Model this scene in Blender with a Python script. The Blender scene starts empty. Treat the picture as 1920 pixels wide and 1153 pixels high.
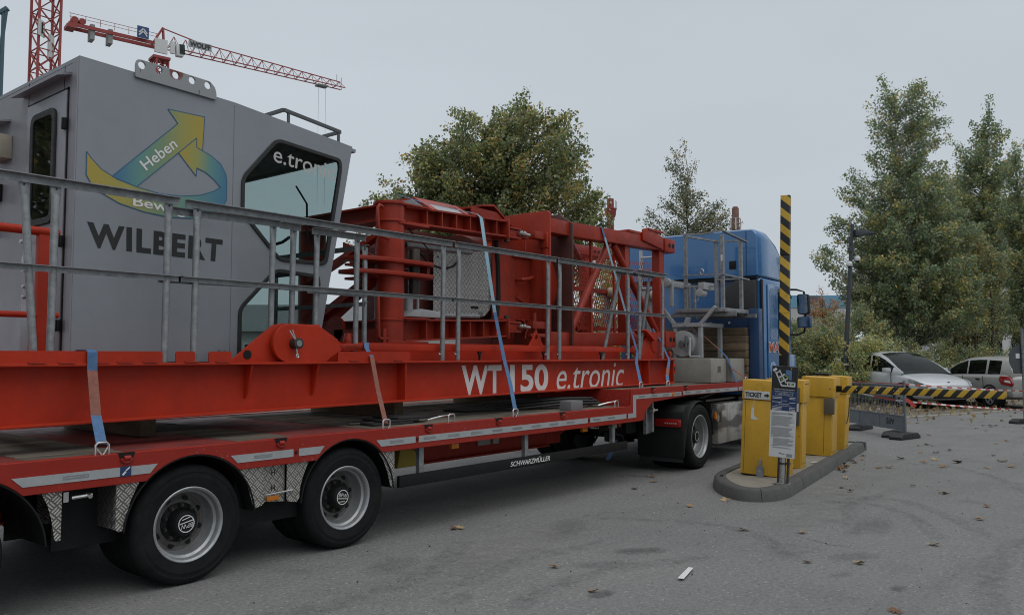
import bpy, bmesh, math, random
import numpy as np
from mathutils import Vector, Matrix
random.seed(7); np.random.seed(7)
sc = bpy.context.scene
col = sc.collection
R = math.radians

# ---------------------------------------------------------------- camera
# world frame: +X runs along the trailer towards the truck, +Y away from the photographer, Z up
F_PX, CAM_H, AX = 1540.0, 1.54, R(39.066)
PITCH = R(3.326)
cam_d = bpy.data.cameras.new('camera'); cam = bpy.data.objects.new('camera', cam_d); col.objects.link(cam)
cam_d.sensor_fit = 'HORIZONTAL'; cam_d.sensor_width = 36.0; cam_d.lens = 36.0 * F_PX / 1920.0
cam_d.clip_start = 0.05; cam_d.clip_end = 2000
fw = Vector((math.cos(AX) * math.cos(PITCH), math.sin(AX) * math.cos(PITCH), math.sin(PITCH)))
cam.location = (0, 0, CAM_H)
cam.rotation_euler = fw.to_track_quat('-Z', 'Y').to_euler()
sc.camera = cam

# ---------------------------------------------------------------- sky: flat overcast
world = bpy.data.worlds.new('World'); sc.world = world; world.use_nodes = True
wn = world.node_tree; wn.nodes.clear()
SUN_EL, SUN_ROT = R(70), R(190)
sky = wn.nodes.new('ShaderNodeTexSky'); sky.sky_type = 'NISHITA'; sky.sun_disc = False
sky.sun_elevation = SUN_EL; sky.sun_rotation = SUN_ROT; sky.air_density = 1.0; sky.dust_density = 4.0
sk_s = wn.nodes.new('ShaderNodeVectorMath'); sk_s.operation = 'SCALE'; sk_s.inputs['Scale'].default_value = 0.08
mixw = wn.nodes.new('ShaderNodeMix'); mixw.data_type = 'RGBA'; mixw.inputs[0].default_value = 0.93
mixw.inputs[7].default_value = (0.560, 0.612, 0.662, 1)      # cloud deck
bg = wn.nodes.new('ShaderNodeBackground'); bg.inputs['Strength'].default_value = 1.0
wo = wn.nodes.new('ShaderNodeOutputWorld')
wn.links.new(sky.outputs[0], sk_s.inputs[0]); wn.links.new(sk_s.outputs[0], mixw.inputs[6])
# barely visible cloud structure
tcw = wn.nodes.new('ShaderNodeTexCoord'); mpw = wn.nodes.new('ShaderNodeMapping'); mpw.inputs['Scale'].default_value = (1.0, 1.0, 3.5)
nzw = wn.nodes.new('ShaderNodeTexNoise'); nzw.inputs['Scale'].default_value = 1.6; nzw.inputs['Detail'].default_value = 5
mrw = wn.nodes.new('ShaderNodeMapRange'); mrw.inputs[1].default_value = 0.3; mrw.inputs[2].default_value = 0.7; mrw.inputs[3].default_value = 0.965; mrw.inputs[4].default_value = 1.05
clw = wn.nodes.new('ShaderNodeVectorMath'); clw.operation = 'SCALE'
wn.links.new(tcw.outputs['Generated'], mpw.inputs[0]); wn.links.new(mpw.outputs[0], nzw.inputs['Vector']); wn.links.new(nzw.outputs['Fac'], mrw.inputs[0])
wn.links.new(mixw.outputs[2], clw.inputs[0]); wn.links.new(mrw.outputs[0], clw.inputs['Scale'])
wn.links.new(clw.outputs[0], bg.inputs['Color']); wn.links.new(bg.outputs[0], wo.inputs['Surface'])

sun_d = bpy.data.lights.new('sun', 'SUN'); sun_d.energy = 1.5; sun_d.angle = R(75); sun_d.color = (1, 0.97, 0.93)
sun = bpy.data.objects.new('sun', sun_d); col.objects.link(sun)
sd = Vector((math.cos(SUN_EL) * math.sin(SUN_ROT), math.cos(SUN_EL) * math.cos(SUN_ROT), math.sin(SUN_EL)))
sun.rotation_euler = (-sd).to_track_quat('-Z', 'Y').to_euler(); sun.location = (0, 0, 30)

vs = sc.view_settings; vs.view_transform = 'Standard'; vs.look = 'None'; vs.exposure = 0.0; vs.gamma = 1.0; vs.use_curve_mapping = False
sc.render.engine = 'CYCLES'; sc.cycles.use_denoising = True; sc.cycles.pixel_filter_type = 'BLACKMAN_HARRIS'; sc.cycles.filter_width = 1.05; sc.cycles.max_bounces = 6; sc.cycles.transparent_max_bounces = 12

# ---------------------------------------------------------------- mesh helpers
def basis(d):
    d = Vector(d).normalized(); a = Vector((0, 0, 1)) if abs(d.z) < 0.95 else Vector((1, 0, 0))
    s = d.cross(a).normalized(); return d, s, s.cross(d).normalized()

class MB:
    """collects geometry; build() links it as one mesh object"""
    def __init__(s): s.v = []; s.f = []
    def add(s, vs, fs):
        b = len(s.v); s.v += [tuple(p) for p in vs]; s.f += [tuple(i + b for i in f) for f in fs]; return s
    def box(s, x0, x1, y0, y1, z0, z1):
        return s.add([(x, y, z) for z in (z0, z1) for y in (y0, y1) for x in (x0, x1)],
                     [(0, 2, 3, 1), (4, 5, 7, 6), (0, 1, 5, 4), (2, 6, 7, 3), (0, 4, 6, 2), (1, 3, 7, 5)])
    def bar(s, p, q, w, h, up=None):
        p, q = Vector(p), Vector(q); d, a, b = basis(q - p)
        if up is not None:
            a = d.cross(Vector(up)).normalized(); b = a.cross(d).normalized()
        a, b = a * w / 2, b * h / 2
        vs = [e + i * a + j * b for e in (p, q) for i, j in ((-1, -1), (1, -1), (1, 1), (-1, 1))]
        return s.add(vs, [(0, 1, 2, 3), (7, 6, 5, 4), (0, 4, 5, 1), (1, 5, 6, 2), (2, 6, 7, 3), (3, 7, 4, 0)])
    def angle(s, p, q, w, t, up=(0, 0, 1), side=(0, -1, 0)):
        """L-section from p to q: one leaf lies along -side, the other hangs down along -up"""
        p, q, up, sd = Vector(p), Vector(q), Vector(up), Vector(side)
        pr = [(0, 0), (-w, 0), (-w, -t), (-t, -t), (-t, -w), (0, -w)]
        vs = [e + sd * a + up * b for e in (p, q) for a, b in pr]
        return s.add(vs, [tuple(range(6)), tuple(range(11, 5, -1))] + [(i, i + 6, (i + 1) % 6 + 6, (i + 1) % 6) for i in range(6)])
    def cyl(s, p, q, r, r2=None, n=16, caps=True):
        p, q = Vector(p), Vector(q); d, a, b = basis(q - p); r2 = r if r2 is None else r2
        vs = [e + (a * math.cos(t) + b * math.sin(t)) * rr for e, rr in ((p, r), (q, r2)) for t in [2 * math.pi * i / n for i in range(n)]]
        fs = [(i, (i + 1) % n, (i + 1) % n + n, i + n) for i in range(n)]
        if caps: fs += [tuple(range(n - 1, -1, -1)), tuple(range(n, 2 * n))]
        return s.add(vs, fs)
    def tube(s, pts, r, n=8):
        pts = [Vector(p) for p in pts]; m = len(pts); rs = r if isinstance(r, (list, tuple)) else [r] * m
        vs = []; pa = None
        for i, p in enumerate(pts):
            d = (pts[min(i + 1, m - 1)] - pts[max(i - 1, 0)]).normalized()
            if pa is None: _, a, _ = basis(d)
            else:
                a = pa - d * pa.dot(d); a = a.normalized() if a.length > 1e-6 else basis(d)[1]
            pa = a; b = a.cross(d)
            vs += [p + (a * math.cos(2 * math.pi * k / n) + b * math.sin(2 * math.pi * k / n)) * rs[i] for k in range(n)]
        fs = [(j * n + k, j * n + (k + 1) % n, (j + 1) * n + (k + 1) % n, (j + 1) * n + k) for j in range(m - 1) for k in range(n)]
        fs += [tuple(range(n - 1, -1, -1)), tuple(range((m - 1) * n, m * n))]
        return s.add(vs, fs)
    def ribbon(s, pts, w, t, wdir):
        """flat strap of width w along wdir following pts"""
        pts = [Vector(p) for p in pts]; m = len(pts); vs = []
        wd = Vector(wdir).normalized()
        for i, p in enumerate(pts):
            d = (pts[min(i + 1, m - 1)] - pts[max(i - 1, 0)]).normalized()
            a = (wd - d * wd.dot(d)).normalized(); b = d.cross(a)
            vs += [p + a * w / 2 * i_ + b * t / 2 * j_ for i_, j_ in ((-1, -1), (1, -1), (1, 1), (-1, 1))]
        fs = [(j * 4 + k, j * 4 + (k + 1) % 4, (j + 1) * 4 + (k + 1) % 4, (j + 1) * 4 + k) for j in range(m - 1) for k in range(4)]
        fs += [(3, 2, 1, 0), tuple(range(4 * m - 4, 4 * m))]
        return s.add(vs, fs)
    def prism(s, poly, d0, d1, axis='y'):
        n = len(poly)
        def P(a, b, d): return {'y': (a, d, b), 'x': (d, a, b), 'z': (a, b, d)}[axis]
        vs = [P(a, b, d) for d in (d0, d1) for a, b in poly]
        return s.add(vs, [tuple(range(n)), tuple(range(2 * n - 1, n - 1, -1))] + [(i, (i + 1) % n, (i + 1) % n + n, i + n) for i in range(n)])
    def lathe(s, prof, c, axis=(0, 1, 0), n=48, closed=False):
        c = Vector(c); d, a, b = basis(axis); m = len(prof)
        vs = [c + d * h + (a * math.cos(2 * math.pi * k / n) + b * math.sin(2 * math.pi * k / n)) * r for r, h in prof for k in range(n)]
        fs = [(j * n + k, j * n + (k + 1) % n, ((j + 1) % m) * n + (k + 1) % n, ((j + 1) % m) * n + k) for j in range(m if closed else m - 1) for k in range(n)]
        return s.add(vs, fs)
    def grid(s, rows):
        m = len(rows[0]); vs = [p for r in rows for p in r]
        return s.add(vs, [(j * m + k, j * m + k + 1, (j + 1) * m + k + 1, (j + 1) * m + k) for j in range(len(rows) - 1) for k in range(m - 1)])
    def build(s, name, mat, parent=None, bevel=0, seg=2, angle=38, doubles=0):
        me = bpy.data.meshes.new(name); me.from_pydata(s.v, [], s.f)
        bm = bmesh.new(); bm.from_mesh(me)
        if doubles: bmesh.ops.remove_doubles(bm, verts=bm.verts, dist=doubles)
        bmesh.ops.recalc_face_normals(bm, faces=bm.faces)
        if bevel:
            es = [e for e in bm.edges if len(e.link_faces) == 2 and e.calc_face_angle(0) > R(28)]
            bmesh.ops.bevel(bm, geom=es, offset=bevel, offset_type='OFFSET', segments=seg, profile=0.6, affect='EDGES', clamp_overlap=True)
        bm.to_mesh(me); bm.free()
        return link(name, me, mat, parent, angle)

def link(name, me, mat, parent=None, angle=38):
    me.materials.clear()
    for m in (mat if isinstance(mat, (list, tuple)) else [mat]): me.materials.append(m)
    if len(me.polygons):
        me.polygons.foreach_set('use_smooth', [True] * len(me.polygons)); me.set_sharp_from_angle(angle=R(angle))
    o = bpy.data.objects.new(name, me); col.objects.link(o)
    if parent is not None:
        o.parent = parent
        if '_w' in parent.keys():
            me.transform(Matrix.Translation(-Vector(list(parent['_w'])))); o['_w'] = list(parent['_w'])
    return o

def thing(name, label, cat, loc=(0, 0, 0), rz=0, group=None, world=True):
    """Empty at the base of a thing; world=True: its parts are given in world coordinates"""
    o = bpy.data.objects.new(name, None); col.objects.link(o); o.empty_display_size = 0.2
    o.location = loc; o.rotation_euler = (0, 0, rz)
    o['label'] = label; o['category'] = cat
    if group: o['group'] = group
    if world: o['_w'] = list(loc)
    return o

def tag(o, label, cat, group=None, kind=None):
    if label: o['label'] = label
    if cat: o['category'] = cat
    if group: o['group'] = group
    if kind: o['kind'] = kind
    return o

def rebase(o, loc):
    """moves a single-mesh thing's origin to loc"""
    o.data.transform(Matrix.Translation(-Vector(loc))); o.location = loc; return o

def copy_tree(o, parent=None):
    c = o.copy(); col.objects.link(c); c.parent = parent
    for ch in list(o.children): copy_tree(ch, c)
    return c

def curve_plate(outline, holes, d0, d1, axis='y', bevel=0.0):
    """flat plate with real holes -> MB"""
    cu = bpy.data.curves.new('c', 'CURVE'); cu.dimensions = '2D'; cu.fill_mode = 'BOTH'
    cu.extrude = abs(d1 - d0) / 2 - bevel; cu.bevel_depth = bevel; cu.offset = -bevel
    for pl in [outline] + list(holes):
        sp = cu.splines.new('POLY'); sp.points.add(len(pl) - 1); sp.use_cyclic_u = True
        for q, p in zip(sp.points, pl): q.co = (p[0], p[1], 0, 1)
    return _curve_mb(cu, (d0 + d1) / 2, axis)

def _curve_mb(cu, mid, axis):
    ob = bpy.data.objects.new('c', cu); col.objects.link(ob); bpy.context.view_layer.update()
    me = bpy.data.meshes.new_from_object(ob.evaluated_get(bpy.context.evaluated_depsgraph_get()))
    m = MB(); P = {'y': lambda p: (p.x, mid - p.z, p.y), 'x': lambda p: (mid + p.z, p.x, p.y), 'z': lambda p: (p.x, p.y, mid + p.z)}[axis]
    m.add([P(v.co) for v in me.vertices], [tuple(f.vertices) for f in me.polygons])
    bpy.data.objects.remove(ob); bpy.data.curves.remove(cu); bpy.data.meshes.remove(me)
    return m

def circ(cx, cy, r, n=16, ry=None): return [(cx + r * math.cos(2 * math.pi * i / n), cy + (ry or r) * math.sin(2 * math.pi * i / n)) for i in range(n)]

def rpoly(pts, r, n=4):
    """polygon with rounded corners"""
    out = []; m = len(pts)
    for i in range(m):
        p0, p, p1 = Vector(pts[i - 1]), Vector(pts[i]), Vector(pts[(i + 1) % m])
        rr = min(r, (p0 - p).length * 0.45, (p1 - p).length * 0.45)
        a = p + (p0 - p).normalized() * rr; b = p + (p1 - p).normalized() * rr
        for k in range(n + 1):
            t = k / n; q = a * (1 - t) ** 2 + p * 2 * t * (1 - t) + b * t * t; out.append((q.x, q.y))
    return out

def text_mb(body, quad, d0, axis='y', bold=0.0, shear=0.0, thick=0.0015, res=3, sx=-1, font_space=1.0):
    """lettering as flat mesh fitted to the quad (bl, br, tr, tl) in the plane's 2D coordinates"""
    cu = bpy.data.curves.new('t', 'FONT'); cu.body = body; cu.size = 1; cu.offset = bold; cu.shear = shear
    cu.extrude = 0.0; cu.resolution_u = res; cu.fill_mode = 'FRONT'; cu.space_character = font_space
    ob = bpy.data.objects.new('t', cu); col.objects.link(ob); bpy.context.view_layer.update()
    me = bpy.data.meshes.new_from_object(ob.evaluated_get(bpy.context.evaluated_depsgraph_get()))
    xs = [v.co.x for v in me.vertices]; ys = [v.co.y for v in me.vertices]
    x0, x1, y0, y1 = min(xs), max(xs), min(ys), max(ys)
    bl, br, tr, tl = [Vector(q) for q in quad]; m = MB(); vs = []
    for v in me.vertices:
        a = (v.co.x - x0) / (x1 - x0); b = (v.co.y - y0) / (y1 - y0)
        p = (bl * (1 - a) + br * a) * (1 - b) + (tl * (1 - a) + tr * a) * b
        vs.append({'y': (p.x, d0, p.y), 'x': (d0, p.x, p.y), 'z': (p.x, p.y, d0)}[axis])
    m.add(vs, [tuple(f.vertices) for f in me.polygons])
    bpy.data.objects.remove(ob); bpy.data.curves.remove(cu); bpy.data.meshes.remove(me)
    return m
def rect(x0, x1, z0, z1): return [(x0, z0), (x1, z0), (x1, z1), (x0, z1)]

# ---------------------------------------------------------------- materials
MATS = {}
def nd(nt, t, **kw):
    n = nt.nodes.new(t)
    for k, v in kw.items(): setattr(n, k, v)
    return n
def mth(nt, op, a, b=None, clamp=False):
    n = nd(nt, 'ShaderNodeMath', operation=op, use_clamp=clamp)
    for i, x in enumerate((a, b)):
        if x is None: continue
        if isinstance(x, (int, float)): n.inputs[i].default_value = x
        else: nt.links.new(x, n.inputs[i])
    return n.outputs[0]
def mixc(nt, f, a, b, bt='MIX'):
    n = nd(nt, 'ShaderNodeMix', data_type='RGBA', blend_type=bt)
    for i, x in ((0, f), (6, a), (7, b)):
        if isinstance(x, (int, float)): n.inputs[i].default_value = x
        elif isinstance(x, tuple): n.inputs[i].default_value = (x + (1,))[:4]
        else: nt.links.new(x, n.inputs[i])
    return n.outputs[2]
def ramp(nt, x, a, b, lo=0.0, hi=1.0):
    n = nd(nt, 'ShaderNodeMapRange'); n.inputs[1].default_value = a; n.inputs[2].default_value = b
    n.inputs[3].default_value = lo; n.inputs[4].default_value = hi; nt.links.new(x, n.inputs[0]); return n.outputs[0]
def noise(nt, vec, scale, detail=4, rough=0.55, stretch=None):
    if stretch:
        mp = nd(nt, 'ShaderNodeMapping'); mp.inputs['Scale'].default_value = stretch; nt.links.new(vec, mp.inputs[0]); vec = mp.outputs[0]
    n = nd(nt, 'ShaderNodeTexNoise'); n.inputs['Scale'].default_value = scale; n.inputs['Detail'].default_value = detail; n.inputs['Roughness'].default_value = rough
    nt.links.new(vec, n.inputs['Vector']); return n.outputs['Fac']
def new_mat(name):
    m = bpy.data.materials.new(name); m.use_nodes = True; nt = m.node_tree
    return m, nt, nt.nodes['Principled BSDF'], nd(nt, 'ShaderNodeTexCoord').outputs['Object']
def bump(nt, h, strength, dist, bs):
    b = nd(nt, 'ShaderNodeBump'); b.inputs['Strength'].default_value = strength; b.inputs['Distance'].default_value = dist
    nt.links.new(h, b.inputs['Height']); nt.links.new(b.outputs[0], bs.inputs['Normal'])

def mat(name, c, rough=0.45, metal=0.0, var=0.12, scale=5.0, dirt=0.0, dcol=(0.05, 0.045, 0.04), dscale=3.0, streak=False, bmp=0.0, bscale=60, chips=0.0, ccol=(0.09, 0.05, 0.035), spec=0.5, coat=0.0):
    """weathered paint / metal / plastic"""
    if name in MATS: return MATS[name]
    m, nt, bs, oc = new_mat(name)
    n1 = noise(nt, oc, scale, 5); n2 = noise(nt, oc, scale * 9, 3)
    f = mth(nt, 'ADD', mth(nt, 'MULTIPLY', n1, 0.7), mth(nt, 'MULTIPLY', n2, 0.3))
    f = ramp(nt, f, 0.32, 0.68)
    lo = tuple(x * (1 - var) for x in c); hi = tuple(min(1, x * (1 + var)) for x in c)
    cc = mixc(nt, f, lo, hi)
    if dirt:
        dn = noise(nt, oc, dscale, 6, 0.65, (1, 1, 0.25) if streak else None)
        dn2 = noise(nt, oc, dscale * 6, 4, 0.6)
        df = mth(nt, 'MULTIPLY', ramp(nt, mth(nt, 'ADD', mth(nt, 'MULTIPLY', dn, 0.75), mth(nt, 'MULTIPLY', dn2, 0.25)), 0.42, 0.72), dirt)
        cc = mixc(nt, df, cc, dcol)
    if chips:
        ch = noise(nt, oc, 34, 6, 0.75); ch2 = noise(nt, oc, 2.6, 3)
        cf = mth(nt, 'MULTIPLY', ramp(nt, ch, 0.60, 0.66), ramp(nt, ch2, 0.48, 0.62))
        cc = mixc(nt, mth(nt, 'MULTIPLY', cf, chips), cc, ccol)
    nt.links.new(cc, bs.inputs['Base Color'])
    rn = ramp(nt, noise(nt, oc, scale * 2.3, 4), 0.3, 0.7, max(0.03, rough - 0.09), min(1, rough + 0.12)); nt.links.new(rn, bs.inputs['Roughness'])
    bs.inputs['Metallic'].default_value = metal; bs.inputs['Specular IOR Level'].default_value = spec
    if coat: bs.inputs['Coat Weight'].default_value = coat; bs.inputs['Coat Roughness'].default_value = 0.08
    if bmp: bump(nt, noise(nt, oc, bscale, 4), bmp, 0.004, bs)
    MATS[name] = m; return m

def flat(name, c, rough=0.6, metal=0.0, emit=0):
    return mat(name, c, rough, metal, var=0.05)

def treadplate(name, s, base, metal=0.75, axis='y'):
    """five-bar checker plate relief"""
    m, nt, bs, oc = new_mat(name)
    sp = nd(nt, 'ShaderNodeSeparateXYZ'); nt.links.new(oc, sp.inputs[0])
    a, b = (sp.outputs[0], sp.outputs[2]) if axis == 'y' else (sp.outputs[1], sp.outputs[2])
    u = mth(nt, 'MULTIPLY', mth(nt, 'ADD', a, b), 1 / s); v = mth(nt, 'MULTIPLY', mth(nt, 'SUBTRACT', a, b), 1 / s)
    fu, fv = mth(nt, 'FLOOR', u), mth(nt, 'FLOOR', v); ru, rv = mth(nt, 'SUBTRACT', u, fu), mth(nt, 'SUBTRACT', v, fv)
    ck = mth(nt, 'ABSOLUTE', mth(nt, 'MODULO', mth(nt, 'ADD', fu, fv), 2))
    def bars(r, q):
        w = mth(nt, 'ABSOLUTE', mth(nt, 'SINE', mth(nt, 'MULTIPLY', r, math.pi * 3)))
        w = ramp(nt, w, 0.35, 0.8)
        e = mth(nt, 'MULTIPLY', ramp(nt, q, 0.06, 0.14), ramp(nt, q, 0.86, 0.94, 1, 0))
        return mth(nt, 'MULTIPLY', w, e)
    h = mixc(nt, ck, bars(ru, rv), bars(rv, ru))
    h1 = nd(nt, 'ShaderNodeRGBToBW'); nt.links.new(h, h1.inputs[0]); h = h1.outputs[0]
    dn = ramp(nt, noise(nt, oc, 6, 5), 0.3, 0.7)
    cc = mixc(nt, dn, tuple(x * 0.40 for x in base), tuple(x * 0.6 for x in base))
    cc = mixc(nt, mth(nt, 'MULTIPLY', h, 0.9), cc, tuple(min(1, x * 1.9) for x in base))
    nt.links.new(cc, bs.inputs['Base Color']); bs.inputs['Metallic'].default_value = metal
    nt.links.new(ramp(nt, h, 0, 1, 0.5, 0.32), bs.inputs['Roughness']); bump(nt, h, 1.0, 0.009, bs)
    return m

def stripes(name, c1, c2, period, ax=(0, 0, 1), slope=(0, 0, 0), duty=0.5, rough=0.5, dirt=0.3):
    """diagonal hazard stripes measured along ax + slope"""
    m, nt, bs, oc = new_mat(name)
    dp = nd(nt, 'ShaderNodeVectorMath', operation='DOT_PRODUCT'); nt.links.new(oc, dp.inputs[0])
    dp.inputs[1].default_value = tuple((a + b) / period for a, b in zip(ax, slope))
    w = mth(nt, 'FRACT', dp.outputs['Value']); f = mth(nt, 'GREATER_THAN', w, duty)
    cc = mixc(nt, f, c1, c2)
    d = mth(nt, 'MULTIPLY', ramp(nt, noise(nt, oc, 14, 6, 0.7), 0.5, 0.75), dirt)
    cc = mixc(nt, d, cc, (0.05, 0.045, 0.04)); nt.links.new(cc, bs.inputs['Base Color']); bs.inputs['Roughness'].default_value = rough
    return m

RED = mat('red_crane_paint', (0.40, 0.028, 0.009), 0.46, spec=0.22, var=0.14, scale=2.5, dirt=0.38, dcol=(0.10, 0.02, 0.014), dscale=2.2, streak=True, bmp=0.06, chips=0.8)
RED2 = mat('red_tower_paint', (0.30, 0.027, 0.011), 0.42, spec=0.30, var=0.2, scale=2.5, dirt=0.55, dcol=(0.075, 0.024, 0.018), dscale=2.6, streak=True, bmp=0.08, chips=1.0)
REDT = mat('red_trailer_paint', (0.29, 0.021, 0.013), 0.46, spec=0.26, var=0.15, scale=3, dirt=0.40, dcol=(0.09, 0.022, 0.018), dscale=3, bmp=0.05, chips=1.0, ccol=(0.35, 0.22, 0.2))
GALV = mat('galvanised_steel', (0.27, 0.285, 0.295), 0.52, 0.55, var=0.32, scale=16, dirt=0.35, dcol=(0.11, 0.115, 0.115), dscale=9, bmp=0.05)
GALV_D = mat('galvanised_steel_dull', (0.19, 0.20, 0.205), 0.6, 0.4, var=0.3, scale=12, dirt=0.4, dcol=(0.07, 0.07, 0.07), dscale=7)
CABG = mat('silver_grey_cabin_paint', (0.235, 0.256, 0.282), 0.45, 0.12, var=0.05, scale=1.2, dirt=0.25, dcol=(0.15, 0.152, 0.15), dscale=1.4, streak=True, bmp=0.25, bscale=3.0)
CABD = mat('silver_grey_door_paint', (0.255, 0.255, 0.285), 0.36, 0.25, var=0.04, scale=1.5, dirt=0.12, dcol=(0.2, 0.19, 0.2), dscale=1.6, streak=True)
RUB = mat('black_rubber', (0.013, 0.013, 0.014), 0.62, var=0.3, scale=9, dirt=0.3, dcol=(0.035, 0.034, 0.033), dscale=6, bmp=0.1)
TYRE = mat('tyre_rubber', (0.008, 0.0085, 0.0095), 0.8, var=0.3, scale=7, dirt=0.5, dcol=(0.022, 0.021, 0.020), dscale=5, bmp=0.2, spec=0.2)
BLK = mat('black_plastic', (0.009, 0.0095, 0.010), 0.55, var=0.2, dirt=0.3, dcol=(0.018, 0.0175, 0.017), spec=0.22)
STEEL = mat('bright_steel', (0.55, 0.55, 0.54), 0.28, 0.9, var=0.15, scale=20, dirt=0.2, dcol=(0.2, 0.19, 0.18))
RIM = mat('silver_wheel_rim', (0.36, 0.372, 0.385), 0.38, 0.5, var=0.15, scale=8, dirt=0.5, dcol=(0.10, 0.095, 0.09), dscale=5)
DARKST = mat('dark_greasy_steel', (0.055, 0.05, 0.046), 0.4, 0.6, var=0.4, scale=10, dirt=0.4, dcol=(0.16, 0.12, 0.08))
BLUE = mat('blue_truck_paint', (0.036, 0.145, 0.34), 0.22, var=0.06, scale=1.5, dirt=0.12, dcol=(0.05, 0.08, 0.12), dscale=2, coat=0.6)
BLUED = mat('blue_headboard_paint', (0.018, 0.062, 0.16), 0.45, var=0.12, scale=3, dirt=0.3, dcol=(0.04, 0.05, 0.07), chips=0.8, ccol=(0.3, 0.33, 0.36))
WHITE = mat('white_paint', (0.62, 0.63, 0.63), 0.5, var=0.06, dirt=0.25, dcol=(0.3, 0.29, 0.27))
WLET = mat('white_lettering', (0.66, 0.655, 0.64), 0.5, var=0.04, dirt=0.2, dcol=(0.45, 0.42, 0.4), dscale=6)
GREYW = mat('light_grey_paint', (0.36, 0.375, 0.385), 0.45, 0.1, var=0.1, dirt=0.3, dcol=(0.2, 0.2, 0.19))
BLET = mat('black_lettering', (0.012, 0.0125, 0.013), 0.45, var=0.1)
STRAPB = mat('blue_strap_webbing', (0.055, 0.135, 0.27), 0.8, var=0.25, scale=22, dirt=0.45, dcol=(0.12, 0.15, 0.2), dscale=9, bmp=0.3, bscale=260)
STRAPP = mat('pale_blue_strap_webbing', (0.21, 0.36, 0.44), 0.8, var=0.15, scale=20, dirt=0.3, dcol=(0.18, 0.22, 0.25), dscale=9, bmp=0.3, bscale=260)
STRAPR = mat('faded_red_strap_webbing', (0.21, 0.075, 0.055), 0.85, var=0.25, scale=22, dirt=0.4, dcol=(0.2, 0.13, 0.1), dscale=9, bmp=0.3, bscale=260)
YEL = mat('yellow_machine_paint', (0.58, 0.335, 0.028), 0.45, var=0.09, scale=2.5, dirt=0.42, dcol=(0.27, 0.155, 0.025), dscale=2.5, streak=True, chips=0.25)
AMBER = mat('amber_lens', (0.55, 0.17, 0.01), 0.25, var=0.1)
TAILR = mat('red_lens', (0.26, 0.012, 0.01), 0.15, var=0.15)
TREAD = treadplate('aluminium_tread_plate', 0.072, (0.36, 0.345, 0.32))
TREADB = treadplate('aluminium_tread_cover', 0.062, (0.40, 0.395, 0.385), axis='y')
CONC = mat('weathered_concrete', (0.27, 0.262, 0.235), 0.9, var=0.16, scale=6, dirt=0.35, dcol=(0.17, 0.16, 0.14), dscale=2.5, streak=True, bmp=0.3, bscale=90)
GREYP = mat('grey_plastic', (0.16, 0.168, 0.175), 0.5, var=0.08, dirt=0.2)

def glass(name, tint, rough=0.02, op=0.5):
    m, nt, bs, oc = new_mat(name)
    bs.inputs['Base Color'].default_value = (tint[0], tint[1], tint[2], 1); bs.inputs['Roughness'].default_value = rough
    bs.inputs['Specular IOR Level'].default_value = 0.6
    tr = nd(nt, 'ShaderNodeBsdfTransparent'); tr.inputs[0].default_value = (tint[3], tint[4], tint[5], 1)
    fr = nd(nt, 'ShaderNodeFresnel'); gb = nd(nt, 'ShaderNodeNewGeometry'); nt.links.new(ramp(nt, gb.outputs['Backfacing'], 0, 1, 1.5, 1 / 1.5), fr.inputs[0])
    mx = nd(nt, 'ShaderNodeMixShader'); f = mth(nt, 'ADD', mth(nt, 'MULTIPLY', fr.outputs[0], 1 - op), op, True)
    nt.links.new(f, mx.inputs[0]); nt.links.new(tr.outputs[0], mx.inputs[1]); nt.links.new(bs.outputs[0], mx.inputs[2])
    nt.links.new(mx.outputs[0], nt.nodes['Material Output'].inputs[0])
    return m
GLASS_CAB = glass('tinted_cab_glass', (0.012, 0.018, 0.018, 0.84, 0.895, 0.89), op=0.05)
GLASS_CAR = glass('dark_car_glass', (0.008, 0.011, 0.011, 0.30, 0.36, 0.35), op=0.30)
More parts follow.
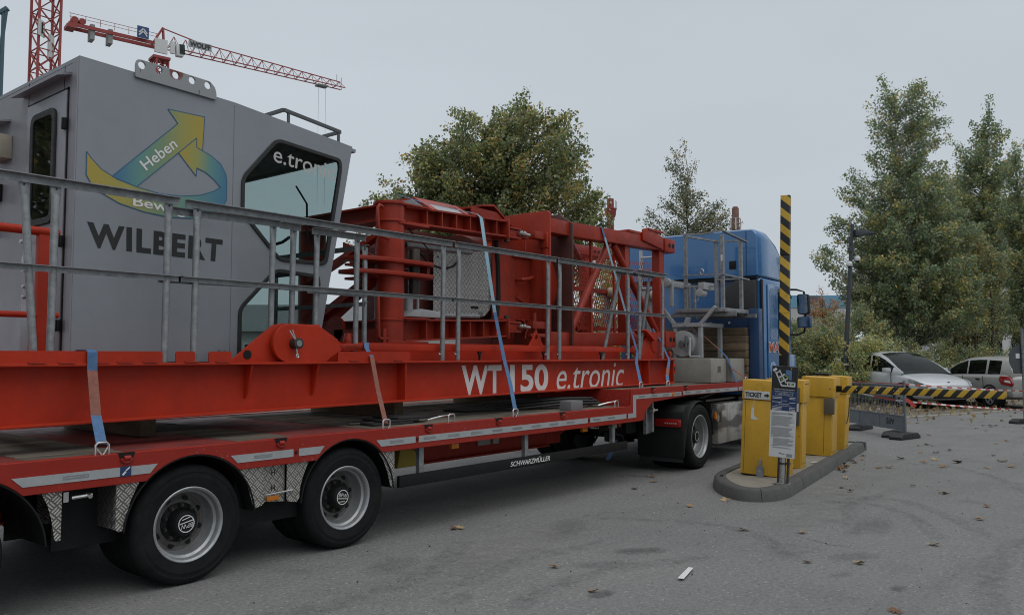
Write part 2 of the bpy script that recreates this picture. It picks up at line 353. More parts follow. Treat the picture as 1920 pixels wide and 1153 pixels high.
# ================================================================ GROUND
def asphalt_mat():
    m, nt, bs, oc = new_mat('old_asphalt')
    big = noise(nt, oc, 0.22, 5, 0.6); mid = noise(nt, oc, 1.3, 6, 0.65); fine = noise(nt, oc, 30, 6, 0.9); grit = noise(nt, oc, 150, 2, 0.6)
    cc = mixc(nt, ramp(nt, big, 0.35, 0.65), (0.143, 0.143, 0.142), (0.178, 0.177, 0.173))
    cc = mixc(nt, mth(nt, 'MULTIPLY', ramp(nt, mid, 0.5, 0.72), 0.5), cc, (0.118, 0.118, 0.118))
    cc = mixc(nt, 1.0, cc, mixc(nt, ramp(nt, fine, 0.3, 0.7), (0.5, 0.5, 0.5), (1.5, 1.5, 1.49)), 'MULTIPLY')
    vo = nd(nt, 'ShaderNodeTexVoronoi'); vo.inputs['Scale'].default_value = 42; nt.links.new(oc, vo.inputs['Vector'])
    sp = nd(nt, 'ShaderNodeSeparateColor'); nt.links.new(vo.outputs['Color'], sp.inputs[0])
    st = mth(nt, 'MULTIPLY', ramp(nt, sp.outputs[0], 0.80, 0.97), ramp(nt, vo.outputs['Distance'], 0.42, 0.22))
    cc = mixc(nt, mth(nt, 'MULTIPLY', st, 0.6), cc, (0.40, 0.39, 0.37))
    dk = mth(nt, 'MULTIPLY', ramp(nt, sp.outputs[1], 0.80, 0.95), ramp(nt, vo.outputs['Distance'], 0.42, 0.22))
    cc = mixc(nt, mth(nt, 'MULTIPLY', dk, 0.6), cc, (0.035, 0.035, 0.035))
    # long faint wheel tracks, old oil
    tr = noise(nt, oc, 1.0, 4, 0.6, (0.25, 2.4, 1)); cc = mixc(nt, mth(nt, 'MULTIPLY', ramp(nt, tr, 0.52, 0.75), 0.38), cc, (0.10, 0.10, 0.102))
    oil = noise(nt, oc, 0.9, 3, 0.5); cc = mixc(nt, mth(nt, 'MULTIPLY', ramp(nt, oil, 0.66, 0.74), 0.45), cc, (0.05, 0.05, 0.052))
    cr = nd(nt, 'ShaderNodeTexVoronoi', feature='DISTANCE_TO_EDGE'); cr.inputs['Scale'].default_value = 0.33
    wv = nd(nt, 'ShaderNodeTexNoise'); wv.inputs['Scale'].default_value = 2.0; wv.inputs['Detail'].default_value = 5; nt.links.new(oc, wv.inputs['Vector'])
    vm = nd(nt, 'ShaderNodeVectorMath', operation='ADD'); nt.links.new(oc, vm.inputs[0]); nt.links.new(wv.outputs['Color'], vm.inputs[1]); nt.links.new(vm.outputs[0], cr.inputs['Vector'])
    ck = mth(nt, 'MULTIPLY', ramp(nt, cr.outputs['Distance'], 0.006, 0.002), ramp(nt, noise(nt, oc, 0.5, 2), 0.55, 0.62))
    cc = mixc(nt, mth(nt, 'MULTIPLY', ck, 0.6), cc, (0.03, 0.03, 0.03))
    nt.links.new(cc, bs.inputs['Base Color'])
    nt.links.new(ramp(nt, mid, 0.3, 0.7, 0.74, 0.92), bs.inputs['Roughness']); bs.inputs['Specular IOR Level'].default_value = 0.35
    h = mth(nt, 'ADD', mth(nt, 'MULTIPLY', grit, 0.5), mth(nt, 'ADD', mth(nt, 'MULTIPLY', fine, 0.3), mth(nt, 'MULTIPLY', st, 0.4)))
    bump(nt, h, 0.7, 0.008, bs)
    return m
ASPH = asphalt_mat()
g = MB()
rows = []
ext = [-700, -120, -30, 0, 30, 120, 700]
g.grid([[(x, y, 0) for y in ext] for x in ext])
ground = g.build('asphalt_ground', ASPH); ground['kind'] = 'structure'

def stain_mat(name, c, op, sc_, lo, hi, stretch=None):
    m, nt, bs, oc = new_mat(name); bs.inputs['Base Color'].default_value = c + (1,); bs.inputs['Roughness'].default_value = 0.85
    f = mth(nt, 'MULTIPLY', ramp(nt, noise(nt, oc, sc_, 6, 0.7, stretch), lo, hi), op)
    f = mth(nt, 'MULTIPLY', f, ramp(nt, noise(nt, oc, 60, 3, 0.7), 0.3, 0.6))
    uv = nd(nt, 'ShaderNodeAttribute'); uv.attribute_name = 'edge'; ef = mth(nt, 'SUBTRACT', uv.outputs['Fac'], mth(nt, 'MULTIPLY', noise(nt, oc, 7, 5, 0.7), 0.9)); f = mth(nt, 'MULTIPLY', f, ramp(nt, ef, -0.35, 0.5))
    tr = nd(nt, 'ShaderNodeBsdfTransparent'); mx = nd(nt, 'ShaderNodeMixShader'); nt.links.new(f, mx.inputs[0])
    nt.links.new(tr.outputs[0], mx.inputs[1]); nt.links.new(bs.outputs[0], mx.inputs[2]); nt.links.new(mx.outputs[0], nt.nodes['Material Output'].inputs[0])
    return m
MARK = stain_mat('tyre_rubber_mark', (0.095, 0.095, 0.097), 0.5, 9, 0.40, 0.72)
OILM = stain_mat('oil_stain', (0.07, 0.069, 0.069), 0.6, 4, 0.3, 0.55)
DAMP = stain_mat('dark_patch', (0.10, 0.10, 0.103), 0.45, 7, 0.3, 0.6)
GRIT = stain_mat('pale_dust', (0.22, 0.215, 0.20), 0.5, 3, 0.38, 0.68)
def sheet(name, m, rows, z):
    """rows of ground points; the outer ring fades out"""
    me = bpy.data.meshes.new(name); nr, nc = len(rows), len(rows[0])
    me.from_pydata([(x, y, z) for r in rows for x, y in r], [], [(j * nc + k, j * nc + k + 1, (j + 1) * nc + k + 1, (j + 1) * nc + k) for j in range(nr - 1) for k in range(nc - 1)])
    at = me.attributes.new('edge', 'FLOAT', 'POINT')
    at.data.foreach_set('value', [float(min(1, min(j, nr - 1 - j) / 1.6, min(k, nc - 1 - k) / 1.6)) for j in range(nr) for k in range(nc)])
    return link(name, me, m, ground)
def arc_mark(pts, w, z, m=MARK, name='tyre_mark'):
    pts = [Vector(p).to_3d() for p in pts]; cv = []
    n = len(pts)
    for i in range(n - 1):
        p0, p1, p2, p3 = pts[max(i - 1, 0)], pts[i], pts[i + 1], pts[min(i + 2, n - 1)]
        for k in range(7):
            t = k / 7; cv.append(0.5 * ((2 * p1) + (p2 - p0) * t + (2 * p0 - 5 * p1 + 4 * p2 - p3) * t * t + (3 * p1 - p0 - 3 * p2 + p3) * t ** 3))
    cv.append(pts[-1]); rows = []
    for i, p in enumerate(cv):
        d = (cv[min(i + 1, len(cv) - 1)] - cv[max(i - 1, 0)]).normalized(); s = Vector((-d.y, d.x, 0))
        rows.append([((p + s * w * a).x, (p + s * w * a).y) for a in (-0.5, -0.38, -0.2, 0, 0.2, 0.38, 0.5)])
    sheet(name, m, rows, z)
def blob(cx, cy, rx, ry, a, z, m, name='oil_stain'):
    ca, sa = math.cos(a), math.sin(a); rows = []
    for j in range(7):
        r = []
        for k in range(7):
            u, v = (j / 3 - 1), (k / 3 - 1); q = math.sqrt(max(1e-6, 1 - 0.5 * v * v)), math.sqrt(max(1e-6, 1 - 0.5 * u * u))
            x, y = u * q[0] * rx, v * q[1] * ry; r.append((cx + x * ca - y * sa, cy + x * sa + y * ca))
        rows.append(r)
    sheet(name, m, rows, z)
zz = 0.004
for pts, w in (([(8.0, 1.3), (9.0, 1.9), (9.5, 2.5), (9.1, 2.9)], 0.20), ([(7.6, 1.6), (8.5, 2.0), (9.0, 2.5), (8.9, 3.0)], 0.18),
               ([(7.3, 2.2), (8.2, 2.5), (8.9, 2.7), (9.8, 2.6)], 0.18), ([(6.2, 2.3), (6.9, 2.9), (7.0, 3.6), (6.6, 4.4)], 0.20),
               ([(3.9, 3.2), (4.5, 3.3), (5.2, 3.2), (6.0, 2.8)], 0.22), ([(3.7, 3.6), (4.3, 3.8), (5.0, 3.9), (5.9, 3.7)], 0.22),
               ([(10.5, 1.2), (12.0, 1.9), (12.8, 2.6), (12.6, 3.1)], 0.2), ([(5.6, 0.9), (6.8, 1.1), (8.2, 1.0), (10.0, 0.4)], 0.25),
               ([(2.6, 4.3), (3.4, 4.1), (4.2, 4.2), (5.2, 4.7)], 0.24)):
    zz += 0.0006; arc_mark(pts, w, zz)
for cx, cy, rx, ry, a, m in ((5.75, 3.35, 0.27, 0.12, -0.7, OILM), (5.2, 3.35, 0.30, 0.13, -0.7, DAMP), (4.55, 2.95, 0.13, 0.07, -0.2, OILM), (5.9, 1.5, 0.09, 0.06, 0, OILM),
                             (4.2, 4.55, 0.35, 0.2, 0.3, DAMP), (3.9, 3.55, 0.12, 0.05, 0.5, OILM), (6.6, 2.0, 0.3, 0.14, -0.5, DAMP), (6.0, 1.9, 0.12, 0.05, -0.5, OILM), (7.9, 2.2, 0.5, 0.2, 0.2, DAMP), (6.1, 4.3, 0.5, 0.2, 0.4, DAMP)):
    zz += 0.0006; blob(cx, cy, rx, ry, a, zz, m)
zz += 0.0006; blob(8.9, 3.0, 2.2, 0.35, R(7.5), zz, GRIT, 'dust_patch')
zz += 0.0006; blob(5.0, 4.2, 2.0, 0.4, 0.1, zz, GRIT, 'dust_patch')
pm = MB(); d = Vector((0.302, 0.073, 0)).normalized(); s = Vector((-d.y, d.x, 0)) * 0.022
p0, p1 = Vector((5.17, 2.71, 0.0165)), Vector((5.485, 2.79, 0.0165))
pm.add([p0 - s, p0 + s, p1 + s * 0.9, p1 - s * 0.8], [(0, 1, 2, 3)]); pm.build('paint_mark', WHITE, ground)

# gravel strip of the car park
def gravel_mat():
    m, nt, bs, oc = new_mat('gravel'); vo = nd(nt, 'ShaderNodeTexVoronoi'); vo.inputs['Scale'].default_value = 26; nt.links.new(oc, vo.inputs['Vector'])
    sp = nd(nt, 'ShaderNodeSeparateColor'); nt.links.new(vo.outputs['Color'], sp.inputs[0])
    cc = mixc(nt, sp.outputs[0], (0.085, 0.08, 0.07), (0.20, 0.19, 0.17)); cc = mixc(nt, ramp(nt, noise(nt, oc, 0.8, 5), 0.45, 0.65), cc, (0.10, 0.078, 0.05))
    nt.links.new(cc, bs.inputs['Base Color']); bs.inputs['Roughness'].default_value = 0.95; bump(nt, vo.outputs['Distance'], 0.8, 0.02, bs); return m
gv = MB(); gv.add([(15.0, 12.2, 0.012), (21.6, 5.35, 0.012), (26.8, 3.55, 0.012), (60, -7.7, 0.012), (110, 30, 0.012), (40, 75, 0.012)], [(0, 1, 2, 3, 4, 5)])
o = gv.build('gravel_car_park', gravel_mat()); o['kind'] = 'structure'
kb = MB()
for (a, b) in (((15.0, 12.2), (21.6, 5.35)), ((21.6, 5.35), (26.8, 3.55)), ((26.8, 3.55), (60, -7.7))):
    kb.bar((a[0], a[1], -0.03), (b[0], b[1], -0.03), 0.12, 0.13, up=(0, 0, 1))
o = kb.build('edging_kerb', CONC, bevel=0.01); o['kind'] = 'structure'

# ================================================================ TRAFFIC ISLAND
IS_O, IS_A = (8.7, 3.9, 0), R(7.5)
KERBM = mat('kerb_concrete', (0.072, 0.071, 0.068), 0.88, var=0.14, scale=5, dirt=0.45, dcol=(0.04, 0.04, 0.039), dscale=3, bmp=0.35, bscale=80)
isl = thing('traffic_island', 'kerbed concrete traffic island with rounded nose carrying the yellow machines', 'traffic island', IS_O, IS_A, world=False)
NOSE = [(1.0, 0.46), (0.62, 0.43), (0.22, 0.29), (-0.10, 0.11), (-0.31, -0.08), (-0.372, -0.24), (-0.32, -0.40), (-0.19, -0.505), (-0.03, -0.56), (0.165, -0.585)]
def cat(P, n):
    P = [Vector(p) for p in P]; out_ = []
    for i in range(n):
        t_ = i / (n - 1) * (len(P) - 1); k = min(int(t_), len(P) - 2); f = t_ - k; p0, p1, p2, p3 = P[max(k - 1, 0)], P[k], P[k + 1], P[min(k + 2, len(P) - 1)]
        out_.append(0.5 * ((2 * p1) + (p2 - p0) * f + (2 * p0 - 5 * p1 + 4 * p2 - p3) * f * f + (3 * p1 - p0 - 3 * p2 + p3) * f ** 3))
    return out_
def isl_outline(inset):
    y0, y1 = -0.585 + inset, 0.46 - inset; C = cat(NOSE, 25); pts = []
    for i, p in enumerate(C):
        d = (C[min(i + 1, 24)] - C[max(i - 1, 0)]).normalized()
        if i == 0: d = Vector((-1, 0))
        if i == 24: d = Vector((1, 0))
        q = p + Vector((-d.y, d.x)) * inset; pts.append((q.x, q.y))
    return pts, y0, y1
Ko, ko0, ko1 = isl_outline(0.0); Kb, kb0, kb1 = isl_outline(0.035); Ki, ki0, ki1 = isl_outline(0.15)
def kerb_piece(o, b, i):
    m = MB(); n = len(o); rows = []
    for k in range(n):
        ox, oy = o[k]; bx_, by_ = b[k]; ix, iy = i[k]
        mx_, my_ = bx_ + (ix - bx_) * 0.12, by_ + (iy - by_) * 0.12
        rows.append([(ix, iy, 0.0), (ix, iy, 0.132), (mx_, my_, 0.132), (bx_ + (ox - bx_) * 0.35, by_ + (oy - by_) * 0.35, 0.108), (ox, oy, 0.0)])
    m.grid(rows); L5 = 5
    m.add(rows[0], [(0, 1, 2, 3, 4)]); m.add(rows[-1], [(4, 3, 2, 1, 0)])
    return m
cuts = [0, 8, 16, 24]
for a, b in zip(cuts[:-1], cuts[1:]):
    def seg(P):
        q = [Vector(p) for p in P[a:b + 1]]; q[0] = q[0].lerp(q[1], 0.05); q[-1] = q[-1].lerp(q[-2], 0.05); return [tuple(p) for p in q]
    kerb_piece(seg(Ko), seg(Kb), seg(Ki)).build('kerb_stone', KERBM, isl, angle=50)
xs = [0.165, 0.83, 1.81, 2.96, 3.9, 4.75, 5.42]
for a, b in zip(xs[:-1], xs[1:]):
    a, b = a + 0.006, b - 0.006
    kerb_piece([(a, ko0), (b, ko0)], [(a, kb0), (b, kb0)], [(a, ki0), (b, ki0)]).build('kerb_stone', KERBM, isl, angle=50)
    if b > 1.2: a2 = max(a, 1.006); kerb_piece([(b, ko1), (a2, ko1)], [(b, kb1), (a2, kb1)], [(b, ki1), (a2, ki1)]).build('kerb_stone', KERBM, isl, angle=50)
kerb_piece([(5.43, ko0), (5.43, ko1)], [(5.40, ko0), (5.40, ko1)], [(5.28, ko0), (5.28, ko1)]).build('kerb_stone', KERBM, isl)
fl = MB(); fl.add([(x, y, 0.118) for x, y in Ki] + [(5.3, ki0, 0.118), (5.3, ki1, 0.118)], [tuple(range(len(Ki) + 2))])
SLAB = mat('exposed_aggregate', (0.215, 0.198, 0.165), 0.95, var=0.25, scale=14, dirt=0.4, dcol=(0.16, 0.15, 0.13), dscale=4, bmp=0.7, bscale=110)
fl.build('island_slab', SLAB, isl)

def isl_w(x, y, z=0.0):
    c, s_ = math.cos(IS_A), math.sin(IS_A); return (IS_O[0] + x * c - y * s_, IS_O[1] + x * s_ + y * c, z)
def isl_thing(name, label, cat, x, y, z=0.12, tilt=0.0, group=None):
    t = thing(name, label, cat, isl_w(x, y, z), IS_A, group, world=False); t.rotation_euler = (tilt, 0, IS_A); return t
GRP_Y = 'yellow parking machines on the island'
# ticket machine with the map sign before it
t = isl_thing('ticket_machine', 'yellow ticket machine cabinet marked TICKET, nearest on the island', 'ticket machine', 0.92, -0.13, tilt=R(3.0), group=GRP_Y)
m = MB(); m.box(-0.21, 0.21, -0.258, 0.258, 0.012, 0.888); m.build('cabinet', YEL, t, bevel=0.006)
m = MB(); m.box(-0.2, 0.2, -0.25, 0.25, 0.884, 0.896); m.box(-0.2, 0.2, -0.25, 0.25, 0.0, 0.014); m.build('gap_seal', BLK, t)
m = MB(); m.prism([(-0.222, 0.894), (0.22, 0.894), (0.22, 1.118), (-0.214, 1.122)], -0.264, 0.264, 'y'); h = m.build('head', YEL, t, bevel=0.006)
m = MB(); m.cyl((-0.217, 0.055, 1.045), (-0.2235, 0.055, 1.045), 0.052, n=28); m.build('blanking_disc', YEL, h)
m = MB(); m.box(-0.226, -0.221, -0.06, 0.235, 0.90, 0.995); lb = m.build('ticket_label', mat('grey_label', (0.52, 0.53, 0.53), 0.5, var=0.05, dirt=0.2, dcol=(0.35, 0.33, 0.3)), t, bevel=0.002)
tx = text_mb('TICKET', [(0.225, 0.922), (0.03, 0.922), (0.03, 0.978), (0.225, 0.978)], -0.2275, 'x', bold=0.045); tx.build('ticket_lettering', BLET, lb)
m = MB(); m.prism([(0.0, 0.938), (-0.03, 0.938), (-0.03, 0.925), (-0.058, 0.95), (-0.03, 0.975), (-0.03, 0.962), (0.0, 0.962)], -0.229, -0.2265, 'x'); m.build('ticket_arrow', BLET, lb)
m = MB(); m.prism([(0.155, 0.66), (0.075, 0.655), (0.075, 0.68), (0.10, 0.682), (0.115, 0.70), (0.12, 0.73), (0.122, 0.795), (0.15, 0.80)], -0.2125, -0.2105, 'x'); m.build('torn_sticker', WHITE, t)
m = MB(); m.prism([(0.15, 0.81), (0.14, 0.80), (0.115, 0.865), (0.105, 0.885), (0.112, 0.887), (0.13, 0.86)], -0.2125, -0.2105, 'x'); m.build('torn_sticker', mat('sticker_residue', (0.6, 0.5, 0.28), 0.8), t)
m = MB(); m.box(-0.238, -0.211, -0.02, 0.06, 0.0, 0.12); m.box(-0.24, -0.213, 0.005, 0.035, 0.118, 0.20); m.box(-0.26, -0.212, -0.02, 0.06, 0.0, 0.008)
for yy, zz_ in ((0.0, 0.1), (0.04, 0.1), (0.0, 0.04), (0.04, 0.04), (0.02, 0.18)): m.cyl((-0.236, yy, zz_), (-0.245, yy, zz_), 0.007, n=8)
m.build('hasp_bracket', GALV, t)

GRIME = mat('grime_band', (0.10, 0.08, 0.045), 0.9, var=0.4, scale=20)
SCRW = mat('zinc_screw', (0.3, 0.29, 0.26), 0.4, 0.7)
m = MB()
for yy in (-0.235, 0.235):
    for z_ in (0.06, 0.45, 0.85): m.cyl((-0.2095, yy, z_), (-0.2125, yy, z_), 0.006, n=8)
sc_ = m.build('screws', SCRW, t); sc_['kind'] = 'stuff'
m = MB(); m.box(-0.2115, -0.2095, -0.2225, -0.2195, 0.03, 0.87); m.box(-0.2115, -0.2095, 0.2195, 0.2225, 0.03, 0.87); sc_ = m.build('door_seam', BLK, t); sc_['kind'] = 'stuff'
m = MB(); m.cyl((-0.2095, -0.19, 0.62), (-0.2145, -0.19, 0.62), 0.014, n=14); m.build('lock', STEEL, t)
def box_machine(name, label, cat, x, yc, w, d_, hb, hh, over, tilt, split=True):
    t = isl_thing(name, label, cat, x + d_ / 2, yc, tilt=tilt, group=GRP_Y)
    m = MB(); m.box(-d_ / 2, d_ / 2, -w / 2, w / 2, 0.006, hb); m.build('cabinet', YEL, t, bevel=0.006)
    m = MB(); m.box(-d_ / 2 - over, d_ / 2 + over, -w / 2 - over, w / 2 + over, hb + 0.004, hb + hh); h = m.build('head', YEL, t, bevel=0.006)
    m = MB(); m.box(-d_ / 2 + 0.01, d_ / 2 - 0.01, -w / 2 + 0.01, w / 2 - 0.01, hb - 0.004, hb + 0.008); m.build('gap_seal', BLK, t)
    m = MB()
    for yy in (-w / 2 + 0.02, w / 2 - 0.02):
        for z_ in (0.05, hb * 0.5, hb - 0.04): m.cyl((-d_ / 2 + 0.001, yy, z_), (-d_ / 2 - 0.002, yy, z_), 0.006, n=8)
        for z_ in (hb + 0.03, hb + hh - 0.03): m.cyl((-d_ / 2 - over + 0.001, yy, z_), (-d_ / 2 - over - 0.002, yy, z_), 0.006, n=8)
    for z_ in (0.05, hb - 0.05): m.cyl((d_ / 2 - 0.03, -w / 2 + 0.001, z_), (d_ / 2 - 0.03, -w / 2 - 0.002, z_), 0.006, n=8)
    sc_ = m.build('screws', SCRW, t); sc_['kind'] = 'stuff'
    m = MB(); m.box(-d_ / 2 + 0.03, d_ / 2 - 0.03, -w / 2 - 0.0015, -w / 2 + 0.001, 0.06, 0.063); m.box(-d_ / 2 + 0.03, -d_ / 2 + 0.033, -w / 2 - 0.0015, -w / 2 + 0.001, 0.063, hb - 0.03); sc_ = m.build('door_seam', BLK, t); sc_['kind'] = 'stuff'
    return t, h
t, h = box_machine('barrier_cabinet', 'narrow yellow barrier cabinet half hidden behind the map sign', 'barrier cabinet', 1.62, -0.16, 0.42, 0.30, 0.83, 0.285, 0.025, R(2.2))
m = MB()
for k in range(3): m.box(-0.10 + k * 0.075, -0.05 + k * 0.075, -0.2385, -0.234, 1.062, 1.07)
m.build('vent_slot', BLK, h)
m = MB(); m.box(-0.19, -0.152, -0.19, -0.13, 0.55, 1.02); m.box(-0.192, -0.15, -0.185, -0.15, 0.70, 0.80); m.build('card_reader', mat('reader_grey', (0.09, 0.092, 0.095), 0.4), t, bevel=0.004)
m = MB(); m.box(-0.1935, -0.19, -0.182, -0.153, 0.72, 0.82); m.build('reader_sticker', WHITE, t)
t, h = box_machine('barrier_cabinet', 'tall broad yellow barrier cabinet with grey lock box on its corner', 'barrier cabinet', 3.15, -0.25, 0.40, 0.42, 0.83, 0.28, 0.02, R(2.6))
m = MB(); m.box(-0.26, -0.205, -0.235, -0.10, 0.60, 0.82); m.build('lock_box', mat('brown_grey_box', (0.10, 0.085, 0.06), 0.5, var=0.1), t, bevel=0.006)
m = MB(); m.cyl((-0.231, -0.17, 0.96), (-0.236, -0.17, 0.96), 0.012, n=12); m.build('lock', STEEL, h)
m = MB(); m.box(-0.2125, -0.2095, -0.10, -0.097, 0.03, 0.8); m.build('door_seam', BLK, t)
t, h = box_machine('barrier_cabinet', 'farthest yellow cabinet on the island, rearmost of the row', 'barrier cabinet', 4.05, -0.27, 0.40, 0.36, 0.845, 0.265, 0.012, R(3.6))
m = MB(); ch = [(0.0, -0.216, 0.80), (-0.02, -0.222, 0.7), (-0.05, -0.225, 0.58), (-0.09, -0.222, 0.48), (-0.15, -0.217, 0.41)]; m.tube(ch, 0.008, 6); m.build('chain', DARKST, t)
m = MB(); m.box(-0.2, 0.1, 0.06, 0.28, 1.112, 1.135); m.build('top_plate', BLK, h)

# raised barrier arm
HAZ = stripes('yellow_black_hazard_film', (0.52, 0.33, 0.03), (0.013, 0.013, 0.013), 0.215, (0, 0, 1), (0, -0.85, 0), dirt=0.35)
t = isl_thing('boom_barrier', 'raised barrier arm standing upright with yellow and black diagonal stripes', 'barrier arm', 1.99, -0.10, 1.2, tilt=R(1.6))
m = MB(); m.box(-0.03, 0.03, -0.06, 0.06, 0.30, 1.66); m.build('arm_board', HAZ, t, bevel=0.004)
m = MB(); m.box(-0.032, 0.03, -0.06, 0.06, 1.664, 2.46); m.build('arm_board', HAZ, t, bevel=0.004)
m = MB(); m.box(-0.033, 0.028, -0.066, 0.0598, 0.9, 0.94); m.build('arm_splice', HAZ, t)
m = MB(); m.box(-0.05, 0.045, -0.055, 0.055, -0.1, 0.34); m.build('arm_clamp', BLK, t, bevel=0.006)
m = MB(); m.box(0.031, 0.036, -0.062, 0.062, 0.34, 2.44); m.build('arm_back_rail', GALV, t)
# lowered arm across the exit lane
HAZ2 = stripes('yellow_black_hazard_film_exit', (0.52, 0.33, 0.03), (0.013, 0.013, 0.013), 0.155, (0, 1, 0), (0, 0, 0.85), dirt=0.35)
t = thing('boom_barrier', 'lowered barrier arm with yellow and black diagonal stripes across the exit lane', 'barrier arm', (12.05, 3.72, 1.06), R(0), world=False)
t.rotation_euler = (R(0.7), 0, R(0.5))
m = MB(); m.box(-0.02, 0.025, -0.70, 0.02, -0.05, 0.05); m.build('arm_board', HAZ2, t, bevel=0.003)
m = MB(); m.box(-0.024, 0.02, -1.995, -0.703, -0.05, 0.048); m.build('arm_board', HAZ2, t, bevel=0.003)
m = MB(); m.box(-0.0275, -0.0245, -0.74, -0.66, -0.044, 0.044); m.build('arm_splice', HAZ2, t)
m = MB()
for yy in (-0.18, -0.40, -0.46, -0.44, -0.67, -0.73): m.cyl((-0.021, yy, random.uniform(-0.02, 0.03)), (-0.03, yy, 0.0), 0.007, n=8)
m.build('bolt', STEEL, t)
m = MB(); m.box(0.0, 0.03, 0.021, 0.12, -0.045, 0.045); m.build('arm_clamp', BLK, t, bevel=0.006)

# parking map sign on a short post
t = isl_thing('parking_sign', 'leaning information board with site map, blue tariff panel and white notice', 'sign', 0.22, -0.46, 0.13, tilt=R(3.4))
m = MB(); m.box(-0.003, 0.003, -0.14, 0.14, 0.285, 1.29); pn = m.build('board', GREYP, t, bevel=0.001)
def panel(name, y0, y1, z0, z1, mt, x=-0.0045):
    mm = MB(); mm.box(x, x + 0.0012, y0, y1, z0, z1); return mm.build(name, mt, pn)
panel('map_panel', -0.139, 0.139, 1.042, 1.288, mat('map_black', (0.012, 0.012, 0.013), 0.35, var=0.1))
NAVY = mat('tariff_blue', (0.012, 0.035, 0.11), 0.4, var=0.05)
panel('tariff_panel', -0.139, 0.139, 0.80, 1.021, NAVY)
panel('notice_panel', -0.139, 0.139, 0.286, 0.799, mat('notice_paper', (0.55, 0.56, 0.56), 0.55, var=0.03))
panel('title_panel', -0.139, 0.139, 1.022, 1.041, mat('map_black', (0, 0, 0)))
def ink(name, mb, mt): mb.build(name, mt, pn)
X0 = -0.0062
mp_ = MB()                                             # the site plan: white ring roads with green courts
Lp = lambda pts, w: [mp_.bar((X0, -a[0], a[1]), (X0, -b[0], b[1]), w, 0.0012, up=(1, 0, 0)) for a, b in zip(pts[:-1], pts[1:])]
Lp([(-0.125, 1.235), (-0.09, 1.262)], 0.028); Lp([(-0.10, 1.225), (-0.03, 1.075)], 0.014); Lp([(-0.06, 1.245), (0.02, 1.105)], 0.012)
Lp([(-0.10, 1.205), (-0.045, 1.24)], 0.012); Lp([(-0.075, 1.155), (0.0, 1.205)], 0.013); Lp([(-0.05, 1.105), (0.035, 1.16)], 0.012); Lp([(-0.03, 1.075), (0.11, 1.075)], 0.014)
Lp([(0.03, 1.115), (0.115, 1.115)], 0.012); Lp([(0.035, 1.075), (0.035, 1.115)], 0.012); Lp([(0.11, 1.07), (0.11, 1.12)], 0.014); Lp([(0.07, 1.075), (0.07, 1.115)], 0.010)
ink('map_drawing', mp_, WHITE)
mg = MB()
for a, b in (((-0.045, 1.17), (-0.02, 1.13)), ((-0.01, 1.15), (0.01, 1.125)), ((0.0, 1.19), (0.05, 1.17)), ((0.045, 1.095), (0.065, 1.095)), ((0.08, 1.095), (0.1, 1.095))): mg.bar((X0 + 0.0002, -a[0], a[1]), (X0 + 0.0002, -b[0], b[1]), 0.02, 0.001, up=(1, 0, 0))
ink('map_lawn', mg, mat('map_green', (0.12, 0.2, 0.07), 0.5))
mg = MB(); mg.box(X0, X0 + 0.001, -0.075, -0.01, 1.195, 1.25); mg.box(X0, X0 + 0.001, -0.075, -0.05, 1.14, 1.195); ink('map_water', mg, mat('map_blue', (0.08, 0.16, 0.3), 0.5))
mg = MB(); mg.cyl((X0, -0.07, 1.268), (X0 - 0.001, -0.07, 1.268), 0.008, n=12); ink('map_dot', mg, AMBER)
ink('sign_title', text_mb('Tarifübersicht Kurzparken', [(0.115, 1.026), (-0.115, 1.026), (-0.115, 1.040), (0.115, 1.040)], X0, 'x', bold=0.015, res=1), WLET)
tt = [('Tarifübersicht Montag - Freitag', 0.105, 1.003, 0.012), ('07:00 - 19:00 Uhr', 0.06, 0.975, 0.012), ('Samstag', 0.03, 0.905, 0.012), ('Wochenendtarif', 0.055, 0.868, 0.013), ('Höchstsatz pro Tag', 0.085, 0.848, 0.010)]
for s_, hw, z, hh in tt: ink('sign_text', text_mb(s_, [(hw, z - 0.001), (-hw, z - 0.001), (-hw, z + hh), (hw, z + hh)], X0, 'x', bold=0.01, res=1), WLET)
for z in (0.945, 0.93, 0.89, 0.835, 0.818, 0.806):
    ml = MB(); ml.box(X0, X0 + 0.001, 0.02, 0.125, z, z + 0.005); ml.box(X0, X0 + 0.001, -0.125, -0.06, z, z + 0.005); ink('sign_text_line', ml, WLET)
mg = MB()
for a, b in (((0.09, 0.969), (0.09, 0.993)), ((-0.09, 0.969), (-0.09, 0.993)), ((0.09, 0.969), (-0.09, 0.969)), ((0.09, 0.993), (-0.09, 0.993))): mg.bar((X0, a[0], a[1]), (X0, b[0], b[1]), 0.0018, 0.001, up=(1, 0, 0))
ink('tariff_frame', mg, WLET)
rs = random.Random(3); z = 0.775; ml = MB()
while z > 0.385:
    if rs.random() < 0.16: ml.box(X0, X0 + 0.001, 0.125 - rs.uniform(0.03, 0.09), 0.125, z, z + 0.0035); z -= 0.014
    else: ml.box(X0, X0 + 0.001, -0.125 + rs.uniform(0, 0.06), 0.125 if z > 0.52 else 0.10, z, z + 0.0028); z -= 0.0075
for k in range(6): ml.box(X0, X0 + 0.001, -0.125 + rs.uniform(0, .02), -0.05, 0.30 + k * 0.006, 0.303 + k * 0.006)
ink('notice_text_lines', ml, mat('notice_ink', (0.22, 0.22, 0.23), 0.6))
mg = MB(); mg.bar((X0, 0.03, 0.335), (X0, -0.03, 0.325), 0.006, 0.001, up=(1, 0, 0)); mg.bar((X0, -0.05, 0.778), (X0, -0.1, 0.772), 0.005, 0.001, up=(1, 0, 0)); ink('notice_logo', mg, NAVY)
m = MB(); m.cyl((0.03, -0.01, -0.005), (0.03, -0.01, 0.42), 0.034, n=20); m.build('post', STEEL, t)
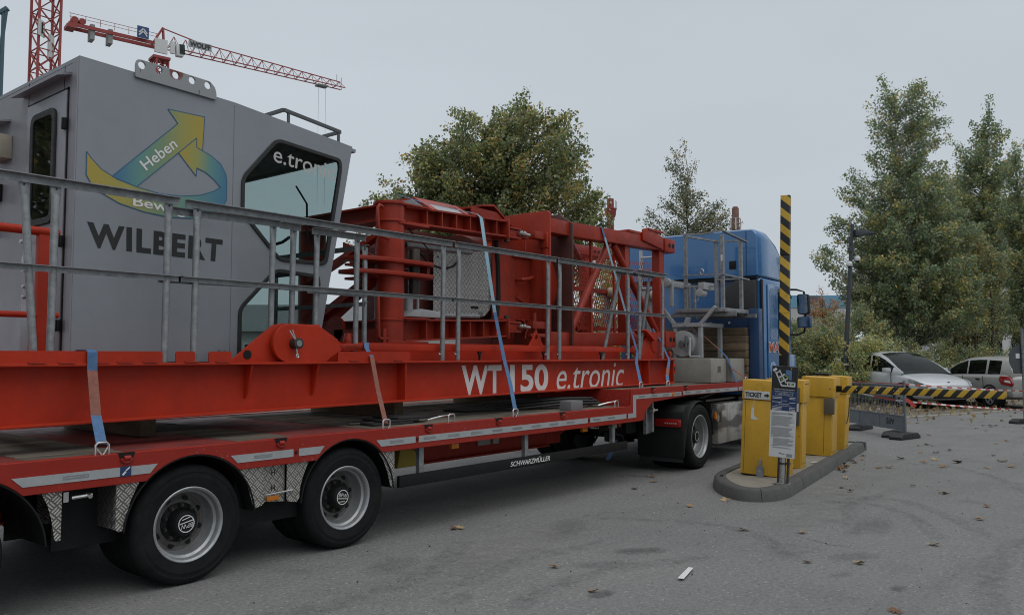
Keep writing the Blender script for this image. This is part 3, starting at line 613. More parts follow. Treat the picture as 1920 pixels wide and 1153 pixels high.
m = MB(); m.box(0.02, 0.075, -0.075, -0.055, -0.005, 0.42); m.box(0.02, 0.075, 0.03, 0.045, -0.005, 0.30); m.build('channel_bracket', DARKST, t)
m = MB(); m.lathe([(0.036, 0.0), (0.042, 0.0), (0.042, 0.02), (0.036, 0.02)], (0.03, -0.01, 0.21), (0, 0, 1), 20, True); m.box(-0.0, 0.08, -0.085, -0.03, 0.212, 0.228); m.build('clamp_band', DARKST, t)
m = MB(); m.box(-0.03, 0.1, -0.09, 0.07, -0.008, 0.004); m.build('base_plate', GALV, t)
for x, y, a in ((0.45, 0.27, 0.3), (2.25, -0.40, -0.4)):
    m = MB(); m.box(-0.05, 0.05, -0.02, 0.02, 0, 0.004); o = m.build('paper_scrap', WHITE)
    o.location = isl_w(x, y, 0.128 if x < 1 else 0.137); o.rotation_euler = (0, 0, a)
    tag(o, 'white paper scrap lying on the nose of the island' if x < 1 else 'white paper scrap by the foot of the narrow yellow cabinet', 'litter')
# ================================================================ WHEELS (shared by trailer and truck)
def raw(name, mb, m, **k):
    o = mb.build(name, m, **k); me = o.data; bpy.data.objects.remove(o); return me
def wheel_set(tag_, Rt, Rr, w, dish, hubr, hubout, nuts, holes):
    t = MB(); gr = []
    nG = 4; x = 0.045; step = (w - 0.09) / (nG + 0.0)
    prof = [(Rr + 0.004, 0.022), (Rr + 0.012, 0.004), (Rr + 0.05, -0.004), (Rr + 0.075, -0.008), (Rr + 0.078, -0.006), (Rt - 0.05, -0.006), (Rt - 0.047, -0.009), (Rt - 0.03, -0.004), (Rt - 0.012, 0.008), (Rt - 0.003, 0.026)]
    for k in range(nG + 1):
        a = 0.03 + (w - 0.06) * k / (nG + 1); b = 0.03 + (w - 0.06) * (k + 1) / (nG + 1)
        prof += [(Rt, a + 0.004), (Rt, b - 0.005)]
        if k < nG: prof += [(Rt - 0.013, b - 0.003), (Rt - 0.013, b + 0.003)]
    prof += [(Rt - 0.012, w - 0.008), (Rt - 0.05, w + 0.006), (Rr + 0.03, w), (Rr, w - 0.02)]
    t.lathe(prof, (0, 0, 0), (0, 1, 0), 64, True)
    M = {'wheel': raw('tyre_' + tag_, t, TYRE)}
    r = MB()
    r.lathe([(Rr + 0.006, 0.012), (Rr + 0.008, 0.004), (Rr + 0.002, 0.0), (Rr - 0.008, 0.004), (Rr - 0.014, 0.012), (Rr - 0.018, 0.05), (Rr - 0.034, 0.062), (Rr - 0.036, dish - 0.02), (Rr - 0.05, dish)], (0, 0, 0), (0, 1, 0), 48)
    M['rim'] = raw('rim_' + tag_, r, RIM)
    r = MB(); r.lathe([(Rr - 0.05, dish), (Rr - 0.075, dish + 0.006), (hubr + 0.055, dish - 0.012), (hubr, dish - 0.012)], (0, 0, 0), (0, 1, 0), 48); M['wheel_disc'] = raw('disc_' + tag_, r, mat('dirty_wheel_disc', (0.13, 0.125, 0.118), 0.6, 0.3, var=0.3, scale=14, dirt=0.6, dcol=(0.05, 0.042, 0.035), dscale=8))
    h = MB(); h.lathe([(hubr + 0.045, dish - 0.012), (hubr + 0.045, dish - 0.02), (hubr + 0.012, dish - 0.03), (hubr, dish - 0.05), (hubr - 0.004, hubout + 0.012), (hubr - 0.014, hubout), (0.0, hubout - 0.003)], (0, 0, 0), (0, 1, 0), 32)
    M['hub'] = raw('hub_' + tag_, h, BLK)
    n = MB()
    for k in range(nuts):
        a = 2 * math.pi * (k + 0.3) / nuts; c = ((hubr + 0.03) * math.cos(a), 0, (hubr + 0.03) * math.sin(a))
        n.cyl((c[0], dish - 0.014, c[2]), (c[0], dish - 0.04, c[2]), 0.016, n=6); n.cyl((c[0], dish - 0.04, c[2]), (c[0], dish - 0.055, c[2]), 0.010, n=8)
    M['wheel_nuts'] = raw('nuts_' + tag_, n, DARKST)
    n = MB(); rh = (Rr - 0.075 + hubr + 0.055) / 2 + 0.005
    for k in range(holes):
        a = 2 * math.pi * (k + 0.5) / holes; c = (rh * math.cos(a), 0, rh * math.sin(a))
        n.cyl((c[0], dish - 0.006, c[2]), (c[0], dish + 0.012, c[2]), 0.02, n=14)
    M['vent_holes'] = raw('holes_' + tag_, n, BLK)
    b = MB(); b.lathe([(hubr * 0.60, hubout - 0.0045), (hubr * 0.67, hubout - 0.0045), (hubr * 0.67, hubout - 0.003), (hubr * 0.60, hubout - 0.003)], (0, 0, 0), (0, 1, 0), 28, True)
    if tag_ == 'trailer':
        q = text_mb('BPW', [(-0.045, -0.002), (0.045, -0.002), (0.04, 0.03), (-0.04, 0.03)], hubout - 0.0055, 'y', res=1); b.add(q.v, q.f)
        b.bar((-0.05, hubout - 0.005, -0.016), (0.05, hubout - 0.005, -0.006), 0.006, 0.002, up=(0, 1, 0)); b.bar((-0.03, hubout - 0.005, -0.04), (0.03, hubout - 0.005, -0.03), 0.005, 0.002, up=(0, 1, 0))
    M['hub_badge'] = raw('badge_' + tag_, b, WLET)
    return M
WT = wheel_set('trailer', 0.40, 0.245, 0.245, 0.155, 0.088, 0.045, 10, 8)
WK = wheel_set('truck', 0.437, 0.285, 0.29, 0.16, 0.10, 0.05, 10, 10)
def put_wheel(M, parent, c, a=0.0, flip=False, detail=True):
    """c: hub centre at the outer sidewall plane, in the parent's own frame"""
    w = bpy.data.objects.new('wheel', M['wheel']); col.objects.link(w); w.parent = parent
    off = Vector(list(parent['_w'])) if '_w' in parent.keys() else Vector((0, 0, 0))
    w.location = Vector(c) - off; w.rotation_euler = (0, a, math.pi if flip else 0)
    if detail:
        for k in ('rim', 'wheel_disc', 'hub', 'wheel_nuts', 'vent_holes', 'hub_badge'):
            s_ = bpy.data.objects.new(k, M[k]); col.objects.link(s_); s_.parent = w
            if k in ('wheel_nuts', 'vent_holes', 'hub_badge'): s_['kind'] = 'stuff'
    return w

# ================================================================ TRAILER
tr = thing('low_loader_trailer', 'red low loader semi-trailer with wooden deck and chequered wheel guards', 'trailer', (4.0, 6.4, 0))
YS = 5.19
WX = [1.47, 3.0, 4.345]
for i, x in enumerate(WX):
    put_wheel(WT, tr, (x, 5.245, 0.398), random.uniform(0, 6)); put_wheel(WT, tr, (x, 5.53, 0.398), 1, detail=False)
    put_wheel(WT, tr, (x, 7.70, 0.398), 0, True, detail=False); put_wheel(WT, tr, (x, 7.42, 0.398), 0, True, detail=False)
    m = MB(); m.cyl((x, 5.5, 0.398), (x, 7.45, 0.398), 0.065, n=14); m.box(x - 0.08, x + 0.08, 5.95, 6.1, 0.38, 0.75); m.box(x - 0.08, x + 0.08, 6.86, 7.0, 0.38, 0.75)
    m.box(x - 0.55, x + 0.03, 5.97, 6.07, 0.36, 0.43); m.cyl((x + 0.2, 6.02, 0.45), (x + 0.2, 6.02, 0.75), 0.11, n=16); m.build('axle', BLK, tr)
# side rail plate with wheel arch cut-outs and the step up to the neck
def arch(cx, r, z0, cz=0.392, n=14):
    h = math.sqrt(r * r - (z0 - cz) ** 2); a0 = math.atan2(z0 - cz, h)
    return [(cx + r * math.cos(a0 + (math.pi - 2 * a0) * k / n), cz + r * math.sin(a0 + (math.pi - 2 * a0) * k / n)) for k in range(n + 1)]
ZB = 0.732
out = [(-1.6, 0.925), (8.66, 0.925), (8.68, 0.93), (8.70, 1.128), (12.86, 1.14), (12.86, 1.005), (10.2, 1.0), (9.22, 0.95), (9.03, 0.84), (9.0, 0.745), (8.9, ZB)]
for cx in (4.345, 3.0, 1.60): out += arch(cx, 0.478, ZB)
out += [(-1.6, ZB)]
rail = curve_plate(out, [], YS, YS + 0.022, 'y', 0.004).build('side_rail', REDT, tr)
m = MB(); m.box(-1.6, 8.66, YS + 0.024, YS + 0.11, 0.895, 0.921); m.box(8.7, 12.86, YS + 0.024, YS + 0.11, 1.10, 1.126); m.box(-1.6, 12.86, 7.70, 7.79, 0.735, 0.921)
m.box(8.68, 8.70, YS + 0.024, 7.7, 0.78, 1.12); m.box(8.70, 12.86, 7.70, 7.79, 0.98, 1.126)
m.build('deck_frame', REDT, tr, bevel=0.003)
DECKR = mat('scuffed_deck_red', (0.17, 0.022, 0.018), 0.6, var=0.3, scale=4, dirt=0.8, dcol=(0.05, 0.036, 0.03), dscale=2.5, chips=1.0, ccol=(0.22, 0.18, 0.16))
for x0, x1 in ((2.60, 3.42), (3.92, 4.70), (1.3, 2.0)): m = MB(); m.box(x0, x1, YS + 0.111, 7.699, 0.885, 0.915); m.build('deck_plate', DECKR, tr, bevel=0.003)
WOODD = None
def wood(name, c, c2, ax='x', dirt=0.5):
    mm, nt, bs, oc = new_mat(name); st = (0.6, 9, 9) if ax == 'x' else (9, 0.6, 9)
    oi = nd(nt, 'ShaderNodeObjectInfo'); va = nd(nt, 'ShaderNodeVectorMath', operation='ADD'); nt.links.new(oc, va.inputs[0])
    cb = nd(nt, 'ShaderNodeCombineXYZ'); 
    for i in range(3): nt.links.new(mth(nt, 'MULTIPLY', oi.outputs['Random'], 37.0 + i * 9), cb.inputs[i])
    nt.links.new(cb.outputs[0], va.inputs[1]); v = va.outputs[0]
    g1 = noise(nt, v, 4, 7, 0.65, st); g2 = noise(nt, v, 1.6, 4, 0.6)
    cc = mixc(nt, ramp(nt, g1, 0.3, 0.7), c, c2); cc = mixc(nt, mth(nt, 'MULTIPLY', ramp(nt, g2, 0.42, 0.65), dirt), cc, tuple(x * 0.35 for x in c))
    br = ramp(nt, oi.outputs['Random'], 0, 1, 0.7, 1.2); hs = nd(nt, 'ShaderNodeHueSaturation'); nt.links.new(br, hs.inputs['Value']); nt.links.new(cc, hs.inputs['Color'])
    nt.links.new(hs.outputs[0], bs.inputs['Base Color']); bs.inputs['Roughness'].default_value = 0.85; bump(nt, g1, 0.7, 0.008, bs)
    return mm
WDECK = wood('worn_deck_planks', (0.10, 0.084, 0.062), (0.19, 0.16, 0.125), 'x', 0.75)
WTIMB = wood('old_timber', (0.11, 0.078, 0.048), (0.23, 0.17, 0.11), 'y', 0.55)
WTEND = WTIMB
def planks(xs, y0, y1, n, ztop, parent):
    w = (y1 - y0) / n; cache = {}
    for a, b in xs:
        for k in range(n):
            key = round(b - a, 3)
            if key not in cache:
                mm = MB(); mm.box(0.004, b - a - 0.004, 0.004, w - 0.004, -0.03, 0.0); cache[key] = raw('plank', mm, WDECK, bevel=0.003, seg=1)
            o = bpy.data.objects.new('plank', cache[key]); col.objects.link(o); o.parent = parent
            o.location = Vector((a, y0 + k * w, ztop + random.uniform(-0.003, 0.002))) - Vector(list(parent['_w']))
planks([(-1.6, 1.3), (2.0, 2.60), (3.42, 3.92), (4.70, 6.7), (6.7, 8.68)], 5.30, 7.70, 12, 0.918, tr)
planks([(8.72, 10.8), (10.8, 12.86)], 5.30, 7.70, 12, 1.122, tr)
m = MB(); m.box(-1.6, 8.66, 5.3, 7.7, 0.87, 0.884); m.box(8.7, 12.86, 5.3, 7.7, 1.07, 1.088); m.build('deck_underside', BLK, tr)
# main chassis beams and cross members
REDC = REDT
for y in (5.98, 6.98):
    m = MB(); m.box(-1.6, 8.0, y - 0.07, y + 0.07, 0.452, 0.47); m.box(-1.6, 8.3, y - 0.008, y + 0.008, 0.47, 0.86); m.box(-1.6, 8.6, y - 0.07, y + 0.07, 0.852, 0.868)
    m.prism([(8.0, 0.452), (8.9, 0.80), (9.6, 0.86), (12.8, 0.88), (12.8, 1.068), (8.3, 0.868), (8.0, 0.868)], y - 0.01, y + 0.01, 'y'); m.build('chassis_beam', REDC, tr)
for x in (0.2, 0.9, 5.0, 5.7, 6.4, 7.1, 7.8):
    m = MB(); m.box(x - 0.03, x + 0.03, 5.22, 7.68, 0.78, 0.868); m.build('cross_member', REDC, tr)
m = MB(); m.box(8.9, 12.7, 5.5, 7.45, 0.99, 1.065); m.cyl((10.75, 6.48, 0.9), (10.75, 6.48, 1.0), 0.45, n=24); m.build('neck_plate', BLK, tr)
# reflective contour tape with maker's tags
TAPE = mat('reflective_tape', (0.33, 0.345, 0.355), 0.42, var=0.08, scale=30, dirt=0.3, dcol=(0.2, 0.2, 0.2), dscale=8)
TAGM = mat('tape_tag', (0.19, 0.20, 0.205), 0.5, var=0.1)
TAGL = mat('tape_tag_print', (0.42, 0.43, 0.44), 0.5)
for x0, x1, z0, z1 in ((-1.6, 1.26, 0.782, 0.838), (2.09, 2.585, 0.782, 0.838), (3.395, 3.79, 0.782, 0.838), (3.84, 3.895, 0.782, 0.838), (4.705, 5.06, 0.782, 0.838), (5.10, 7.74, 0.782, 0.838), (7.79, 8.57, 0.782, 0.838), (8.61, 8.725, 0.782, 0.838),
                       (8.727, 8.80, 0.782, 1.055), (8.802, 9.98, 1.005, 1.055), (10.03, 11.78, 1.01, 1.062), (11.82, 12.6, 1.012, 1.064)):
    sh = 0.0
    if x0 == 2.09: poly = [(1.87, 0.838), (1.93, 0.782), (2.685, 0.782), (2.735, 0.838)]
    elif x0 == 3.395: poly = [(3.265, 0.838), (3.32, 0.782), (x1, 0.782), (x1, 0.838)]
    elif x0 == 3.84: poly = [(x0, 0.782), (4.03, 0.782), (4.08, 0.838), (x0, 0.838)]
    elif x0 == 4.705: poly = [(4.61, 0.838), (4.665, 0.782), (x1, 0.782), (x1, 0.838)]
    else: poly = rect(x0, x1, z0, z1)
    m = MB(); m.prism(poly, YS - 0.0035, YS - 0.0012, 'y'); tp = m.build('reflective_tape', TAPE, rail)
    if x1 - x0 > 0.3:
        x = x0 + 0.06 if x0 > 0 else 0.2
        while x + 0.16 < x1:
            m = MB(); m.box(x, x + 0.15, YS - 0.0045, YS - 0.0036, (z0 + z1) / 2 - 0.011, (z0 + z1) / 2 + 0.011); m.build('tape_tag', TAGM, rail)
            if x < 6:
                q = text_mb('SCHWARZMÜLLER', rect(x + 0.008, x + 0.142, (z0 + z1) / 2 - 0.006, (z0 + z1) / 2 + 0.007), YS - 0.0052, 'y', shear=0.2, res=1); q.build('tape_lettering', TAGL, rail)
            x += 0.31
m = MB(); m.box(2.49, 2.56, YS - 0.0058, YS - 0.0046, 0.78, 0.842); lb = m.build('lashing_label', NAVY, rail)
m = MB(); m.bar((2.505, YS - 0.007, 0.79), (2.525, YS - 0.007, 0.81), 0.012, 0.001, up=(0, 1, 0)); m.bar((2.525, YS - 0.007, 0.815), (2.55, YS - 0.007, 0.835), 0.008, 0.001, up=(0, 1, 0)); m.build('label_pictogram', WLET, rail)
# lashing points let into the rail
for x, z in ((2.53, 0.905), (3.68, 0.905), (5.22, 0.905), (6.19, 0.905), (7.26, 0.905), (9.23, 1.11), (10.12, 1.112), (1.1, 0.905)):
    m = MB(); m.prism([(x - 0.055, z + 0.022), (x - 0.045, z - 0.008), (x - 0.02, z - 0.038), (x + 0.02, z - 0.038), (x + 0.045, z - 0.008), (x + 0.055, z + 0.022)], YS - 0.002, YS + 0.03, 'y'); p_ = m.build('lashing_pocket', BLK, rail)
    m = MB(); m.tube([(x + 0.034 * math.cos(t), YS - 0.006, z - 0.012 + 0.026 * math.sin(t)) for t in [math.pi * k / 8 + math.pi for k in range(9)]], 0.011, 8)
    m.cyl((x - 0.02, YS - 0.008, z - 0.012), (x + 0.02, YS - 0.008, z - 0.012), 0.017, n=12); m.build('lashing_ring', REDT, rail)
for x in (3.815, 5.08, 7.765, 8.59, 10.005):
    m = MB(); z = 0.81 if x < 8.7 else 1.03; m.cyl((x, YS - 0.0025, z), (x, YS + 0.004, z), 0.013, n=12); m.build('rail_hole', BLK, rail)
m = MB(); m.cyl((9.75, YS - 0.01, 1.03), (9.75, YS, 1.03), 0.028, n=16); m.build('side_marker', AMBER, rail)
for x in (5.6, 7.75):
    m = MB(); m.box(x, x + 0.10, 5.26, 5.30, 0.675, 0.725); m.build('side_marker', AMBER, tr, bevel=0.008)
# mudguard bands and chequered plates
for cx in (1.60, 3.0, 4.345):
    rows = []
    for k in range(25):
        t_ = R(4) + R(172) * k / 24
        rows.append([(cx + r * math.cos(t_), y, 0.392 + r * math.sin(t_)) for r, y in ((0.478, 5.196), (0.478, 5.80), (0.468, 5.80), (0.468, 5.196), (0.478, 5.196))])
    m = MB(); m.grid(rows); m.build('mudguard', BLK, tr)
def plate(poly, y, n='tread_plate', th=0.003): 
    mm = MB(); mm.prism(poly, y, y + th, 'y'); return mm.build(n, TREAD, tr)
def guard(poly): return plate(poly, 5.205)
guard([(2.04, 0.731), (2.155, 0.731), (2.155, 0.445), (2.135, 0.44), (2.12, 0.45), (2.10, 0.57), (2.075, 0.66)])
guard([(2.48, 0.731), (2.625, 0.731), (2.57, 0.62), (2.54, 0.50), (2.53, 0.44), (2.50, 0.435), (2.48, 0.45)])
plate([(1.93 + 0.3, 0.70), (2.48, 0.70), (2.48, 0.45), (2.23, 0.45)], 5.75)
m = MB(); m.box(2.476, 2.479, 5.205, 5.6, 0.45, 0.73); m.build('tread_plate', treadplate('tread_plate_shaded_side', 0.062, (0.2, 0.195, 0.185), axis='x'), tr)  # rearward face: its shade is put in as a darker tread plate colour
guard([(3.345, 0.731), (3.55, 0.731), (3.55, 0.47), (3.535, 0.455), (3.47, 0.44), (3.45, 0.50), (3.42, 0.60), (3.38, 0.68)])
hp = plate([(3.552, 0.728), (3.745, 0.728), (3.745, 0.455), (3.552, 0.475)], 5.228)
guard([(3.747, 0.731), (3.945, 0.731), (3.90, 0.64), (3.87, 0.55), (3.86, 0.46), (3.84, 0.44), (3.76, 0.452), (3.747, 0.47)])
guard([(4.655, 0.731), (4.83, 0.731), (4.83, 0.43), (4.81, 0.425), (4.785, 0.45), (4.75, 0.57), (4.70, 0.67)])
for z in (0.66, 0.545): text_mb('H', rect(3.625, 3.66, z, z + 0.04), 5.2265, 'y', bold=0.03).build('stencil_letter', BLET, hp)
m = MB(); m.tube([(3.56, 5.20, 0.525), (3.57, 5.205, 0.525), (3.80, 5.20, 0.535)], 0.006, 6); m.build('hook_rod', STEEL, tr)
m = MB(); m.box(3.585, 3.69, 5.214, 5.227, 0.475, 0.51); m.build('side_marker', AMBER, tr, bevel=0.006)
m = MB(); m.box(3.40, 3.95, 5.35, 5.37, 0.30, 0.72); m.box(2.20, 2.62, 5.45, 5.47, 0.33, 0.72); m.box(2.1, 4.9, 5.9, 5.92, 0.35, 0.9); m.build('mud_flap', BLK, tr)
m = MB(); m.cyl((2.22, 5.23, 0.68), (2.34, 5.23, 0.685), 0.012, n=8); m.cyl((2.32, 5.2, 0.68), (2.32, 5.26, 0.69), 0.014, n=8); m.box(2.17, 2.20, 5.22, 5.3, 0.66, 0.72); m.build('valve_handle', STEEL, tr)
# side under-run guard
m = MB(); m.box(4.90, 8.64, 5.215, 5.25, 0.408, 0.508); sg = m.build('side_guard', BLK, tr, bevel=0.005)
text_mb('SCHWARZMÜLLER', rect(6.40, 7.06, 0.432, 0.492), 5.2125, 'y', bold=0.012, shear=0.22).build('guard_lettering', WLET, sg)
for x in (5.17, 6.68, 8.36):
    m = MB(); m.box(x, x + 0.055, 5.252, 5.295, 0.42, 0.74); m.build('guard_post', GALV, tr)
# equipment below the neck
m = MB(); m.box(9.24, 9.26, 5.30, 5.33, 0.54, 0.95); m.box(9.24, 9.40, 5.33, 5.345, 0.54, 0.95); m.box(9.36, 9.40, 5.28, 5.33, 0.56, 0.95); m.build('support_leg', GALV, tr)
m = MB(); m.cyl((9.33, 5.33, 0.84), (9.33, 5.24, 0.84), 0.03, n=12); m.cyl((9.33, 5.25, 0.84), (9.40, 5.23, 0.84), 0.012, n=8); m.build('leg_crank', STEEL, tr)
m = MB(); m.box(9.0, 9.24, 5.45, 5.9, 0.55, 0.95); m.box(8.45, 9.0, 5.5, 5.6, 0.62, 0.80); m.build('valve_chest', BLK, tr, bevel=0.01)
m = MB(); m.box(8.50, 8.64, 5.36, 5.40, 0.655, 0.74); m.build('plug_socket', GREYW, tr, bevel=0.01)
m = MB(); m.cyl((8.70, 5.36, 0.70), (8.70, 5.40, 0.70), 0.035, n=12); m.build('plug_cap', TAILR, tr)
m = MB(); m.tube([(8.60, 5.38, 0.65), (8.62, 5.36, 0.58), (8.72, 5.34, 0.56), (8.78, 5.35, 0.48), (8.70, 5.4, 0.42)], 0.012, 6); m.build('hose', BLK, tr); m = MB(); m.tube([(8.1, 5.4, 0.72), (8.25, 5.36, 0.70), (8.30, 5.4, 0.62), (8.25, 5.45, 0.50)], 0.016, 6); m.build('hose', BLK, tr)
m = MB(); m.cyl((7.95, 5.30, 0.715), (8.10, 5.30, 0.70), 0.016, n=8); m.cyl((8.08, 5.27, 0.70), (8.08, 5.33, 0.71), 0.014, n=8); m.build('valve_handle', STEEL, tr)
for x, w_ in ((6.75, 0.20), (7.0, 0.10)):
    m = MB(); m.box(x, x + w_, 5.95, 5.971, 0.56, 0.72); m.build('type_plate', mat('faded_plate', (0.3, 0.3, 0.28), 0.6), tr)
YCH = mat('faded_yellow_plastic', (0.30, 0.22, 0.02), 0.6, dirt=0.5)
m = MB(); m.prism([(5.25, 0.50), (5.62, 0.50), (5.40, 0.72), (5.30, 0.72)], 5.62, 5.80, 'y'); m.build('wheel_chock', YCH, tr, bevel=0.01)
# headboard at the front of the neck
for y in (5.20, 7.60): m = MB(); m.box(12.66, 12.80, y, y + 0.16, 1.13, 2.29); m.build('headboard_post', BLUED, tr, bevel=0.006)
m = MB(); m.box(12.70, 12.74, 5.36, 7.60, 1.13, 2.22); hb = m.build('headboard', BLUED, tr)
m = MB(); m.cyl((12.70, 6.05, 2.07), (12.692, 6.05, 2.07), 0.02, n=10); m.cyl((12.70, 5.72, 2.07), (12.692, 5.72, 2.07), 0.02, n=10); m.build('bolt', WHITE, hb)
# ================================================================ CRANE BASE BEAM (WT 150 e.tronic)
bmth = thing('crane_base_frame', 'long red crane base beam lettered WT 150 e.tronic along the trailer edge', 'crane part', (4.5, 5.75, 0.93))
def zb(x): return 1.060 + 0.0085 * max(0, x - 1) + (0.0 if x < 8 else 0.0)
XE = 10.62
m = MB(); m.add([(x, y, z) for x in (-1.6, 10.6) for y in (5.736, 5.756) for z in (zb(x), 1.475)], [(0, 1, 3, 2), (4, 6, 7, 5), (0, 4, 5, 1), (2, 3, 7, 6), (0, 2, 6, 4), (1, 5, 7, 3)]); web = m.build('web', RED, bmth)
m = MB(); m.box(-1.6, XE, 5.615, 5.90, 1.468, 1.486); m.build('top_flange', RED, bmth, bevel=0.003)
m = MB(); m.add([(x, y, zb(x) + dz) for x in (-1.6, XE) for y in (5.615, 5.90) for dz in (0.0, 0.018)], [(0, 1, 3, 2), (4, 6, 7, 5), (0, 4, 5, 1), (2, 3, 7, 6), (0, 2, 6, 4), (1, 5, 7, 3)]); m.build('bottom_flange', RED, bmth, bevel=0.004)
for x in (3.72, 4.36): m = MB(); m.prism([(5.63, 1.468), (5.735, 1.468), (5.735, 1.20), (5.70, 1.235)], x - 0.007, x + 0.007, 'x'); m.build('gusset', RED, bmth)
for x in (5.36, 9.9, 10.605): m = MB(); m.box(x - 0.008, x + 0.008, 5.628, 5.735, zb(x) + 0.018, 1.468); m.build('stiffener', RED, bmth)
# upright kick plates with their weld tabs
for x0, x1 in ((-1.6, 2.985), (3.085, 3.235), (3.345, 3.535)):
    m = MB(); m.prism(rpoly(rect(x0, x1, 1.487, 1.568), 0.018), 5.632, 5.642, 'y'); m.build('kick_plate', RED, bmth)
m = MB(); m.prism(rpoly(rect(4.56, 5.42, 1.487, 1.572), 0.012), 5.632, 5.642, 'y'); m.build('kick_plate', RED, bmth)
for x0 in (1.5, 2.1, 2.28, 2.5, 2.66, 2.84, 3.15, 3.40, 4.68, 4.9, 5.2, 9.95): m = MB(); m.box(x0, x0 + 0.10, 5.608, 5.632, 1.487, 1.494); m.build('weld_tab', RED2, bmth)
# hinge bracket with pin
m = MB(); m.prism([(3.56, 1.486), (3.90, 1.745), (3.96, 1.785), (4.02, 1.80), (4.42, 1.80), (4.45, 1.486)], 5.70, 5.73, 'y'); m.build('hinge_web', RED, bmth, bevel=0.003)
chk = [(4.06 + 0.155 * math.cos(t), 1.637 + 0.155 * math.sin(t)) for t in [R(270) - R(180) * k / 14 for k in range(15)]] + [(4.36, 1.785), (4.555, 1.675), (4.60, 1.585), (4.47, 1.515), (4.44, 1.487)]
curve_plate([(x, z) for x, z in chk], [], 5.63, 5.665, 'y', 0.004).build('hinge_cheek', RED, bmth)
m = MB(); m.cyl((4.10, 5.555, 1.637), (4.10, 5.80, 1.637), 0.045, n=24); pin = m.build('hinge_pin', DARKST, bmth, bevel=0.004)
m = MB(); m.cyl((4.10, 5.551, 1.637), (4.10, 5.556, 1.637), 0.026, n=20); m.build('pin_face', GALV, pin)
m = MB(); m.tube([(4.02, 5.58, 1.74), (4.045, 5.575, 1.70), (4.075, 5.57, 1.66), (4.09, 5.57, 1.55), (4.095, 5.57, 1.535)], 0.006, 6); m.tube([(4.05, 5.58, 1.745), (4.06, 5.575, 1.71), (4.08, 5.57, 1.66)], 0.006, 6)
m.tube([(4.095 + 0.012 * math.cos(t), 5.57, 1.535 + 0.014 * math.sin(t)) for t in [2 * math.pi * k / 10 for k in range(11)]], 0.005, 6); m.build('split_pin', STEEL, pin)
m = MB(); m.box(4.62, 9.6, 5.905, 5.915, 1.487, 1.66); m.build('back_plate', RED, bmth)
m = MB(); m.cyl((3.715, 5.695, 1.545), (3.715, 5.70, 1.545), 0.036, n=20); m.build('lifting_hole', BLK, bmth)
# upper tie bar running along the frame to the end bracket
m = MB(); m.box(4.50, 9.75, 5.745, 5.785, 1.582, 1.645); tb = m.build('tie_bar', RED, bmth, bevel=0.004)
m = MB(); m.box(4.68, 4.93, 5.738, 5.745, 1.60, 1.636); m.build('name_plate', RED2, tb, bevel=0.004)
m = MB()
for k in range(9): m.box(4.73 + k * 0.018, 4.741 + k * 0.018, 5.735, 5.739, 1.61, 1.626)
m.build('stamped_number', RED2, tb)
for x in (6.55, 7.68, 8.9): m = MB(); m.prism([(x - 0.03, 1.58), (x + 0.03, 1.58), (x + 0.006, 1.53), (x + 0.006, 1.487), (x - 0.006, 1.487), (x - 0.006, 1.53)], 5.75, 5.77, 'y'); m.build('tie_clip', BLK, bmth)
m = MB(); m.prism([(9.72, 1.575), (9.95, 1.487), (10.62, 1.487), (10.62, 1.87), (10.25, 1.87), (9.98, 1.72), (9.72, 1.65)], 5.78, 5.81, 'y'); m.cyl((10.35, 5.77, 1.70), (10.35, 5.785, 1.70), 0.13, n=24); m.prism([(9.95, 1.88), (10.2, 1.74), (10.25, 1.74), (10.0, 1.90)], 5.70, 5.9, 'y'); m.build('end_bracket', RED, bmth, bevel=0.004)
lug = [(10.60, 1.44), (10.78, 1.40)] + [(10.82 + 0.075 * math.cos(t), 1.35 + 0.075 * math.sin(t)) for t in [R(80) - R(160) * k / 10 for k in range(11)]] + [(10.72, 1.15), (10.60, 1.13)]
m = MB(); m.prism(lug, 5.74, 5.78, 'y'); lg = m.build('end_lug', RED, bmth, bevel=0.003)
m = MB(); m.cyl((10.82, 5.735, 1.35), (10.82, 5.74, 1.35), 0.028, n=16); m.build('lug_hole', BLK, lg)
m = MB(); m.box(10.63, 10.70, 5.72, 5.80, 1.44, 1.60); m.cyl((10.66, 5.7, 1.56), (10.66, 5.82, 1.56), 0.03, n=12); m.build('end_clamp', RED2, bmth)
e = -0.003
for body, q, sh, bo in (('WT', [(6.24, 1.122), (6.885, 1.122), (6.885, 1.435), (6.24, 1.435)], 0, 0.028), ('150', [(7.03, 1.125), (7.735, 1.125), (7.735, 1.438), (7.03, 1.438)], 0, 0.028), ('e.tronic', [(7.90, 1.127), (9.42, 1.127), (9.42, 1.442), (7.90, 1.442)], 0.25, 0.0)):
    text_mb(body, q, 5.7335, 'y', bold=bo, shear=sh, res=5).build('beam_lettering', WLET, web)
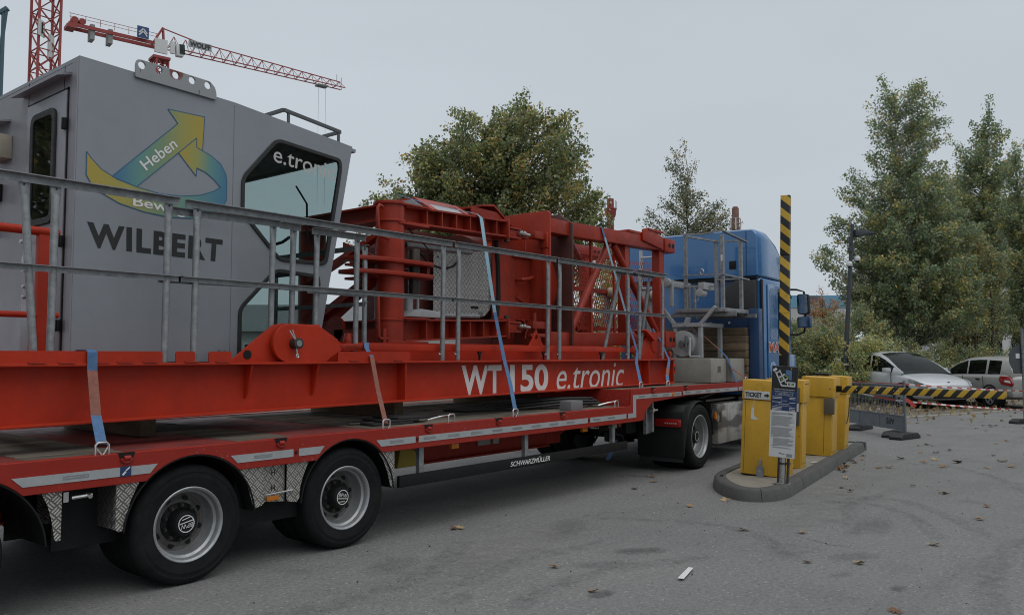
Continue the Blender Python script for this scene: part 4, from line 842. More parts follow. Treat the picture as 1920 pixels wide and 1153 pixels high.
# twin beam on the far side and the cross beams between them
bm2 = thing('crane_base_frame', 'second red crane base beam on the far side of the trailer deck', 'crane part', (4.5, 7.35, 0.93))
m = MB(); m.box(-1.6, XE, 7.33, 7.35, 1.07, 1.475); m.build('web', RED, bm2)
m = MB(); m.box(-1.6, XE, 7.2, 7.48, 1.468, 1.486); m.build('top_flange', RED, bm2)
m = MB(); m.box(-1.6, XE, 7.2, 7.48, 1.052, 1.07); m.build('bottom_flange', RED, bm2)
m = MB()
for x in (0.3, 2.2, 5.3, 7.9, 10.3): m.box(x, x + 0.2, 5.757, 7.33, 1.1, 1.45)
m.build('cross_beam', RED, bmth)
for x in (0.5, 3.1, 5.7, 8.0):
    m = MB(); m.box(x, x + 0.12, 6.15, 7.5, 0.92, zb(x) - 0.002); o = rebase(m.build('bearing_timber', WTIMB, bevel=0.006), (x, 6.5, 0.92))
    tag(o, ['dark bearing timber under the left end of the red beam', 'dark bearing timber under the beam behind the nearer wheels', 'dark bearing timber under the beam behind the side guard', 'dark bearing timber under the WT 150 lettering'][[0.5, 3.1, 5.7, 8.0].index(x)], 'timber', 'bearing timbers on the trailer deck')

# ================================================================ GALVANISED RAILINGS
def post(mb, p, q, r=0.0245):
    """tube post flattened at its top"""
    p, q = Vector(p), Vector(q); n = 12; d = (q - p); L = d.length; d.normalize(); vs = []
    prof = [(0, r, r), (L - 0.16, r, r), (L - 0.10, r * 1.25, r * 0.55), (L - 0.06, r * 1.38, r * 0.30), (L, r * 1.38, r * 0.30)]
    for h, a, b in prof: vs += [p + d * h + Vector((a * math.cos(2 * math.pi * k / n), b * math.sin(2 * math.pi * k / n), 0)) for k in range(n)]
    fs = [(j * n + k, j * n + (k + 1) % n, (j + 1) * n + (k + 1) % n, (j + 1) * n + k) for j in range(4) for k in range(n)] + [tuple(range(n - 1, -1, -1)), tuple(range(4 * n, 5 * n))]
    mb.add(vs, fs)
GRPR = 'galvanised railings on the crane frame'
def railing(label, x0, x1, posts, y, zt=2.685, zm=2.118, zlow=1.49, tilt=None, w=0.052, mid=True, slope=0.0):
    t = thing('guard_railing', label, 'railing', ((max(x0, 0) + x1) / 2, y, zlow), group=GRPR)
    m = MB(); m.angle((x0, y, zt - slope), (x1, y, zt), w, 0.006, side=(0, 1, 0)); r_ = m.build('top_rail', GALV, t)
    m = MB(); 
    for hx in (x0 + 0.03, x1 - 0.03): m.cyl((hx, y - 0.0005, zt - 0.03), (hx, y - 0.002, zt - 0.03), 0.006, n=8)
    m.build('bolt_hole', BLK, r_)
    if mid: m = MB(); m.angle((x0 - 0.03, y + 0.01, zm - slope), (x1 + 0.03, y + 0.01, zm), 0.04, 0.005, side=(0, 1, 0)); m.build('mid_rail', GALV, t)
    for pp in posts:
        xb, xt = pp if isinstance(pp, tuple) else (pp, pp)
        m = MB(); post(m, (xb, y + 0.03, zlow), (xt, y + 0.016, zt - w + 0.035)); p_ = m.build('post', GALV, t)
        m = MB(); m.cyl((xt, y + 0.0065, zt - w - 0.012), (xt, y + 0.003, zt - w - 0.012), 0.006, n=8); m.build('rivet_hole', BLK, p_)
        m = MB(); m.cyl((xb - 0.05, y + 0.03, zlow + 0.06), (xb - 0.022, y + 0.03, zlow + 0.06), 0.009, n=8); m.cyl((xb - 0.055, y + 0.03, zlow + 0.06), (xb - 0.04, y + 0.03, zlow + 0.06), 0.014, n=6)
        m.build('anchor_bolt', STEEL, p_)
    return t
YR = 5.665
railing('long galvanised railing in front of the grey cabin door, cut by the left edge', -1.0, 3.10, [(2.16, 2.06), 2.255, 3.03], YR, 2.69)
railing('longest galvanised railing, from the WILBERT lettering to the red column', 3.145, 6.02, [3.255, 5.915], YR, 2.685)
railing('galvanised railing in front of the aluminium tread plate cover', 6.06, 7.80, [6.14, 7.67], YR, 2.685)
railing('galvanised railing in front of the red lattice diagonals', 7.845, 9.55, [7.90, 9.46], YR, 2.685)
railing('short galvanised railing at the right end of the red beam', 9.64, 10.47, [9.755, 10.40], YR, 2.69)
# spare railings stored behind, lower and set back
railing('inner galvanised railing post left of the cabin window, just behind the long railing', 3.02, 4.02, [3.965], 5.73, 2.645, 2.125, slope=0.02)
railing('inner galvanised railing post in front of the cabin window, set slightly back', 4.03, 4.24, [4.18], 5.75, 2.64, 2.12)
railing('short inner galvanised railing between cabin window and red column', 4.37, 4.97, [4.44, 4.89], 5.77, 2.635, 2.11)
t = thing('guard_railing', 'dark galvanised cross railing running back beside the red column', 'railing', (5.22, 6.2, 1.49), group=GRPR)
m = MB(); m.angle((5.2, 6.03, 2.60), (5.2, 7.6, 2.60), 0.05, 0.006, side=(-1, 0, 0)); m.build('top_rail', GALV_D, t)
m = MB(); m.angle((5.2, 6.03, 2.05), (5.2, 7.6, 2.05), 0.04, 0.005, side=(-1, 0, 0)); m.build('mid_rail', GALV_D, t)
for y in (6.06, 7.5): m = MB(); post(m, (5.22, y, 1.49), (5.22, y, 2.58)); m.build('post', GALV, t)
t = thing('guard_railing', 'leaning galvanised railing posts behind the right end railing', 'railing', (9.9, 6.0, 1.49), group=GRPR)
for (xb, xt) in ((9.0, 9.38), (9.93, 10.16)): m = MB(); post(m, (xb, 5.80, 1.49), (xt, 5.76, 2.62)); m.build('post', GALV_D, t)
m = MB(); m.angle((9.25, 5.75, 2.655), (10.3, 5.75, 2.665), 0.04, 0.005, side=(0, 1, 0)); m.build('top_rail', GALV_D, t)
# red handrail by the cabin door
t = thing('handrail', 'red tubular handrail beside the grey cabin door', 'railing', (1.6, 6.02, 1.5))
m = MB(); m.cyl((-0.5, 6.02, 2.395), (2.42, 6.02, 2.385), 0.03, n=16); m.build('top_tube', RED, t, bevel=0.008)
m = MB(); m.cyl((-0.5, 6.02, 1.80), (2.43, 6.02, 1.815), 0.021, n=16); m.build('mid_tube', RED, t, bevel=0.006)
m = MB(); m.box(2.285, 2.355, 6.0, 6.06, 1.49, 2.37); m.build('post', RED, t, bevel=0.004)
m = MB(); m.prism([(1.55, 1.49), (1.75, 1.49), (1.58, 2.1), (1.55, 2.1)], 6.05, 6.09, 'y'); m.build('brace', RED, t)
m = MB(); m.cyl((2.20, 5.83, 1.486), (2.20, 5.83, 1.655), 0.032, 0.026, n=14); o = rebase(m.build('locating_pin', RED, bevel=0.004), (2.20, 5.83, 1.486)); tag(o, 'short red locating pin standing behind the left kick plate', 'pin', 'locating pins on the crane frame')
m = MB(); m.cyl((4.86, 5.86, 1.486), (4.86, 5.86, 1.68), 0.045, n=14); m.cyl((4.86, 5.86, 1.68), (4.86, 5.86, 1.74), 0.045, 0.034, n=14); o = rebase(m.build('locating_pin', RED2), (4.86, 5.86, 1.486)); tag(o, 'thick red locating pin standing right of the cabin window', 'pin', 'locating pins on the crane frame')
for x, lb in ((3.59, 'grey stub tube standing between kick plate and hinge bracket'),):
    m = MB(); m.cyl((x, 5.86, 1.486), (x, 5.86, 1.58), 0.03, n=14); o = rebase(m.build('stub_tube', GALV_D), (x, 5.86, 1.486)); tag(o, lb, 'pin', 'locating pins on the crane frame')

# ================================================================ OPERATOR CABIN
cab = thing('operator_cabin', 'grey crane operator cabin lettered WILBERT with arrow logo and big windows', 'crane cabin', (3.7, 7.0, 1.49))
CY0, CY1 = 6.0, 7.9
side = [(2.51, 1.49), (4.615, 1.49), (4.998, 3.505), (3.75, 3.628), (2.51, 3.668)]
w1 = [(3.821, 2.72), (3.821, 3.02), (4.155, 3.415), (4.86, 3.362), (4.875, 3.27), (4.715, 2.35), (4.20, 2.345)]
w2 = [(3.815, 1.50), (3.815, 1.93), (4.165, 2.285), (4.635, 2.262), (4.645, 2.16), (4.525, 1.50)]
def inset(poly, d):
    out_ = []; n = len(poly); c = Vector((sum(p[0] for p in poly) / n, sum(p[1] for p in poly) / n))
    area = sum(poly[i - 1][0] * poly[i][1] - poly[i][0] * poly[i - 1][1] for i in range(n)); sg_ = 1 if area > 0 else -1
    for i in range(n):
        p0, p, p1 = Vector(poly[i - 1]), Vector(poly[i]), Vector(poly[(i + 1) % n]); a = (p - p0).normalized(); b = (p1 - p).normalized()
        na, nb = Vector((-a.y, a.x)) * sg_, Vector((-b.y, b.x)) * sg_; k = (na + nb); k = k / max(0.3, k.length_squared / 2) ; out_.append(tuple(p + k * d))
    return out_
W1, W2 = rpoly(w1, 0.07, 5), rpoly(w2, 0.07, 5)
wl = curve_plate(side, [W1, W2], CY0, CY0 + 0.04, 'y', 0.0).build('side_wall', CABG, cab)
curve_plate(side, [W1, W2], CY1 - 0.04, CY1, 'y', 0.0).build('side_wall', CABG, cab)
for nm, w in (('window', w1), ('window', w2)):
    a = rpoly(w, 0.07, 5); b = rpoly(inset(w, 0.034), 0.05, 5)
    f_ = curve_plate(a, [b], CY0 - 0.012, CY0 + 0.02, 'y', 0.005).build('window_frame', RUB, wl)
    mm = MB(); mm.prism(rpoly(inset(w, 0.03), 0.05, 5), CY0 + 0.004, CY0 + 0.009, 'y'); mm.build('window_pane', GLASS_CAB, wl)
    mm = MB(); mm.prism(rpoly(inset(w, 0.03), 0.05, 5), CY1 - 0.009, CY1 - 0.004, 'y'); mm.build('window_pane', GLASS_CAB, wl)
m = MB()
def slab(p0, p1, th): # roof / front strip between two profile points across the width
    m_ = MB(); d_ = Vector((p1[0] - p0[0], p1[1] - p0[1])).normalized(); n_ = Vector((-d_.y, d_.x)) * th
    m_.prism([p0, p1, (p1[0] + n_.x, p1[1] + n_.y), (p0[0] + n_.x, p0[1] + n_.y)], CY0 + 0.041, CY1 - 0.041, 'y'); return m_
slab((2.51, 3.668), (3.75, 3.628), -0.03).build('roof_panel', CABG, cab); slab((3.75, 3.628), (5.075, 3.498), -0.03).build('roof_panel', CABG, cab)
m = MB(); m.box(2.552, 4.6, CY0 + 0.042, CY1 - 0.042, 1.495, 1.53); m.build('floor', BLK, cab)
def front_piece(t0, t1, y0, y1, mt, nm, off=0.0):
    P = lambda t: (4.615 + 0.383 * t + off, 1.49 + 2.015 * t); m_ = MB(); a, b = P(t0), P(t1)
    m_.prism([a, b, (b[0] - 0.03, b[1]), (a[0] - 0.03, a[1])], y0, y1, 'y'); return m_.build(nm, mt, cab)
front_piece(0, 0.05, CY0 + 0.041, CY1 - 0.041, CABG, 'front_wall'); front_piece(0.94, 0.995, CY0 + 0.041, CY1 - 0.041, CABG, 'front_wall'); front_piece(0.40, 0.44, CY0 + 0.09, CY1 - 0.09, RUB, 'front_rail')
front_piece(0.05, 0.94, CY0 + 0.041, CY0 + 0.09, CABG, 'front_pillar'); front_piece(0.05, 0.94, CY1 - 0.09, CY1 - 0.041, CABG, 'front_pillar')
m = MB(); P = lambda t: (4.615 + 0.383 * t - 0.012, 1.49 + 2.015 * t)
for t0, t1 in ((0.05, 0.40), (0.44, 0.94)):
    a, b = P(t0), P(t1); m.prism([a, b, (b[0] - 0.006, b[1]), (a[0] - 0.006, a[1])], CY0 + 0.09, CY1 - 0.09, 'y')
m.build('windscreen', GLASS_CAB, cab)
# door end wall
m = MB(); m.box(2.51, 2.548, CY0 + 0.041, CY1 - 0.041, 1.49, 3.635); ew = m.build('end_wall', CABD, cab)
m = MB(); m.box(2.500, 2.51, CY0 + 0.004, CY0 + 0.075, 1.50, 3.655); m.build('corner_trim', CABD, cab)
m = MB(); m.box(2.4945, 2.51, 6.16, 6.85, 1.52, 3.45); dr = m.build('door', CABD, cab, bevel=0.003)
m = MB(); m.box(2.503, 2.511, 6.145, 6.16, 1.50, 3.47); m.box(2.503, 2.511, 6.85, 6.865, 1.50, 3.47); m.box(2.503, 2.511, 6.145, 6.865, 3.45, 3.468); m.build('door_seal', BLK, ew)
dw = rect(6.30, 6.74, 2.50, 3.355)
curve_plate(rpoly(dw, 0.09, 6), [rpoly(inset(dw, 0.05), 0.06, 6)], 2.474, 2.496, 'x', 0.006).build('door_window_frame', RUB, dr)
m = MB(); m.prism(rpoly(inset(dw, 0.048), 0.06, 6), 2.484, 2.490, 'x'); m.build('door_window_pane', glass('dark_door_glass', (0.004, 0.005, 0.006, 0.2, 0.22, 0.22), op=0.7), dr)
for z in (3.20, 2.35, 1.75):
    m = MB(); m.box(2.476, 2.4985, 6.135, 6.185, z - 0.04, z + 0.04); m.cyl((2.474, 6.16, z - 0.042), (2.474, 6.16, z + 0.042), 0.008, n=8); m.build('hinge', BLK, dr, bevel=0.003)
m = MB(); m.cyl((2.4945, 6.79, 2.40), (2.45, 6.79, 2.40), 0.017, n=12); m.cyl((2.462, 6.79, 2.40), (2.462, 6.72, 2.40), 0.012, n=10); m.build('door_handle', STEEL, dr, bevel=0.003); m = MB(); m.box(2.47, 2.4945, 6.755, 6.80, 2.17, 2.29); m.build('door_lock', STEEL, dr, bevel=0.003)
for z in (2.06, 1.98): m = MB(); m.cyl((2.4945, 6.775, z), (2.47, 6.775, z), 0.016, n=10); m.build('door_bolt', STEEL, dr, bevel=0.003)
m = MB(); m.prism([(2.51, 3.575), (2.415, 3.545), (2.415, 3.53), (2.51, 3.555)], 6.12, 6.98, 'y'); m.build('rain_hood', CABD, cab)
m = MB(); m.prism([(2.51, 3.43), (2.42, 3.405), (2.42, 3.395), (2.51, 3.415)], 7.22, 7.85, 'y'); m.build('rain_hood', CABD, cab)
m = MB(); m.box(2.40, 2.509, 7.17, 7.44, 3.10, 3.29); jb = m.build('junction_box', mat('beige_plastic', (0.36, 0.33, 0.26), 0.5, dirt=0.3), cab, bevel=0.008)
m = MB(); m.cyl((2.44, 7.36, 3.10), (2.44, 7.36, 3.05), 0.016, n=10); m.tube([(2.44, 7.36, 3.05), (2.44, 7.37, 2.98), (2.45, 7.45, 2.93), (2.46, 7.55, 2.90)], 0.009, 6); m.build('cable', BLK, jb)
m = MB(); m.prism([(7.22, 3.13), (7.28, 3.13), (7.25, 3.20)], 2.396, 2.3995, 'x'); m.build('warning_label', WHITE, jb)
m = MB(); m.box(2.42, 2.51, 7.34, 7.44, 2.78, 2.92); m.box(2.43, 2.51, 7.43, 7.5, 2.5, 2.62); m.build('switch_box', BLK, cab, bevel=0.008)
m = MB(); m.box(2.5085, 2.5125, 6.868, 6.874, 1.50, 3.65); m.box(2.5085, 2.5125, 6.23, 6.236, 3.47, 3.65); m.build('panel_seam', BLK, ew)
m = MB(); m.box(3.745, 3.749, CY0 - 0.0012, CY0 + 0.003, 1.5, 3.60); m.build('panel_seam', mat('seam_grey', (0.12, 0.125, 0.13), 0.6), wl)
# lifting plate with five holes
def rust_plate():
    mm, nt, bs, oc = new_mat('painted_plate_with_rust'); n_ = noise(nt, oc, 18, 6, 0.7); n2 = noise(nt, oc, 30, 5, 0.7, (1, 1, 0.12))
    vd = nd(nt, 'ShaderNodeVectorMath', operation='DISTANCE'); nt.links.new(oc, vd.inputs[0]); vd.inputs[1].default_value = (3.225 - 3.7, 5.985 - 7.0, 3.735 - 1.49)
    r1 = ramp(nt, mth(nt, 'SUBTRACT', vd.outputs['Value'], mth(nt, 'MULTIPLY', n_, 0.06)), 0.035, 0.02)
    r2 = mth(nt, 'MULTIPLY', ramp(nt, n2, 0.62, 0.68), 0.8)
    cc = mixc(nt, r2, (0.255, 0.27, 0.28), (0.055, 0.04, 0.022)); cc = mixc(nt, r1, cc, (0.17, 0.055, 0.035)); nt.links.new(cc, bs.inputs['Base Color']); bs.inputs['Roughness'].default_value = 0.5; return mm
pl = [(2.905, 3.615), (3.572, 3.600), (3.570, 3.655), (3.555, 3.70), (3.51, 3.738), (2.945, 3.757), (2.915, 3.75), (2.905, 3.715)]
curve_plate(rpoly(pl, 0.012), [circ(x, z, 0.029, 16) for x, z in ((2.952, 3.715), (3.086, 3.713), (3.221, 3.711), (3.357, 3.705), (3.492, 3.700))], CY0 - 0.022, CY0 - 0.002, 'y', 0.003).build('lifting_plate', rust_plate(), cab)
# roof guard frame
m = MB(); ya, yb_ = 6.06, 6.62
for y in (ya, yb_): m.bar((4.27, y, 3.70), (4.90, y, 3.635), 0.028, 0.028); m.bar((4.32, y, 3.56), (4.32, y, 3.70), 0.02, 0.02); m.bar((4.88, y, 3.50), (4.88, y, 3.64), 0.02, 0.02)
m.bar((4.27, ya, 3.70), (4.27, yb_, 3.70), 0.028, 0.028); m.bar((4.90, ya, 3.635), (4.90, yb_, 3.635), 0.028, 0.028); m.build('roof_guard', mat('roof_guard_grey', (0.10, 0.108, 0.115), 0.5, 0.3), cab)
# lettering and arrow logo (flat print on the wall)
YP = CY0 - 0.0018
text_mb('WILBERT', [(2.605, 2.308), (3.655, 2.291), (3.665, 2.474), (2.595, 2.488)], YP, 'y', bold=0.042, res=4, font_space=1.16).build('wilbert_lettering', BLET, wl)
def grad(name, ax, stops, dotv):
    mm, nt, bs, oc = new_mat(name); dp = nd(nt, 'ShaderNodeVectorMath', operation='DOT_PRODUCT'); nt.links.new(oc, dp.inputs[0]); dp.inputs[1].default_value = dotv
    v = ramp(nt, dp.outputs['Value'], ax[0], ax[1]); cr = nd(nt, 'ShaderNodeValToRGB'); nt.links.new(v, cr.inputs[0]); el = cr.color_ramp.elements
    while len(el) < len(stops): el.new(0.5)
    for e_, (p_, c_) in zip(el, stops): e_.position = p_; e_.color = c_ + (1,)
    nt.links.new(cr.outputs[0], bs.inputs['Base Color']); bs.inputs['Roughness'].default_value = 0.42; return mm
CB, CG, CYL = (0.045, 0.155, 0.26), (0.16, 0.25, 0.14), (0.36, 0.275, 0.04)
CT = (0.10, 0.24, 0.22)
lift = [(2.761, 2.84), (3.258, 3.341), (3.173, 3.436), (3.481, 3.444), (3.469, 3.169), (3.418, 3.185), (3.416, 3.259), (2.944, 2.793)]
low = [(3.689, 2.952), (3.689, 2.803), (3.666, 2.76), (3.573, 2.674), (3.391, 2.615), (3.198, 2.599), (3.006, 2.614), (2.821, 2.651), (2.674, 2.715), (2.613, 2.767), (2.58, 2.823), (2.578, 2.988), (2.607, 2.951), (2.684, 2.88), (2.8, 2.825), (2.944, 2.793), (3.126, 2.769), (3.298, 2.776), (3.459, 2.808), (3.569, 2.855), (3.634, 2.9)]
upp = [(3.634, 2.9), (3.567, 2.958), (3.5, 2.999), (3.422, 3.021), (3.419, 2.955), (3.268, 3.112), (3.416, 3.259), (3.418, 3.185), (3.544, 3.141), (3.63, 3.091), (3.68, 3.012), (3.689, 2.952)]
k7 = 3.7
for nm, poly, mt, dy in (('lift_arrow', lift, grad('arrow_print', (2.80 - k7, 3.46 - k7), [(0, CB), (0.25, CT), (0.5, CG), (0.78, (0.30, 0.28, 0.07)), (1, CYL)], (1, 0, 0)), 0.0008),
                         ('curved_arrow_tail', low, grad('ribbon_print', (2.60 - k7, 3.69 - k7), [(0, CYL), (0.25, (0.32, 0.29, 0.07)), (0.5, CG), (0.72, CT), (1, CB)], (1, 0, 0)), 0.0012),
                         ('curved_arrow_head', upp, grad('ribbon_head_print', (3.30 - k7, 3.68 - k7), [(0, CYL), (0.35, (0.27, 0.28, 0.09)), (0.62, CT), (1, CB)], (1, 0, 0)), 0.0016)):
    m = MB(); m.prism(poly, YP - dy, YP + 0.0012 - dy, 'y'); a_ = m.build(nm, mt, wl)
    m = MB()
    for p, q in zip(poly, poly[1:] + poly[:1]):
        if nm != 'lift_arrow' and set((p, q)) == {(3.689, 2.952), (3.634, 2.9)}: continue
        m.bar((p[0], YP - dy - 0.0002, p[1]), (q[0], YP - dy - 0.0002, q[1]), 0.007, 0.0008, up=(0, 1, 0))
    m.build('arrow_outline', mat('outline_blue', (0.03, 0.10, 0.19), 0.45), wl)
text_mb('Heben', [(3.016, 2.925), (3.262, 3.158), (3.205, 3.222), (2.957, 2.985)], YP - 0.0032, 'y', bold=0.012).build('heben_lettering', WLET, wl)
text_mb('Bewegen', [(2.92, 2.625), (3.48, 2.605), (3.48, 2.70), (2.92, 2.72)], YP - 0.0036, 'y', bold=0.012).build('bewegen_lettering', WLET, wl)
text_mb('e.tronic', [(4.13, 3.205), (4.79, 3.148), (4.80, 3.285), (4.14, 3.338)], CY0 + 0.003, 'y', bold=0.005).build('window_lettering', mat('frosted_lettering', (0.42, 0.41, 0.40), 0.6, var=0.04), wl)
# interior seen through the glass
m = MB(); m.box(3.82, 4.16, 7.05, 7.6, 1.95, 2.06); m.box(3.70, 3.85, 7.05, 7.6, 2.0, 2.75); m.box(3.85, 4.15, 7.15, 7.5, 1.53, 1.95); m.build('seat', BLK, cab, bevel=0.03)
m = MB(); m.box(3.85, 4.2, 6.85, 6.98, 2.15, 2.26); m.cyl((4.15, 6.9, 2.26), (4.17, 6.9, 2.42), 0.02, n=8); m.box(3.95, 4.1, 6.86, 6.97, 1.53, 2.15); m.box(3.85, 4.2, 7.65, 7.78, 2.15, 2.26); m.cyl((4.15, 7.7, 2.26), (4.17, 7.7, 2.42), 0.02, n=8); m.box(3.95, 4.1, 7.66, 7.77, 1.53, 2.15); m.build('control_console', BLK, cab, bevel=0.01)
m = MB(); m.box(3.0, 3.03, 6.05, 7.85, 1.53, 3.58); m.build('cabinet_partition', mat('interior_grey', (0.10, 0.105, 0.11), 0.7), cab)
m = MB(); m.tube([(4.62, 6.5, 2.62), (4.70, 6.55, 2.66), (4.73, 6.7, 2.63), (4.72, 7.0, 2.60)], 0.015, 6); m.tube([(4.80, 6.4, 2.6), (4.86, 6.5, 3.0), (4.88, 6.7, 3.2)], 0.01, 6); m.build('wiper', BLK, cab)
m = MB(); m.box(3.06, 4.9, 6.06, 7.84, 3.40, 3.44); m.build('headliner', BLK, cab)
# ================================================================ CRANE SLEWING HEAD (lying across the middle of the load)
hd = thing('crane_slewing_head', 'red crane slewing head with stout column, finned arms and round drum', 'crane part', (6.8, 6.8, 1.49))
CX, CYc = 5.63, 6.16
m = MB(); m.cyl((CX, CYc, 1.665), (CX, CYc, 3.05), 0.148, n=40); colm = m.build('column', RED2, hd)
for z, r, h in ((3.05, 0.172, 0.03), (2.875, 0.165, 0.022), (1.885, 0.16, 0.022), (1.655, 0.175, 0.03), (1.63, 0.15, 0.02)):
    m = MB(); m.cyl((CX, CYc, z), (CX, CYc, z + h), r, n=40); m.build('column_flange', RED2, colm, bevel=0.004)
def ibeam(zt0, zt1, zb0, zb1, nm):
    x0, x1 = CX + 0.10, 7.33; m = MB(); g = lambda x, a, b: a + (b - a) * (x - x0) / (x1 - x0)
    for (za, zb_, th) in ((zt0, zt1, -0.018), (zb0, zb1, 0.018)):
        m.add([(x, y, g(x, za, zb_) + d) for x in (x0, x1) for y in (6.02, 6.26) for d in (0, th)], [(0, 1, 3, 2), (4, 6, 7, 5), (0, 4, 5, 1), (2, 3, 7, 6), (0, 2, 6, 4), (1, 5, 7, 3)])
    m.prism([(x0, zb0), (x1, zb1), (x1, zt1), (x0, zt0)], 6.135, 6.15, 'y'); b = m.build(nm, RED2, hd)
    for k in range(6):
        x = x0 + 0.30 + k * 0.225; m = MB(); m.box(x - 0.007, x + 0.007, 6.03, 6.135, g(x, zb0, zb1) + 0.018, g(x, zt0, zt1) - 0.018); m.build('stiffener', RED2, b)
    m = MB(); m.box(x1, x1 + 0.022, 6.0, 6.28, zb1 - 0.02, zt1 + 0.02); m.build('end_plate', RED2, b, bevel=0.003)
    m = MB(); m.box(CX - 0.02, CX + 0.42, 6.0, 6.29, zt0 - 0.002, zt0 + 0.016); m.box(CX - 0.02, CX + 0.40, 6.0, 6.29, zb0 - 0.016, zb0 + 0.004); m.build('doubler_plate', RED2, b, bevel=0.003)
ibeam(3.055, 3.105, 2.872, 2.912, 'upper_arm'); ibeam(1.905, 1.945, 1.675, 1.752, 'lower_arm')
# clevis lugs with the greasy pin
def lugp(z, th):
    pts = [(5.12, 6.05), (5.40, 5.965), (5.95, 5.975)] + [(6.02 + 0.15 * math.cos(t), 6.13 + 0.155 * math.sin(t)) for t in [R(-90) + R(180) * k / 10 for k in range(11)]] + [(5.12, 6.34)]
    m = MB(); m.prism(pts, z, z + th, 'z'); return m.build('clevis_lug', RED2, hd, bevel=0.008)
lugp(2.458, 0.042); lugp(2.330, 0.042)
m = MB(); m.cyl((5.97, 6.16, 2.16), (5.97, 6.16, 2.64), 0.062, n=24); m.build('clevis_pin', DARKST, hd, bevel=0.006)
m = MB(); m.box(6.10, 6.14, 6.1, 6.25, 2.37, 2.46); m.build('clevis_web', RED2, hd)
m = MB(); m.cyl((5.95, 6.22, 1.93), (5.95, 6.22, 2.16), 0.05, n=16); m.cyl((6.02, 6.15, 1.95), (6.02, 6.15, 2.25), 0.014, n=8); m.prism([(5.78, 1.935), (6.35, 1.935), (6.30, 2.0), (6.0, 2.02), (5.9, 2.0)], 6.08, 6.30, 'y'); m.build('ram_foot', GREYW, hd, bevel=0.006)
for y0, x0, x1, z in ((6.28, 5.95, 7.0, 2.70), (6.26, 6.0, 7.1, 1.965)):
    m = MB(); m.cyl((x0, y0, z), (x1, y0, z + 0.02), 0.026, n=14); p_ = m.build('steel_tube', GALV, hd); m = MB(); m.cyl((x0 - 0.05, y0, z), (x0 + 0.01, y0, z), 0.032, n=14); m.build('tube_cap', BLK, p_)
# arms running back to the far column
FY = 7.42
m = MB(); m.cyl((CX, FY, 1.665), (CX, FY, 3.05), 0.148, n=24); m.build('far_column', RED2, hd)
for z0, z1 in ((2.88, 3.045), (1.68, 1.89)):
    m = MB(); m.box(CX - 0.09, CX - 0.07, CYc, FY, z0, z1); m.box(CX - 0.16, CX + 0.1, CYc, FY, z1 - 0.018, z1); m.box(CX - 0.16, CX + 0.1, CYc, FY, z0, z0 + 0.018); m.build('rear_arm', RED2, hd)
m = MB(); m.prism([(5.95 + 0.2, 2.50), (6.75, 2.72), (6.75, 2.62), (6.45, 2.30), (6.15, 2.30)], CX - 0.12, CX - 0.10, 'x'); m.prism([(6.15, 2.30), (6.5, 2.30), (7.42, 1.86), (7.42, 1.70), (7.2, 1.70)], CX - 0.12, CX - 0.10, 'x'); m.box(CX - 0.2, CX, 6.15, 6.62, 2.455, 2.48); m.box(CX - 0.2, CX, 6.15, 6.62, 2.31, 2.335)
m.bar((CX - 0.1, 6.2, 2.75), (CX - 0.1, 7.3, 2.35), 0.10, 0.05); m.bar((CX - 0.12, 6.3, 2.30), (CX - 0.12, 7.4, 1.80), 0.12, 0.07); m.build('rear_brace', RED2, hd)
m = MB(); m.prism(circ(6.75, 1.80, 0.14, 20), CX - 0.22, CX - 0.18, 'x'); m.box(CX - 0.22, CX - 0.18, 6.0, 6.75, 1.66, 1.80); m.build('rear_lug', RED2, hd)
for pts in ([(5.42, 6.04, 3.0), (5.34, 6.0, 3.0), (5.32, 6.0, 2.97), (5.33, 6.0, 2.80), (5.36, 6.0, 2.70), (5.50, 6.04, 2.69)], [(5.5, 6.03, 2.13), (5.36, 6.0, 2.13), (5.34, 6.0, 2.1), (5.35, 6.0, 1.72), (5.37, 6.0, 1.70), (5.5, 6.04, 1.70)]):
    m = MB(); m.tube(pts, 0.016, 10); m.build('grab_handle', RED2, hd)
# aluminium tread plate cover and black hoses
tc = thing('tread_plate_cover', 'aluminium tread plate hatch with rounded corner between the red arms', 'cover', (6.87, 6.32, 1.92))
pl = rpoly([(6.40, 1.93), (7.25, 1.99), (7.37, 2.10), (7.37, 2.76), (6.40, 2.70)], 0.05)
m = MB(); m.prism(pl, 6.30, 6.306, 'y'); cv = m.build('hatch_panel', TREADB, tc)
m = MB(); m.prism(rpoly(rect(7.01, 7.14, 2.075, 2.105), 0.012), 6.296, 6.3, 'y'); m.build('hatch_slot', BLK, cv)
m = MB(); m.box(7.15, 7.22, 6.292, 6.30, 1.995, 2.05); m.build('hatch_latch', GALV_D, cv)
m = MB(); 
for x, z in ((6.45, 2.02), (6.47, 2.62), (7.3, 2.68), (6.62, 2.5)): m.cyl((x, 6.30, z), (x, 6.295, z), 0.012, n=10)
m.build('rivet', DARKST, cv)
hs = thing('hose_bundle', 'thick black hoses looping round the tread plate hatch', 'hose', (7.4, 6.28, 1.9))
for pts, r in (([(7.40, 6.27, 2.95), (7.45, 6.27, 2.6), (7.46, 6.27, 2.2), (7.42, 6.26, 2.02), (7.30, 6.25, 1.93), (7.0, 6.25, 1.92)], 0.032), ([(7.44, 6.31, 2.95), (7.50, 6.31, 2.5), (7.50, 6.31, 2.15), (7.45, 6.30, 1.98)], 0.028), ([(6.10, 6.25, 2.66), (6.25, 6.22, 2.52), (6.45, 6.21, 2.48), (6.62, 6.22, 2.52), (6.78, 6.25, 2.62)], 0.012), ([(5.90, 6.2, 2.88), (6.0, 6.2, 2.80), (6.15, 6.2, 2.72), (6.23, 6.2, 2.66), (6.2, 6.2, 2.60), (6.1, 6.2, 2.61)], 0.007)):
    m = MB(); m.tube(pts, r, 8); m.build('hose', BLK, hs)
